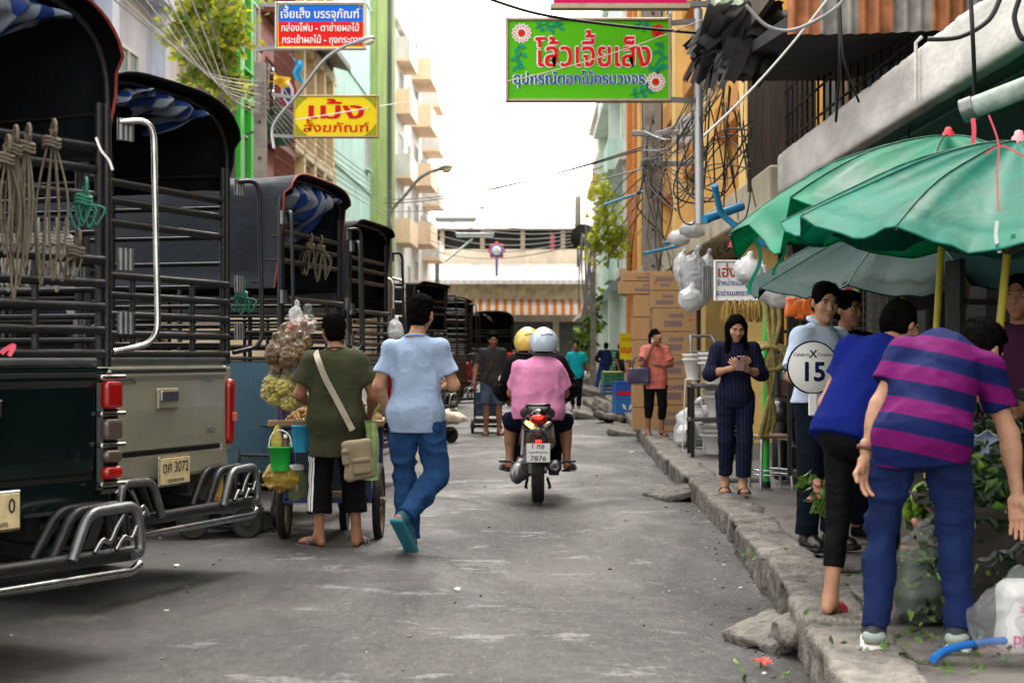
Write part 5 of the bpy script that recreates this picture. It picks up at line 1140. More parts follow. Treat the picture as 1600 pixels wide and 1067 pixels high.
    if face:
        for a in (-1, 1):
            m.ell(H(a * .032, .0765, .013), (.013 * s, .008 * s, .0062 * s), 1, 10, HB); m.ell(H(a * .032, .0825, .013), (.0062 * s, .0035 * s, .0060 * s), 2, 8, HB)
            m.tube([H(a * .016, .093, .032), H(a * .034, .090, .038), H(a * .050, .078, .032)], [.0030 * s, .0038 * s, .0022 * s], 6, 2)
            m.tube([H(a * .019, .085, .018), H(a * .032, .087, .021), H(a * .045, .080, .016)], .0018 * s, 5, 2)
        m.tube([H(-.022, .085, -.058), H(-.008, .0955, -.054), H(0, .096, -.056), H(.008, .0955, -.054), H(.022, .085, -.058)], [.002 * s, .0042 * s, .004 * s, .0042 * s, .002 * s], 6, 3)
        m.tube([H(-.018, .087, -.063), H(0, .095, -.066), H(.018, .087, -.063)], [.002 * s, .005 * s, .002 * s], 6, 3)
    body = m.build('body', [sk, EYEW, EYED, LIP], T)
    # hair
    if hair:
        S = SDF(.02); S.ell(H(0, -.018, .034), (.083 * s, .099 * s, .098 * s), HB); S.ell(H(0, -.045, -.015), (.074 * s, .066 * s, .075 * s), HB)
        if hair == 'short': S.ell(H(0, .035, .090), (.068 * s, .055 * s, .034 * s), HB); S.ell(H(0, -.02, .085), (.078 * s, .08 * s, .048 * s), HB)
        if hair == 'long':
            for a in (-1, 1): S.cone(H(a * .066, -.01, .03), J['Rs' if a > 0 else 'Ls'] * .42 + ts(.80) * .58 + fw * .075 * s, .034 * s, .040 * s, k=.03, flat=(fw, .7)); S.cone(H(a * .045, -.06, 0), ts(.62) - fw * .125 * s + rt * a * .05 * s, .05 * s, .045 * s, k=.03)
            S.ell(H(0, .02, .075), (.075 * s, .07 * s, .05 * s), HB)
        if hair == 'bun': S.ell(H(0, -.105, -.02), (.045 * s, .04 * s, .045 * s), HB)
        if hair == 'bob':
            for a in (-1, 1): S.cone(H(a * .072, -.01, .03), H(a * .078, .02, -.075), .026 * s, .022 * s, k=.03)
            S.cone(H(-.05, .075, .065), H(.05, .075, .065), .022 * s, .022 * s); S.ell(H(0, -.05, -.03), (.082 * s, .06 * s, .08 * s), HB)
        S.cone(H(0, .125, -.12), H(0, .118, .030 if hair != 'bob' else .02), .07 * s, .066 * s, k=.012, sub=True); S.cone(H(0, .09, -.13), H(0, .085, -.04), .07 * s, .064 * s, k=.01, sub=True)
        if hair in ('short',):
            for a in (-1, 1): S.ell(H(a * .088, .01, -.035), (.02 * s, .05 * s, .05 * s), HB, k=.012, sub=True)
        S.noise(.006 * s, 26, 3); S.noise(.0035 * s, 70, 5); m = MB(); S.into(m, min(res, .007)); ho = m.build('hair', hairm or HAIR, T)
        if res < .011:                       # loose locks break the outline
            rg = random.Random(3); vs = ho.data.vertices; A = []; Fc = []
            for _ in range(420):
                v = vs[rg.randrange(len(vs))]; nn = Vector(v.normal)
                if hair == 'short' and v.co.z < H(0, 0, -.05).z and nn.y > .3: continue
                d = (nn * .32 + (-hu if (v.co - H(0, 0, .08)).dot(hu) < 0 or hair != 'short' else -hf * .6 + hr * rg.uniform(-1, 1)) * .8 + Vector((rg.gauss(0, .25), rg.gauss(0, .25), rg.gauss(0, .15)))).normalized(); w2 = d.cross(nn).normalized() * .0032 * s; q = v.co - nn * .002; ln2 = rg.uniform(.018, .034) * s; i = len(A)
                A += [q - w2, q + w2, q + d * ln2 * .6 + w2 * .7 + nn * .003, q + d * ln2 + nn * .002, q + d * ln2 * .6 - w2 * .7 + nn * .003]; Fc.append((i, i + 1, i + 2, i + 3, i + 4))
            MB().add(A, Fc).build('locks', hairm or HAIR, ho)
    # upper garment
    if top:
        g = top.get('loose', .020) * s; S = SDF(.03); torso(S, g)
        if top.get('belly'): S.ell(ts(.3) + fw * .02, tuple(a * s for a in top['belly']), TB, k=.06)
        hem = top.get('hem', -.10) * s; gp = (bottom or {}).get('loose', .018) * s; S.ell(J['pelvis'] + Vector((0, 0, -.015 * s)), (.158 * s * (f * .85 + .15) + max(g, gp + .012 * s), .122 * s * f + max(g, gp + .012 * s), .13 * s), PB, k=.05); sl = top.get('sleeve', .55)
        if top.get('skirt'): S.cone(ts(.2), ts(.2) - up * (.26 * s), .13 * s * f, .20 * s * f, k=.04, flat=(fw, .75))
        else: S.cone(ts(.35), ts(0) + (Vector(top['hemn']).normalized() * -(hem - .02) if top.get('hemn') else up * (hem - .02)), .132 * s * f + g * .9, .150 * s * f + max(g, gp) * 1.1, k=.05, flat=(fw, .80))
        for q in 'LR':
            a, b, c = J[q + 's'], J[q + 'e'], J[q + 'w']; gg = (f * .5 + .5)
            if sl <= 1: e = a * (1 - sl) + b * sl; S.cone(a, e, .046 * s * gg + g * .7, .048 * s * gg + g * 1.05, cut=(0, 1), k=.04)
            else: e = b * (2 - sl) + c * (sl - 1); S.cone(a, b, .053 * s * gg + g, .046 * s * gg + g); S.cone(b, e, .047 * s * gg + g, .036 * s * gg + g, cut=(0, 1), k=.02)
        S.cone(J['neck'] + up * .015, H(0, 0, -.02), .050 * s, .075 * s, k=.012, sub=True)
        S.noise(top.get('wr', .010) * s * .75, (5, 5, 6), top.get('seed', 2)); S.ridge(top.get('wr', .010) * s * .28, (9, 9, 8), top.get('seed', 2) + 1); S.noise(top.get('wr', .010) * s * .34, (13, 13, 3.5), top.get('seed', 2) + 5); S.ridge(.0014 * s, (20, 20, 26), 4)
        hd = Vector(top.get('hemn', -up)); S.half(ts(0) - hd.normalized() * hem, hd)
        if sl <= 1:
            pass
        pel = J['pelvis']
        tvf = (lambda P: (P - np.array(pel)) @ np.array(Vector(top.get('tvax', up)).normalized())) if top.get('tv') else None
        m = MB(); S.into(m, res, 0, None, tvf)
        sh = m.build(top.get('name', 'shirt'), top['m'], T)
        if top.get('collar'):
            m = MB(); m.tube([J['neck'] + up * (top.get('collar_z', .045) * s) + (rt * math.cos(a) * top.get('collar_w', .064) + fw * (math.sin(a) * .064 - .005) - up * (.018 * math.sin(a))) * s for a in [k * .3927 for k in range(16)]], top.get('collar_r', .016) * s, 6, closed=True); m.build('collar', top['collar'], sh)
    if bottom:
        g = bottom.get('loose', .018) * s; S = SDF(.03); ln = bottom.get('len', .97)
        S.ell(J['pelvis'] + Vector((0, 0, -.015 * s)), (.158 * s * (f * .85 + .15) + g * .8, .122 * s * f + g * .8, .13 * s), PB, k=.05); S.ell(ts(.12), (.135 * s * f + g * .5, .105 * s * f + g * .5, .09 * s), TB, k=.05)
        g2 = g * bottom.get('flare', 1.2); gg = (f * .5 + .5)
        for q in 'LR':
            a, b, c = J[q + 'h'], J[q + 'k'], J[q + 'a']
            if ln <= .5: e = a.lerp(b, ln * 2); S.cone(a, e, .084 * s * gg + g, .066 * s * gg + g2, cut=(0, 1), k=.03)
            else: e = b.lerp(c, (ln - .5) * 2); S.cone(a, b, .080 * s * gg + g, .054 * s * gg + g, k=.014); S.cone(b, e, .052 * s * gg + g, .040 * s * (1 + .3 * (1 - ln)) * gg + g2, cut=(0, 1), k=.014); cb = (b - c).normalized(); S.ell(b.lerp(c, .35) - pfw * .012 * s, (.046 * s + g, .048 * s + g, .10 * s), None, k=.014)
        S.noise(bottom.get('wr', .010) * s * .5, (6, 6, 5), 5); S.ridge(bottom.get('wr', .010) * s * .34, (9, 9, 14), 6); S.noise(bottom.get('wr', .010) * s * .32, (15, 15, 4), 9); S.ridge(.0018 * s, (20, 20, 34), 8)
        S.half(J['pelvis'] + up * min(.10 * s, ((top or {}).get('hem', .0) + .075) * s if not (top or {}).get('skirt') else 1), up)
        m = MB(); S.into(m, res); T['_p'] = 0; del T['_p']; bt = m.build(bottom.get('name', 'trousers'), bottom['m'], T)
        if bottom.get('side'):                     # stripes down the outer left leg
            m = MB(); a, b, c = J['Lh'], J['Lk'], J['La']; me = bt.data; bv = BVHTree.FromPolygons([v.co[:] for v in me.vertices], [tuple(p.vertices) for p in me.polygons])
            for k in range(3):
                an = R(208 + 15 * k); dv = Vector((math.cos(an), math.sin(an), 0)); A = []; nn = Vector((-dv.y, dv.x, 0)) * .0075
                for t in range(40):
                    u = t / 39; q = a.lerp(b, u * 2) if u < .5 else b.lerp(c, (u - .5) * 2 * (ln - .5) * 2); pr = []
                    for sg in (-1, 1):
                        hit = bv.ray_cast(q + dv * .5 + nn * sg, -dv)[0]
                        if hit: pr.append(hit + dv * .002)
                    if len(pr) == 2: A += pr
                m.add(A, [(2 * i, 2 * i + 1, 2 * i + 3, 2 * i + 2) for i in range(len(A) // 2 - 1)], 0, True)
            m.build('side_stripe', bottom['side'], bt)
    if shoes:
        kind = shoes['kind']
        for q in 'LR':
            a, b, c, d = J[q + 'h'], J[q + 'k'], J[q + 'a'], J[q + 't']; cb = (b - c).normalized(); fk = d - c; fk = (fk - cb * fk.dot(cb))
            fd = (d - c); fd = fd.normalized(); sole = c - cb * .062 * s; 
            flatd = (d - sole); flatd.normalize(); side_ = flatd.cross(Vector((0, 0, 1)) if abs(flatd.z) < .8 else fk).normalized(); nn = side_.cross(flatd)
            if nn.dot(cb) < 0: nn = -nn
            B = basis(side_, flatd, nn); mid_ = (sole + d) / 2 - nn * .010 * s; L_ = (d - sole).length / 2 + .045 * s
            S = SDF(.012)
            if kind in ('shoe', 'trainer'):
                S.cone(sole + nn * .030 * s - flatd * .012, sole + nn * .028 * s + flatd * .10 * s, .044 * s, .046 * s, flat=(side_, .85)); S.cone(sole + nn * .026 * s + flatd * .10 * s, d + nn * .012 * s, .045 * s, .034 * s, k=.02); S.ell(d * .8 + sole * .2 + nn * .010 * s, (.046 * s, .07 * s, .032 * s), B)
                S.cone(c - cb * .03 * s, c + cb * .01 * s, .048 * s, .046 * s, cut=(0, 1)); S.half(mid_ - nn * .012 * s, -nn); m = MB(); S.into(m, min(res, .008)); sh = m.build('shoe', shoes['m'], T)
                S = SDF(.01); S.box(mid_ - nn * .008 * s, (.052 * s, L_ + .004, .017 * s), B, .014); m = MB(); S.into(m, .007); m.build('sole', shoes.get('sole', BLACK), sh)
                if shoes.get('heel'): 
                    S = SDF(.01); S.ell(sole + nn * .028 * s - flatd * .02 * s, (.048 * s, .040 * s, .03 * s), B); m = MB(); S.into(m, .007); m.build('heel_counter', shoes['heel'], sh)
            else:
                S.box(mid_ - nn * .014 * s, (.044 * s, L_, .011 * s), B, .009); m = MB(); S.into(m, .007); sh = m.build('sandal', shoes.get('sole', shoes['m']), T)
                m = MB(); p0 = sole + flatd * ((d - sole).length * .66)
                if kind == 'flipflop':
                    for a2 in (-1, 1): m.tube(catmull([sole + flatd * (d - sole).length * .98 - nn * .0 , p0 + nn * .035 * s + side_ * a2 * .018 * s, sole + flatd * (d - sole).length * .36 + side_ * a2 * .046 * s - nn * .004], 5), .006 * s, 6)
                else: m.sheet(10, 4, lambda u, v: p0 + flatd * ((v - .5) * .075 * s) + side_ * (.053 * s * math.cos(math.pi * u)) + nn * (math.sin(math.pi * u) * .050 * s - .014 * s), 0, .005)
                m.build('strap', shoes['m'], sh)
    if mask:
        S = SDF(.01); S.ell(H(0, .068, -.045), (.060 * s, .050 * s, .055 * s), HB); S.half(H(0, .052, 0), -hf); S.half(H(0, .06, .002), hu); m = MB(); S.into(m, .006)
        for a in (-1, 1): m.tube([H(a * .055, .06, -.02), H(a * .080, .0, .008), H(a * .079, -.02, -.02), H(a * .055, .055, -.06)], .003, 5)
        m.build('face_mask', mask, T)
    T['J'] = 0; del T['J']
    return T, J, dict(H=H, ts=ts, up=up, rt=rt, fw=fw, s=s, Wm=Matrix.Translation((x, y, z0)) @ Matrix.Rotation(R(heading), 4, 'Z'))
# 1. the snack seller
OLIVE = fabric('olive', (.042, .046, .024)); BLK = fabric('black', (.005, .005, .006)); 
sell, J1, K1 = person('person in olive shirt and black striped three-quarter trousers standing at the snack cart', -1.22, 12.1, .012, 4, 1.59,
    dict(head=(-.02, .05, 1.555), hf=(-.35, 1, -.15), Le=(-.265, .02, 1.10), Lw=(-.20, .24, 1.02), Re=(.275, .0, 1.09), Rw=(.24, .20, .95), La=(-.12, -.03, .085), Lt=(-.24, .09, .03), Ra=(.15, -.02, .085), Rt=(.20, .13, .03), Lk=(-.115, .03, .49), Rk=(.125, .03, .49)),
    1.10, .0085, SK_T, 'short', dict(m=OLIVE, collar=OLIVE, collar_r=.008, collar_z=.012, collar_w=.070, sleeve=.66, hem=-.275, loose=.030, wr=.016), dict(m=BLK, len=.80, loose=.03, flare=1.5, side=fabric('stripe_white', (.72, .72, .72)), name='trousers'), dict(kind='flipflop', m=mat('strap_blue', (.02, .08, .25), .5), sole=mat('sole_dark', (.05, .04, .035), .7)), dict(L=dict(n=(.4, .2, .9), curl=.7), R=dict(n=(-.6, .2, .6), curl=.6)))
# his cross-body bag rests on the hip
BAGC = fabric('khaki', (.27, .225, .145)); W1 = K1['Wm']
T = thing('shoulder_bag', 'beige canvas shoulder bag with pockets slung on the snack seller', 'bag', tuple(at(561, 718, 11.83)))
S = SDF(.02); S.box((0, 0, 0), (.105, .045, .135), Matrix.Rotation(R(-8), 3, 'Y'), .03); S.noise(.012, 9, 3); S.noise(.006, 22, 4); m = MB(); S.into(m, .008); m.build('body', BAGC, T)
for nx, c, hs_ in (('front_pocket', (.025, -.055, -.035), (.062, .018, .055)), ('side_pocket', (-.085, -.045, .02), (.025, .022, .055))):
    S = SDF(.01); S.box(c, hs_, Matrix.Rotation(R(-8), 3, 'Y'), .016); S.noise(.006, 16, 6); m = MB(); S.into(m, .007); pk = m.build(nx, BAGC, T)
    MB().box((c[0], c[1] - hs_[1] - .006, c[2] + hs_[2] * .55), (hs_[0] * 1.9, .012, .02), 0, Matrix.Rotation(R(-8), 3, 'Y'), .004).build('flap', fabric('khaki_dark', (.17, .14, .09)), pk)
o = Vector(T.location); m = MB(); P = catmull([at(493, 548, 12.05) - o, at(497, 562, 11.90) - o, at(508, 590, 11.87) - o, at(530, 632, 11.86) - o, at(551, 672, 11.84) - o], 7); 
V = []
for i, p in enumerate(P):
    d = (P[min(i + 1, len(P) - 1)] - P[max(i - 1, 0)]).normalized(); n_ = d.cross(Vector((0, 1, 0))).normalized(); V += [p - n_ * .020, p + n_ * .020]
m.add(V + [v + Vector((0, .006, 0)) for v in V], [(2 * i, 2 * i + 1, 2 * i + 3, 2 * i + 2) for i in range(len(P) - 1)], 0, True); m.build('strap', fabric('strap_beige', (.36, .33, .25)), T)
# 2. the walking man
SKYB = fabric('pale_blue', (.30, .39, .55)); JEAN = fabric('jeans_blue', (.018, .055, .15), .8, .35)
walk, J2, K2 = person('person in pale blue shirt and baggy blue trousers walking away up the street', -.66, 11.75, .012, -3, 1.69,
    dict(head=(.03, .04, 1.57), hf=(.25, 1, -.1), Le=(-.245, -.03, 1.10), Lw=(-.20, .12, .90), Re=(.25, .02, 1.10), Rw=(.20, .26, 1.10), Lk=(-.085, .08, .50), La=(-.05, .06, .085), Lt=(-.06, .22, .03), Rk=(.135, .02, .50), Ra=(-.045, -.24, .26), Rt=(-.015, -.17, .075), pelvis=(0, 0, .94)),
    .96, .0085, SK_M, 'short', dict(m=SKYB, collar=SKYB, collar_r=.009, collar_z=.010, collar_w=.070, sleeve=.68, hem=-.145, loose=.020, wr=.016, seed=7), dict(m=JEAN, len=1.0, loose=.026, flare=1.3, wr=.020, name='trousers'), dict(kind='trainer', m=mat('shoe_teal', (.012, .08, .13), .6), sole=mat('sole_teal', (.02, .17, .23), .6)), dict(R=dict(n=(-.7, 0, .7), curl=.9), L=dict(n=(.9, .2, 0))))
# 3. riders
PINK = fabric('pink', (.66, .24, .42)); NAVY = fabric('navy', (.005, .007, .024))
MX, MY = .19, 16.35
RJ = dict(pelvis=(0, 0, .90), neck=(.01, .03, 1.37), head=(.03, .09, 1.51), Lh=(-.11, .02, .86), Rh=(.11, .02, .86), Lk=(-.265, .34, .76), Rk=(.265, .34, .76), La=(-.27, .20, .40), Ra=(.27, .20, .40), Lt=(-.32, .34, .345), Rt=(.32, .34, .345), Ls=(-.165, .03, 1.29), Rs=(.165, .03, 1.29), Le=(-.245, .10, 1.05), Re=(.245, .10, 1.05), Lw=(-.18, .34, 1.0), Rw=(.18, .34, 1.0))
p3, J3, K3 = person('stout person in pink shirt and silver helmet riding pillion on the black scooter', MX + .01, MY, -.065, 0, 1.66, RJ, 1.36, .011, SK_T, None,
    dict(m=PINK, sleeve=.78, hem=-.10, loose=.026, wr=.024, belly=(.215, .165, .19)), dict(m=NAVY, len=.46, loose=.022, flare=1.4, name='shorts'), dict(kind='strap', m=mat('strap_slate', (.04, .055, .075), .6), sole=BLACK), dict(L=dict(curl=1.0), R=dict(curl=1.0)))
def helmet(T, c, col, r=.142, vis=True):
    hm = mat('helmet_' + col[0], col[1], .22, var=.06, coat=.7)
    S = SDF(.02); S.ell(c, (r * .92, r * 1.06, r)); S.ell(c, (r * .80, r * .92, r * .88), None, k=.008, sub=True); S.half(c - Vector((0, 0, r * .62)), (0, .35, -1)); m = MB(); S.into(m, .009)
    h = m.build('helmet', hm, T)
    m = MB(); m.tube([c + Vector((math.cos(a) * r * .93, math.sin(a) * r * 1.05, -r * .60 + .35 * math.sin(a) * r * .5)) for a in [k * .2618 for k in range(24)]], .010, 6, closed=True); m.tube([c + Vector((-r * .2, -r * .95, r * .45)), c + Vector((r * .25, -r * .90, r * .55)), c + Vector((r * .6, -r * .7, r * .50))], .004, 5)
    m.build('rim', BLACK, h)
    if vis:
        S = SDF(.01); S.ell(c + Vector((0, r * .12, -.01)), (r * .96, r * 1.05, r * .9)); S.half(c + Vector((0, r * .42, 0)), (0, -1, 0)); S.half(c + Vector((0, 0, r * .35)), (0, 0, 1)); m = MB(); S.into(m, .012); m.build('visor', GLASS_DK, h)
    m = MB(); S = SDF(.02); S.ell(c - Vector((0, .02, r * .55)), (r * .70, r * .74, r * .35)); S.into(m, .010); m.build('hair', HAIR, T)
helmet(p3, J3['head'] + Vector((.02, -.012, .012)), ('silver', (.50, .58, .70)))
DJK = fabric('dark_jacket', (.010, .008, .010))
RJ2 = dict(RJ); RJ2.update(pelvis=(0, .38, .90), neck=(-.02, .44, 1.38), head=(-.055, .50, 1.52), Ls=(-.20, .44, 1.33), Rs=(.20, .44, 1.33), Le=(-.34, .60, 1.08), Re=(.34, .60, 1.08), Lw=(-.31, .84, 1.0), Rw=(.31, .84, 1.0), Lh=(-.11, .40, .86), Rh=(.11, .40, .86), Lk=(-.19, .78, .72), Rk=(.19, .78, .72), La=(-.17, .66, .34), Ra=(.17, .66, .34), Lt=(-.17, .82, .30), Rt=(.17, .82, .30))
p4, J4, K4 = person('person in dark jacket and yellow helmet driving the black scooter', MX, MY, -.065, 0, 1.66, RJ2, 1.25, .012, SK_T, None, dict(m=DJK, sleeve=1.8, hem=-.10, loose=.03, name='jacket'), dict(m=BLK, len=.97, loose=.02), dict(kind='shoe', m=BLK, sole=BLACK), dict(L=dict(curl=1.3), R=dict(curl=1.3)))
helmet(p4, J4['head'] + Vector((-.03, 0, .01)), ('yellow', (.68, .50, .10)))
# 4. the man with the hand cart
GREYT = fabric('charcoal_tee', (.035, .035, .037)); DEN = fabric('denim_shorts', (.05, .075, .11), .8, .5)
p5, J5, K5 = person('person in grey T-shirt and denim shorts pulling a hand cart towards the viewer', -.39, 29.4, .0, 184, 1.72,
    dict(head=(.0, .10, 1.55), neck=(0, .03, 1.40), hf=(-.10, 1, -.35), Le=(-.25, -.05, 1.08), Lw=(-.235, -.02, .84), Re=(.27, -.05, 1.08), Rw=(.30, .02, .86), Lk=(-.10, .05, .49), Rk=(.11, .06, .49)), 1.06, .013, SK_T, 'short', dict(m=GREYT, sleeve=.62, hem=-.13, loose=.022), dict(m=DEN, len=.50, loose=.03, flare=1.2, name='shorts'), dict(kind='strap', m=BLK, sole=BLACK), dict(R=dict(curl=1.1)))
m = MB(); ts5 = K5['ts']; m.tube([(-.11, .06, 1.41), (0, .155, 1.22), (.10, .165, 1.0), (.14, .13, .9)], .020, 6); o = m.build('bag_strap', fabric('brown_strap', (.07, .03, .02)), p5)
# 5. the teal walker
TEALF = fabric('teal_shirt', (.01, .36, .42)); 
person('person in turquoise shirt and dark trousers walking down the street', 1.38, 41.5, .0, 172, 1.66, dict(hf=(.1, 1, 0), Le=(-.27, -.06, 1.10), Lw=(-.36, -.06, .88), Re=(.24, .02, 1.10), Rw=(.22, .10, .88), Lk=(-.09, .12, .50), La=(-.08, .18, .085), Lt=(-.09, .33, .04), Rk=(.09, .0, .50), Ra=(.09, -.16, .12), Rt=(.10, -.04, .03)),
    1.02, .016, SK_T, 'bun', dict(m=TEALF, sleeve=.60, hem=-.14, loose=.026), dict(m=BLK, len=.92, loose=.012), dict(kind='strap', m=mat('sandal_red', (.25, .03, .02), .6), sole=BLACK))
# 6. the coral shirt
CORAL = mat('fabric_coral', (.62, .16, .13), .85, var=.3, scale=16, grime=.5, gcol=(.20, .04, .05), gscale=9)
p7, J7, K7 = person('person in coral print shirt holding a cloth to the face beside the stacked cartons', 1.96, 25.3, PZ + .012, 188, 1.54,
    dict(head=(.02, .06, 1.545), hf=(.15, 1, -.3), Re=(.23, .10, 1.12), Rw=(.07, .24, 1.46), Le=(-.24, .06, 1.12), Lw=(-.05, .25, 1.10), Lk=(-.10, .06, .49), Rk=(.10, .0, .49), Ra=(.10, -.08, .10)), 1.02, .012, SK_T, 'bob', dict(m=CORAL, sleeve=.75, hem=-.19, loose=.028), dict(m=BLK, len=.62, loose=.02, flare=1.3), dict(kind='strap', m=BLK, sole=mat('sole_brown', (.10, .06, .04), .7)), dict(R=dict(d=(-.5, .3, .8), n=(-.4, -.8, 0), curl=.9), L=dict(d=(1, .3, .1), n=(0, -.6, .8), curl=.9)), mask=mat('mask_pale', (.55, .60, .62), .7))
T = thing('handbag', 'dark purple handbag hanging from the arm of the coral shirt', 'bag', tuple(K7['Wm'] @ Vector((.27, .16, .86))))
S = SDF(.02); S.box((0, 0, 0), (.155, .05, .115), None, .03); S.noise(.008, 8, 2); m = MB(); S.into(m, .011); m.build('body', mat('bag_purple', (.035, .03, .07), .45, var=.25), T)
for yy in (-.03, .03): MB().tube(catmull([(-.09, yy, .10), (-.07, yy, .22), (0, yy, .27), (.07, yy, .22), (.09, yy, .10)], 5), .010, 6).build('handle', mat('bag_purple', (0, 0, 0)), T)
# 7. the phone user
PIN = stripes('pinstripe', (.005, .007, .024), (.030, .036, .07), 34, 0, .9, .8)
p8, J8, K8 = person('person in navy pinstripe outfit looking down at a phone', 1.80, 14.75, PZ + .012, 181, 1.51,
    dict(head=(.0, .085, 1.535), neck=(0, .01, 1.405), hf=(-.05, 1, -.42), Le=(-.235, .03, 1.11), Lw=(-.055, .24, 1.165), Re=(.235, .03, 1.11), Rw=(.045, .24, 1.175), Lk=(-.075, .10, .49), La=(-.05, .12, .085), Lt=(-.055, .27, .035), Rk=(.085, .02, .49), Ra=(.085, -.06, .10), Rt=(.11, .09, .03)),
    .90, .0085, SK_M, 'long', dict(m=PIN, sleeve=1.35, hem=-.12, loose=.020, skirt=True, wr=.012), dict(m=PIN, len=.90, loose=.022, flare=1.1), dict(kind='strap', m=BLK, sole=mat('sole_grey', (.16, .15, .14), .7)), dict(L=dict(d=(.75, .45, .40), n=(.3, -.75, .5), curl=.8), R=dict(d=(-.75, .45, .40), n=(-.3, -.75, .5), curl=.8)))
m = MB(); m.tube([(-.045, .095, 1.42), (-.02, .118, 1.36), (0, .124, 1.335), (.02, .118, 1.36), (.045, .095, 1.42)], .003, 5); m.ell((0, .126, 1.33), (.008, .004, .010)); m.build('necklace', CHROME, p8)
T = thing('phone', 'pink gold smartphone held in both hands by the pinstripe outfit', 'phone', tuple(K8['Wm'] @ (Vector((-.005, .325, 1.215)) * K8['s'])), R(181))
B = Matrix.Rotation(R(-35), 3, 'X'); MB().box((0, 0, 0), (.072, .009, .145), 0, B, .004).build('case', mat('phone_pink', (.45, .27, .25), .35), T); MB().box(B @ Vector((0, -.006, 0)), (.064, .004, .13), 0, B, .001).build('screen', GLASS_DK, T)
MB().box(B @ Vector((.02, .0065, .05)), (.018, .004, .026), 0, B, .001).build('camera_bump', BLACK, T)
# 8. the man with the paddle
PALE = fabric('pale_shirt', (.47, .56, .72)); DNV = fabric('dark_navy', (.005, .008, .016))
p9, J9, K9 = person('person in pale blue collared shirt holding a round numbered paddle', 1.80, 10.6, PZ + .01, 215, 1.58,
    dict(head=(.02, .06, 1.56), hf=(.45, 1, -.22), Re=(.265, .02, 1.10), Rw=(.05, .25, 1.06), Le=(-.25, .02, 1.10), Lw=(-.16, .22, 1.0), Lk=(-.10, .04, .49), Rk=(.11, .02, .49), Rt=(.15, .14, .03)), 1.04, .0085, SK_M, 'short',
    dict(m=PALE, sleeve=.80, hem=.0, loose=.024, collar=PALE, wr=.011), dict(m=DNV, len=.98, loose=.024, flare=1.2), dict(kind='shoe', m=mat('leather_black', (.012, .011, .011), .3), sole=BLACK), dict(R=dict(d=(-.8, .4, .15), n=(-.2, .3, -.9), curl=1.1), L=dict(curl=.8)))
Yp = 10.22; c9 = at(1270, 574, Yp)
T = thing('paddle_sign', 'round white paddle with a bold navy number held by the pale shirt', 'sign', tuple(c9), R(6))
MB().lathe([(0, -.007), (.146, -.007), (.148, 0), (.146, .007), (0, .007)], 40, (0, 0, 0), Matrix.Rotation(R(90), 3, 'X')).box((0, 0, -.20), (.05, .014, .15), 0, None, .005).build('board', SW, T)
MB().tube([(.147 * math.cos(a), -.002, .147 * math.sin(a)) for a in [k * .157 for k in range(40)]], .006, 6, closed=True).build('rim', NAVY, T)
letter(T, '15', (.0, -.009, -.075), (1, 0, 0), (0, 0, 1), .15, fabric('ink_navy', (.008, .012, .06)), .001, .03)
letter(T, 'X', (0, -.009, .055), (1, 0, 0), (0, 0, 1), .065, INK, .001, .02); letter(T, 'Celebrity', (-.066, -.009, .065), (1, 0, 0), (0, 0, 1), .026, INK, .001, .003); letter(T, 'Cruises', (.066, -.009, .065), (1, 0, 0), (0, 0, 1), .026, INK, .001, .003)
person('dark haired person in dark clothes hidden behind the paddle holder', 2.06, 11.2, PZ, 200, 1.56, dict(hf=(-.4, 1, -.1)), 1.05, .012, SK_T, 'short', dict(m=BLK, sleeve=.8, hem=-.1, loose=.03), dict(m=DNV, len=.97), dict(kind='shoe', m=BLK, sole=BLACK))
# 9. the royal blue shirt
ROY = fabric('royal_blue', (.004, .011, .13))
person('person in royal blue shirt and black leggings leaning over the stall', 1.475, 7.75, PZ + .014, -33, 1.48,
    dict(pelvis=(-.02, -.03, .93), neck=(.06, .19, 1.36), head=(.09, .35, 1.46), hf=(.3, 1, -.45), Ls=(-.10, .15, 1.335), Rs=(.20, .17, 1.325), Le=(-.205, .09, 1.06), Lw=(-.08, .26, .94), Re=(.27, .30, 1.12), Rw=(.22, .52, 1.05), Lk=(-.10, .0, .49), La=(-.12, -.06, .10), Lt=(-.14, .09, .03), Rk=(.12, .10, .49), Ra=(.13, .10, .085), Rt=(.16, .25, .03)),
    1.06, .0075, SK_M, 'bun', dict(m=ROY, sleeve=.50, hem=-.07, loose=.020, wr=.014, seed=9), dict(m=fabric('legging', (.0045, .0045, .0055), .6), len=.80, loose=.006, flare=1.0, wr=.004, name='leggings'), dict(kind='strap', m=mat('sandal_crimson', (.50, .012, .05), .5), sole=mat('sole_black_red', (.02, .015, .015), .6)), dict(L=dict(curl=.8), R=dict(curl=.8)))
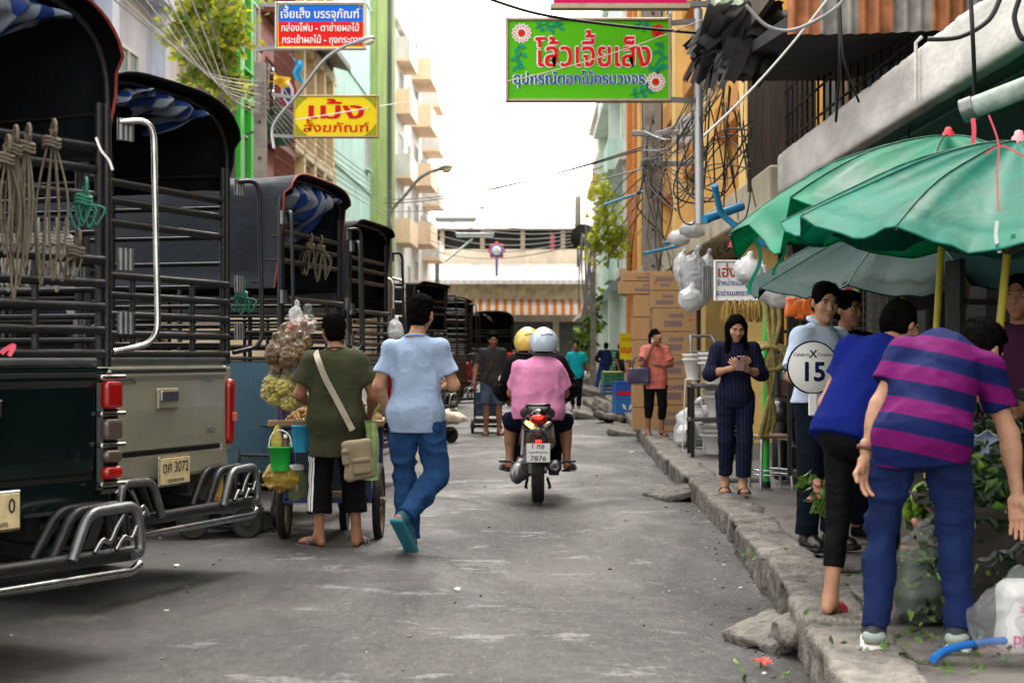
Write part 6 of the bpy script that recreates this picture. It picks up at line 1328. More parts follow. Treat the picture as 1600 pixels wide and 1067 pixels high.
# 10. the striped shirt, bending to the stall
def stripe_mat():
    m = bands('stripe_shirt', [(.005, .011, .065), (.11, .004, .082)]); n = m.node_tree; a = [x for x in n.nodes if x.type == 'ATTRIBUTE'][0]; r = [x for x in n.nodes if x.type == 'VALTORGB'][0]
    mu = n.nodes.new('ShaderNodeMath'); mu.operation = 'MULTIPLY_ADD'; mu.inputs[1].default_value = 7.3; mu.inputs[2].default_value = 3.1; fr = n.nodes.new('ShaderNodeMath'); fr.operation = 'FRACT'; n.links.new(a.outputs['Fac'], mu.inputs[0]); n.links.new(mu.outputs[0], fr.inputs[0]); n.links.new(fr.outputs[0], r.inputs[0])
    b = n.nodes['Principled BSDF']; tc = n.nodes.new('ShaderNodeTexCoord'); nz = n.nodes.new('ShaderNodeTexNoise'); nz.inputs['Scale'].default_value = 260; n.links.new(tc.outputs['Object'], nz.inputs[0]); bp = n.nodes.new('ShaderNodeBump'); bp.inputs['Strength'].default_value = .25; bp.inputs['Distance'].default_value = .003; n.links.new(nz.outputs[0], bp.inputs['Height']); n.links.new(bp.outputs[0], b.inputs['Normal']); b.inputs['Specular IOR Level'].default_value = .08; return m
JOG = fabric('jogger_blue', (.008, .017, .066), .8, .3)
p11, J11, K11 = person('person in purple and navy striped shirt bending down to the stall', 1.575, 7.0, PZ + .01, -14, 1.69,
    dict(pelvis=(.01, -.04, .84), neck=(.105, .20, 1.185), head=(.235, .36, 1.165), hf=(.55, .75, -.55), Ls=(-.055, .14, 1.165), Rs=(.255, .20, 1.09), Le=(-.155, .04, .95), Lw=(-.205, .0, .76), Re=(.345, .22, .83), Rw=(.375, .20, .60),
         Lh=(-.09, -.04, .80), Rh=(.10, -.02, .80), Lk=(-.150, .06, .46), La=(-.170, -.06, .085), Lt=(-.185, .11, .03), Rk=(.135, .08, .46), Ra=(.145, -.02, .085), Rt=(.185, .15, .03)),
    .98, .0075, SK_F, 'short', dict(m=stripe_mat(), sleeve=.62, hem=-.11, hemn=(.05, .1, -1), tvax=(.20, .1, .97), loose=.024, wr=.016, tv=True, seed=12), dict(m=JOG, len=1.0, loose=.016, flare=.7, wr=.018), dict(kind='trainer', m=mat('shoe_dark', (.02, .025, .03), .7), sole=mat('sole_white', (.68, .68, .64), .6), heel=mat('heel_grey', (.26, .32, .28), .6)),
    dict(R=dict(d=(.05, -.12, -1), n=(-.2, -.9, .1), curl=.22), L=dict(d=(.05, .0, -1), n=(.5, -.8, .1), curl=.75)), mask=mat('mask_white', (.7, .7, .68), .7))
m = MB(); w_ = J11['Lw']; d = (J11['Lw'] - J11['Le']).normalized(); a = d.orthogonal().normalized(); b = d.cross(a)
m.tube([w_ - d * .02 + (a * math.cos(t) + b * math.sin(t)) * .037 for t in [k * .349 for k in range(18)]], .010, 6, closed=True); m.build('wrist_strap', mat('strap_maroon', (.12, .03, .02), .6), p11)
# 11. people far up the street
NB = fabric('navy_overall', (.012, .02, .075)); RED = fabric('red_jacket', (.45, .015, .02)); RYB = fabric('royal_far', (.02, .08, .40)); DK2 = fabric('dark_tee', (.02, .03, .035))
far = dict(res=.022)
person('person in navy overalls leaning at the far crates', 3.05, 62, .1, 20, 1.70, dict(neck=(.06, .05, 1.38), head=(.09, .10, 1.53), Lk=(-.2, .05, .5), La=(-.36, -.1, .085), Lt=(-.38, .05, .03), Le=(-.25, .15, 1.1), Lw=(-.1, .3, 1.0)), 1.05, .022, SK_T, 'short', dict(m=NB, sleeve=1.9, hem=-.1), dict(m=fabric('blue_far', (.02, .05, .20)), len=.97, loose=.03))
pr, Jr, Kr = person('person in dark clothes and a red cap beside the yellow board', 3.35, 58, .1, 240, 1.62, {}, 1.0, .022, SK_T, 'short', dict(m=DK2, sleeve=.7, hem=-.1), dict(m=BLK, len=.97))
S = SDF(.02); S.ell(Jr['head'] + Vector((0, -.01, .06)), (.092, .11, .085)); S.half(Jr['head'] + Vector((0, 0, .03)), (0, 0, -1)); m = MB(); S.into(m, .014); m.box(Jr['head'] + Vector((0, .13, .04)), (.13, .10, .012), 0, None, .004); m.build('cap', mat('cap_red', (.6, .02, .02), .7), pr)
person('person in red and white jacket walking between the far trucks', -.05, 46, 0, 10, 1.66, dict(Lk=(-.09, .1, .5), Rk=(.1, -.04, .5)), 1.05, .022, SK_T, 'short', dict(m=stripes('red_white', (.45, .015, .02), (.7, .68, .65), 5, 0, .78, .8), sleeve=.8, hem=-.1, name='jacket'), dict(m=BLK, len=.97), dict(kind='shoe', m=BLK))
person('person in royal blue top with a yellow sleeve half hidden by the helmets', .20, 40, 0, 10, 1.58, dict(Le=(-.30, .0, 1.12), Lw=(-.42, .1, 1.06)), 1.05, .022, SK_T, 'short', dict(m=RYB, sleeve=.7, hem=-.1), dict(m=DNV, len=.97))
person('person in faded purple bending over goods behind the turquoise walker', 1.45, 66, 0, 150, 1.5, dict(neck=(.0, .16, 1.34), head=(.0, .26, 1.44)), 1.1, .03, SK_T, 'short', dict(m=fabric('mauve', (.25, .12, .20)), sleeve=.7, hem=-.1), dict(m=BLK, len=.97))
person('person in dark blue sitting among goods by the far kerb', 2.05, 64, -.35, 190, 1.6, dict(Lk=(-.15, .45, .80), La=(-.15, .40, .42), Lt=(-.15, .55, .36), Rk=(.15, .45, .80), Ra=(.15, .40, .42), Rt=(.15, .55, .36), pelvis=(0, 0, .82), Lh=(-.09, 0, .80), Rh=(.09, 0, .80)), 1.05, .03, SK_T, 'short', dict(m=DNV, sleeve=.7, hem=-.08), dict(m=BLK, len=.97))
person('person in black with a pale hat loading goods at the far left truck', -2.0, 37, 0, 260, 1.62, dict(neck=(0, .1, 1.38), head=(0, .18, 1.5)), 1.0, .022, SK_T, 'short', dict(m=DK2, sleeve=.7, hem=-.1), dict(m=BLK, len=.97))
person('dark clothed stall keeper standing in the shade behind the greens', 2.42, 8.6, PZ, 150, 1.55, dict(Lw=(-.1, .3, 1.0), Rw=(.1, .3, 1.0)), 1.1, .012, SK_T, 'bun', dict(m=fabric('plum', (.045, .012, .04)), sleeve=.8, hem=-.1, loose=.03), dict(m=BLK, len=.97))
# ---------------------------------------------------------------- the stalls on the right pavement
UMB = mat('umbrella_green', (.009, .26, .14), .5, var=.35, scale=2.5, bump=.2, bscale=18, grime=.35, gcol=(.03, .22, .14), gscale=1.6, spec=.25, leaf=True)
UMB2 = mat('umbrella_teal', (.016, .25, .175), .5, var=.35, scale=2.5, bump=.2, bscale=18, grime=.5, gcol=(.05, .24, .18), gscale=1.5, spec=.25, leaf=True)
UMB3 = mat('umbrella_slate', (.012, .036, .034), .6, var=.4, scale=2.5, bump=.3, bscale=14, grime=.5, gcol=(.024, .055, .05), gscale=2, spec=.1)
BAMB = mat('yellow_pole', (.50, .42, .03), .5, var=.2)
def umbrella(label, apex, r, drop, m_, cap, tilt=(0, 0), n=10, pole_len=2.2, flap=None, seed=1, polem=None):
    T = thing('market_umbrella', label, 'umbrella', tuple(apex), 0, 'big market umbrellas over the stalls'); rr = random.Random(seed)
    TM = Matrix.Rotation(R(tilt[0]), 3, 'X') @ Matrix.Rotation(R(tilt[1]), 3, 'Y')
    def fn(u, v):
        a = u * 2 * math.pi; k = (u * n) % 1; sc = 1 - .085 * math.sin(math.pi * k) * v; rad = r * v * sc
        z = -drop * (v ** 1.55) - .045 * math.sin(math.pi * k) * v * (1 - v * .2) * r + (-.035 * math.sin(math.pi * k) if v > .97 else 0)
        z += (.016 * math.sin(a * 3 + v * 7 + seed) + .007 * math.sin(a * 23 + seed + v * 3) + .005 * math.sin(a * 41 + v * 11)) * v - .05 * math.sin(math.pi * k) ** .7 * math.sin(math.pi * min(1, v * 1.02)) * r; 
        if flap and abs(((a - flap[0] + math.pi) % (2 * math.pi)) - math.pi) < flap[1]: z -= flap[2] * max(0, v - .55) ** 1.2 * (1 + .6 * math.sin(a * 9))
        return TM @ Vector((rad * math.cos(a), rad * math.sin(a), z))
    m = MB(); m.sheet(n * 8 + 1, 14, fn, 0, .004); c = m.build('canopy', m_, T)
    m = MB()
    for k in range(n): m.tube([fn(k / n, v / 8) - Vector((0, 0, .012)) for v in range(9)], .007, 5)
    m.build('rib', STEEL, T)
    m = MB()
    for k in range(n): m.tube([TM @ Vector((0, 0, -drop * 1.15)), fn(k / n, .52) - Vector((0, 0, .015))], .006, 5)
    m.build('strut', STEEL, T)
    m = MB()
    for k in range(n): m.tube([fn(k / n, v / 10) + Vector((0, 0, .004)) for v in range(11)], .0045, 5)
    m.build('seam', mat('umbrella_seam', (.004, .06, .04), .7), c)
    m = MB(); m.tube([fn(k / (n * 8), 1.0) for k in range(n * 8)], .006, 5, closed=True); m.build('hem', m_, c)
    MB().tube([(0, 0, .02), TM @ Vector((0, 0, -pole_len))], .020, 10).build('pole', polem or BAMB, T)
    MB().lathe([(.036, -.01), (.034, .02), (.022, .032), (.018, .05), (0, .056)], 14).build('cap', cap, T)
    return T
a1, a2, a3 = at(1592, 222, 8.3), at(1482, 214, 9.9), at(1405, 345, 11.8)
umbrella('front teal green market umbrella with a pink cap', a1, 1.06, .46, UMB2, mat('cap_pink', (.75, .30, .35), .5), (3, 5), 11, 2.0, None, 3)
umbrella('brighter green market umbrella with a red cap and a torn drooping corner', a2, 1.17, .48, UMB, mat('cap_red2', (.70, .02, .03), .5), (-2, 4), 10, 2.2, (math.pi * 1.06, .42, .38), 5)
umbrella('dull slate green market umbrella behind the other two', a3, 1.05, .36, UMB3, STEEL, (5, -4), 9, 2.0, None, 8)
# torn strips hanging from the bright umbrella
for k, (px, py, L_, w_, lb) in enumerate([(1180, 372, .30, .022, 'long green torn strip hanging from the bright umbrella'), (1218, 372, .20, .018, 'short green torn strip hanging from the bright umbrella')]):
    p = at(px, py, 9.7); o = MB().sheet(3, 12, lambda u, v: (p.x + w_ * (u - .5) + .03 * math.sin(v * 5), p.y + .02 * math.sin(v * 8), p.z - L_ * v)).build('torn_strip', UMB, None, tuple(p)); tag(o, lb, 'cloth strip')
RIB = mat('pink_ribbon', (.75, .08, .13), .5)
def ribbon(label, pts, w_=.007, m_=RIB):
    P = catmull(pts, 6); V = []
    for i, q in enumerate(P):
        d = P[min(i + 1, len(P) - 1)] - P[max(i - 1, 0)]; n_ = d.cross(Vector((0, 1, .2))).normalized() * w_ / 2; V += [q - n_, q + n_]
    tag(MB().add(V, [(2 * i, 2 * i + 1, 2 * i + 3, 2 * i + 2) for i in range(len(P) - 1)], 0, True).build('ribbon', m_, None, tuple(P[0])), label, 'ribbon')
ribbon('pink ribbon hanging in front of the teal umbrella', [at(1545, 180, 7.2), at(1560, 225, 7.2), at(1558, 270, 7.2), at(1560, 330, 7.2)]); ribbon('pink ribbon tied across the teal umbrella cap', [at(1540, 240, 7.3), at(1565, 228, 7.3), at(1600, 245, 7.3), at(1640, 262, 7.3)])
ribbon('red ribbon tail hanging from the drain pipe', [at(1520, 185, 8.5), at(1522, 205, 8.5), at(1520, 225, 8.5)], .022); ribbon('red string bow under the shop canopy edge', [at(1150, 365, 14), at(1140, 385, 14), at(1155, 378, 14), at(1162, 388, 14)], .02)
ribbon('pale plastic strip dangling from the front umbrella rim', [at(1558, 345, 7.4), at(1556, 370, 7.4), at(1562, 395, 7.4)], .016, mat('strip_pale', (.6, .65, .62), .4))
# cartons
CARD = mat('cardboard', (.42, .25, .115), .85, var=.14, scale=3, grime=.25, gcol=(.30, .17, .08), gscale=2); TAPE = mat('tape_brown', (.36, .22, .10), .3); CINK = mat('carton_ink', (.07, .06, .16), .7); CRED = mat('carton_red', (.55, .06, .04), .7)
def carton(x, y, z, w_, d, h, label, face=True, up=True, rz=0.):
    T = thing('cardboard_carton', label, 'carton', (x, y, z), R(rz), 'stacked cardboard cartons')
    S = MB().box((0, 0, h / 2), (w_, d, h - .004), 0, None, .008); S.build('box', CARD, T)
    MB().box((0, 0, h + .0005), (w_ - .02, .05, .002)).build('tape', TAPE, T); MB().box((0, -d / 2 - .0015, h - .035), (.05, .002, .07)).build('tape', TAPE, T)
    if face:
        q = 1 if up else -1; u = (q, 0, 0); v = (0, 0, q); f = -d / 2 - .001
        letter(T, 'OASIS', (0.02 * q, f, h * .5 + q * h * .10), u, v, h * .24, CINK, .0015, .02)
        m = MB()
        for k in range(13): m.box((-.155 + .021 * k, f, h * .5 - q * h * .16), (.011, .002, h * .26))
        m.build('printed_bars', CINK, T)
        m = MB(); hx, hz = w_ * .36 * q, h * .5 + q * .0
        m.add([(hx + .030 * q * (16 * math.sin(t) ** 3) / 16, f - .001, hz + q * .030 * (13 * math.cos(t) - 5 * math.cos(2 * t) - 2 * math.cos(3 * t) - math.cos(4 * t)) / 16) for t in [k * .2618 for k in range(24)]], [tuple(range(24))]); m.build('printed_heart', CRED, T)
YC = 27.6; k_ = FPX / YC
zz = PZ; nm = ['lowest', 'second', 'third', 'fourth', 'fifth', 'sixth', 'seventh']
hs_ = [.40, .40, .36, .36, .36]
for i, h_ in enumerate(hs_):
    carton(at(1052, 0, YC).x + random.uniform(-.01, .01), YC, zz, .66, .45, h_ - .004, nm[i] + ' carton of the right-hand printed stack behind the coral shirt'); zz += h_
for i, h_ in enumerate([.27, .26]):
    carton(at(1040, 0, YC).x, YC, zz, .46, .40, h_ - .004, ['carton printed with a heart near the top of the right stack', 'upside down printed carton topmost of the right stack'][i], True, i == 0); zz += h_
zz = PZ
for i in range(6):
    carton(at(1004, 0, YC).x + random.uniform(-.015, .015), YC + .45, zz, .28, .45, .345, nm[i] + ' carton of the narrow left-hand plain stack', False); zz += .35
carton(at(1010, 0, YC).x, YC + .5, 2.26, .80, .42, .20, 'long flat carton lying across the stacks', True); carton(at(1014, 0, YC).x, YC + .5, 2.465, .78, .42, .155, 'long flat carton topmost of all cartons', True)
# hanging bags under the canopies
def film(n, c, a): return mat('film_' + n, c, .25, var=.25, scale=5, bump=.5, bscale=16, alpha=a, spec=.6)
WBAG = film('white', (.55, .56, .57), .85); CLEAR = film('clear', (.34, .36, .37), .20); GBAG = film('grey', (.36, .37, .39), .7)
def bag(label, p, r, m_, knot=True, seed=0, res=.02, name='plastic_bag', grp=None, cat='bag', am=.042):
    S = SDF(.03); S.ell((0, 0, 0), r); S.ell((r[0] * .25, 0, -r[2] * .35), (r[0] * .9, r[1] * .9, r[2] * .6)); S.cone((0, 0, r[2] * .6), (r[0] * .1, 0, r[2] * 1.05), r[0] * .55, r[0] * .16); 
    if knot: S.cone((r[0] * .1, 0, r[2] * 1.0), (r[0] * .25, 0, r[2] * 1.2), r[0] * .10, r[0] * .24)
    S.noise(am * r[0] * 2, 2.2 / r[0], seed); S.ridge(am * r[0], 3.2 / r[0], seed + 2); S.ridge(am * r[0] * .4, 8 / r[0], seed + 4); m = MB(); S.into(m, res); o = m.build(name, m_); o.location = p; return tag(o, label, cat, grp)
for k, (px, py, Y, r, mm, lb) in enumerate([(1085, 440, 22, (.19, .2, .34), GBAG, 'tall clear bag of white pots hanging left of the shop board'), (1078, 468, 21.5, (.15, .16, .14), WBAG, 'lower white bag hanging left of the shop board'), (1105, 430, 23, (.14, .2, .26), GBAG, 'second grey film bag hanging left of the shop board'), (1066, 420, 23.5, (.12, .15, .2), WBAG, 'small white bag hanging beside the cartons'),
                                         (1222, 456, 13.5, (.20, .18, .115), WBAG, 'wide white sack hanging under the slate umbrella'), (1168, 422, 14.0, (.11, .12, .10), WBAG, 'white bag hanging in front of the shop board'), (1188, 438, 14.2, (.09, .1, .09), WBAG, 'small white bag hanging between board and wide sack'), (1060, 372, 24.5, (.14, .15, .10), WBAG, 'white bundle lying on the beige canopy'), (1080, 360, 24, (.16, .15, .10), GBAG, 'grey white bundle lying on the beige canopy'), (1250, 432, 14.4, (.16, .14, .10), WBAG, 'white sack hanging right of the wide sack')]):
    bag(lb, tuple(at(px, py, Y)), r, mm, k not in (7, 8), k, .018, grp='white bags hung along the shop')
T = thing('plastic_sheets', 'sheaf of pale plastic sheets hanging beside the shop board', 'packaging', tuple(at(1106, 438, 17)))
for k in range(7): MB().box((-.045 + .015 * k, .01 * k, -.005 * (k % 3)), (.010, .16, .30), 0, R(8 * (k % 3) - 8), .002).build('sheet', GBAG, T)
GOLDB = mat('straw_gold', (.42, .26, .06), .7, var=.4, scale=20, bump=.5, bscale=80)
T = thing('straw_bundle', 'bundle of golden straw tassels hanging under the shop board', 'bundle', tuple(at(1160, 478, 16)))
for k in range(5):
    m = MB()
    for j in range(26): a = random.uniform(0, 6.28); q = random.uniform(.01, .05); m.tube([(-.14 + .07 * k, 0, .06), (-.14 + .07 * k + math.cos(a) * q, math.sin(a) * q, -.02), (-.14 + .07 * k + math.cos(a) * q * 1.4, math.sin(a) * q * 1.4, -.13 + random.uniform(-.02, .02))], .005, 4)
    m.build('tassel', GOLDB, T)
ORB = mat('orange_pack', (.62, .13, .02), .35, var=.3, coat=.3)
for k in range(5):
    p = at(1236 + 13 * k, 480 + 4 * (k % 2), 13.2); S = SDF(.01); S.box((0, 0, 0), (.045, .02, .075), None, .015); S.noise(.01, 14, k); m = MB(); S.into(m, .01); o = m.build('orange_packet', ORB); o.location = p; tag(o, 'orange packet hanging on the dark shop rack', 'packet', 'orange packets on the rack')
T = thing('mesh_rack', 'black wire mesh rack hung with small goods behind the paddle holder', 'rack', tuple(at(1312, 455, 13.6)))
m = MB()
for k in range(13): m.tube([(-.36 + .06 * k, 0, -.4), (-.36 + .06 * k, 0, .3)], .004, 4)
for k in range(12): m.tube([(-.36, 0, -.4 + .06 * k), (.36, 0, -.4 + .06 * k)], .004, 4)
m.build('grid', STEEL, T); MB().bar((-.38, 0, -1.4), (-.38, 0, .35), .03, .03).bar((.38, 0, -1.4), (.38, 0, .35), .03, .03).build('upright', BLACK, T)
for k in range(14):
    c = random.choice([(.5, .45, .35), (.35, .05, .05), (.2, .25, .12), (.55, .5, .5)]); p = at(1282 + 11 * (k % 6), 430 + 26 * (k // 6), 13.5)
    o = MB().box((0, 0, 0), (.05, .03, .085), 0, None, .008).box((0, 0, .05), (.02, .01, .02)).build('goods_packet', mat('goods_%d_%d' % (int(c[0] * 100), int(c[1] * 100)), c, .5, var=.4, scale=18)); o.location = p; tag(o, 'small packet hung on the wire mesh rack', 'packet', 'packets on the mesh rack')
T = thing('leaning_board', 'brown board with a faint red figure leaning inside the dark stall', 'board', tuple(at(1497, 480, 10.6)), R(-8)); MB().box((0, 0, 0), (.10, .02, .30), 0, Matrix.Rotation(R(9), 3, 'Y'), .003).build('board', mat('board_brown', (.33, .20, .11), .8, var=.2), T)
m = MB(); m.bar((0, -.013, -.10), (.02, -.013, .10), .02, .004).bar((-.03, -.013, .03), (.05, -.013, .05), .004, .014).build('painted_figure', CRED, T)
# stool, tubes, post
T = thing('stool', 'aluminium stool with a worn wooden top beside the phone user', 'stool', tuple(at(1204, 757, 15.6)[:2]) + (PZ,), R(12))
MB().box((0, 0, .455), (.30, .30, .03), 0, None, .012).build('seat', mat('stool_wood', (.30, .19, .10), .6, var=.4, scale=9), T)
for sx in (-1, 1):
    for sy in (-1, 1): MB().tube(arc_path([(sx * .145, sy * .145, 0), (sx * .125, sy * .125, .43), (sx * .05, sy * .05, .44)], .03), .015, 8).lathe([(.02, 0), (.02, .03)], 8, (sx * .145, sy * .145, -.002)).build('leg', mat('aluminium', (.62, .63, .65), .3, .9), T)
m = MB()
for z in (.12, .16): m.tube([(a * .138, b * .138, z) for a, b in ((-1, -1), (1, -1), (1, 1), (-1, 1))], .010, 6, closed=True)
m.build('stretcher', mat('aluminium', (0, 0, 0)), T)
HOSE = mat('hose_olive', (.30, .24, .07), .5, var=.35, scale=22, bump=.7, bscale=60)
T = thing('hose_coil', 'coils of ribbed olive yellow hose hanging on the green post', 'hose', tuple(at(1203, 560, 15.3)))
for k in range(6): MB().tube([(.03 * math.sin(k) + (.135 + .012 * (k % 3)) * math.cos(t), -.03 + .022 * k, .0 + (.10 - .006 * k) * math.sin(t) + .012 * k) for t in [j * .2244 for j in range(28)]], .021, 8, closed=True).build('loop', HOSE, T)
for k in range(3): MB().tube(catmull([(-.06 + .05 * k, .02 * k, .62), (-.02 + .05 * k, 0, .3), (.03 - .03 * k, -.02, -.1), (-.03 + .03 * k, 0, -.45), (-.08 + .05 * k, .03, -.68 + .03 * k)], 8), .026, 8).build('strand', HOSE, T)
T = thing('green_post', 'bright green plastic pipe standing behind the hose coils', 'post', tuple(at(1197, 0, 15.6)[:2]) + (PZ,)); MB().tube([(0, 0, 0), (0, 0, 1.75)], .03, 12).build('pipe', mat('pipe_green', (.03, .50, .06), .4), T); MB().lathe([(.04, .0), (.04, .05), (.03, .06)], 12).build('foot', BLACK, T)
# sack truck with stacked pots
POT = mat('pot_white', (.70, .69, .65), .5, var=.1)
T = thing('sack_truck', 'grey tubular sack truck standing before the white pots', 'hand truck', tuple(at(1104, 700, 22.4)[:2]) + (PZ,), R(15)); GM = mat('hand_truck_grey', (.25, .29, .30), .5, .4, var=.3)
m = MB()
for sx in (-1, 1): m.tube(arc_path([(sx * .17, -.05, .02), (sx * .17, .02, .6), (sx * .17, .10, 1.30), (sx * .14, .20, 1.40)], .08), .017, 8)
for z in (.10, .32, .55, .80, 1.02, 1.2): m.tube([(-.17, .0 + z * .075, z), (.17, .0 + z * .075, z)], .012, 6)
m.tube([(-.14, .20, 1.40), (.14, .2, 1.4)], .017, 8); m.build('frame', GM, T); MB().box((0, -.17, .015), (.36, .24, .012), 0, None, .003).build('toe_plate', GM, T)
for sx in (-1, 1):
    w_ = MB().lathe([(.05, -.02), (.10, -.025), (.115, -.015), (.115, .015), (.10, .025), (.05, .02)], 20, (sx * .21, .10, .115), Matrix.Rotation(R(90), 3, 'Y')).build('wheel', BLACK, T); MB().lathe([(.0, .024), (.05, .022), (.05, -.022), (0, -.024)], 14, (sx * .21, .10, .115), Matrix.Rotation(R(90), 3, 'Y')).build('rim', STEEL, w_)
def pots(px, Y, z0, n, r, lb, taper=.62):
    T = thing('flower_pot', lb, 'pot', tuple(at(px, 0, Y)[:2]) + (z0,), 0, 'stacked white flower pots')
    for k in range(n): MB().lathe([(r * taper, 0), (r * .95, .22), (r * 1.08, .225), (r * 1.10, .25), (r * 1.0, .25), (r * .9, .22), (r * .6, .02), (0, .02)], 20, (0, 0, .055 * k)).build('pot', POT, T)
for a in [(1120, 20.5, .98, 3, .20, 'wide white pots stacked highest behind the sack truck'), (1120, 20.6, .60, 3, .15, 'middle stack of white pots behind the sack truck'), (1083, 21.5, 1.02, 2, .12, 'slim white cone pots left of the sack truck', ), (1205, 19.5, 1.05, 2, .14, 'white pots stacked behind the phone user'), (1122, 20.7, PZ, 3, .2, 'white pots standing lowest behind the sack truck')]: pots(*a)
T = thing('plant_stand', 'white wire stand carrying the cone pots', 'stand', tuple(at(1083, 0, 21.5)[:2]) + (PZ,)); m = MB()
for a in range(4): m.tube([(.13 * math.cos(a * 1.571), .13 * math.sin(a * 1.571), 0), (.09 * math.cos(a * 1.571), .09 * math.sin(a * 1.571), .87)], .008, 6)
m.build('leg', POT, T); MB().tube([(.115 * math.cos(a * .5), .115 * math.sin(a * .5), .35) for a in range(12)], .007, 6, closed=True).tube([(.095 * math.cos(a * .5), .095 * math.sin(a * .5), .87) for a in range(12)], .007, 6, closed=True).build('ring', POT, T)
T = thing('display_table', 'dark shelf table carrying the white pots', 'table', tuple(at(1116, 0, 20.6)[:2]) + (PZ,)); MB().box((0, 0, .42), (.6, .5, .04), 0, None, .006).build('shelf', mat('table_dark', (.06, .05, .045), .7, var=.4), T); MB().box((0, .0, .80), (.6, .5, .03), 0, None, .006).build('shelf', MATS['table_dark'], T)
for a in (-.27, .27):
    for b in (-.22, .22): MB().bar((a, b, 0), (a, b, .83), .04, .04).build('leg', BLACK, T)
for k, (px, py, Y, r, lb) in enumerate([(1085, 655, 23.0, (.26, .2, .26), 'big white plastic sack standing behind the coral shirt'), (1072, 668, 22.6, (.16, .16, .15), 'smaller white plastic bag on the pavement by the cartons'), (1108, 640, 23.3, (.14, .16, .30), 'upright white film bag behind the sack truck')]): bag(lb, (at(px, 0, Y).x, Y, PZ + r[2] * .9), r, WBAG, True, 20 + k, .02)
# crates and boxes up the kerb
def crate(label, px, py, Y, w_, d, h, m_, slots=True, z=None, lid=None):
    p = at(px, py, Y); T = thing('crate', label, 'crate', (p.x, Y, PZ if z is None else z), R(8)); t = .02
    m = MB(); m.box((0, 0, t / 2), (w_, d, t))
    for k in range(3 if slots else 1):
        hh = (h - t) / (3 if slots else 1); z0 = t + k * hh; hz = hh * (.72 if slots else .99)
        for s_ in (-1, 1): m.box((s_ * (w_ / 2 - t / 2), 0, z0 + hz / 2), (t, d, hz)); m.box((0, s_ * (d / 2 - t / 2), z0 + hz / 2), (w_ - 2 * t, t, hz))
    for sx in (-1, 1):
        for sy in (-1, 1): m.box((sx * (w_ / 2 - .012), sy * (d / 2 - .012), h / 2), (.035, .035, h), 0, None, .004)
    m.box((0, -d / 2 - .004, h - .025), (w_ + .03, .02, .05), 0, None, .004); m.build('walls', m_, T)
    if lid: MB().box((0, 0, h - .01), (w_ * .9, d * .9, .06), 0, None, .02).build('goods', lid, T)
    return T
CG, CBL, CB2 = mat('crate_green', (.015, .20, .09), .5, var=.2), mat('crate_blue', (.012, .07, .22), .5, var=.2), mat('box_blue', (.02, .16, .50), .5, var=.15)
crate('dark blue plastic crate under the green crate by the far kerb', 957, 604, 52, .62, .45, .34, CBL); crate('green plastic crate with yellow goods on the blue crate', 957, 585, 52, .60, .45, .34, CG, True, PZ + .345, mat('goods_yellow', (.55, .42, .05), .6, var=.4))
T = crate('plain blue box with a white leaf mark beside the kerb', 977, 640, 36, .46, .4, .34, CB2, False); m = MB()
for s_ in (-1, 1): m.add([(.02 * s_, -.214, .06), (.09 * s_, -.214, .12), (.10 * s_, -.214, .20), (.05 * s_, -.214, .17)], [(0, 1, 2, 3) if s_ > 0 else (3, 2, 1, 0)])
m.build('leaf_mark', SW, T)
T = crate('printed blue and red box stacked on the plain blue box', 977, 612, 36, .45, .4, .30, mat('box_print', (.02, .08, .42), .5), False, PZ + .345); MB().box((-.05, -.207, .06), (.30, .006, .07), 0).build('red_band', SR, T)
for k in range(4): crate(['lowest', 'second', 'third', 'topmost'][k] + ' green crate of the tall far stack by the lamp post', 962, 0, 66, .60, .5, .34, CG, True, PZ + .345 * k).location.x = 3.75
# parked bicycle-like scooter and goods around the far kerb
for k, (px, Y, r, c, lb) in enumerate([(1003, 46, (.25, .25, .22), (.45, .42, .40), 'pale sack lying by the yellow board'), (918, 70, (.4, .4, .3), (.30, .28, .26), 'grey bundle at the far kerb'), (905, 74, (.35, .3, .3), (.42, .38, .36), 'pale bundle at the far kerb'), (985, 40, (.2, .2, .15), (.12, .12, .13), 'dark bag on the far pavement')]):
    bag(lb, (at(px, 0, Y).x, Y, PZ + r[2] * .8), r, mat('sack_%d' % k, c, .7, var=.3), False, 40 + k, .03)
T = thing('parked_scooter', 'dark parked scooter beyond the blue boxes', 'motorcycle', tuple(at(1002, 0, 43)[:2]) + (PZ,), R(20)); S = SDF(.04); S.cone((0, -.55, .62), (0, .1, .66), .12, .13); S.cone((0, .45, .35), (0, .55, .95), .10, .07); S.cone((0, -.4, .45), (0, .45, .28), .10, .07); m = MB(); S.into(m, .03); m.build('body', BLACK, T)
for yy in (-.55, .68): w_ = MB().lathe([(.18, -.05), (.27, -.05), (.29, 0), (.27, .05), (.18, .05)], 20, (0, yy, .29), Matrix.Rotation(R(90), 3, 'Y')).build('wheel', BLACK, T); MB().lathe([(0, .02), (.18, .04), (.18, -.04), (0, -.02)], 14, (0, yy, .29), Matrix.Rotation(R(90), 3, 'Y')).build('rim', STEEL, w_)
MB().tube([(-.32, .42, 1.0), (-.1, .52, 1.02), (.1, .52, 1.02), (.32, .42, 1.0)], .015, 6).build('handlebar', STEEL, T)
T = thing('parked_scooter', 'black scooter parked behind the aluminium stool', 'motorcycle', tuple(at(1225, 0, 17.0)[:2]) + (PZ,), R(-12)); S = SDF(.04); S.cone((0, -.55, .62), (0, .1, .66), .12, .13); S.cone((0, .45, .35), (0, .55, .95), .10, .07); S.cone((0, -.4, .42), (0, .45, .28), .10, .07); m = MB(); S.into(m, .02); m.build('body', mat('scooter_black', (.012, .012, .013), .25, coat=.6), T)
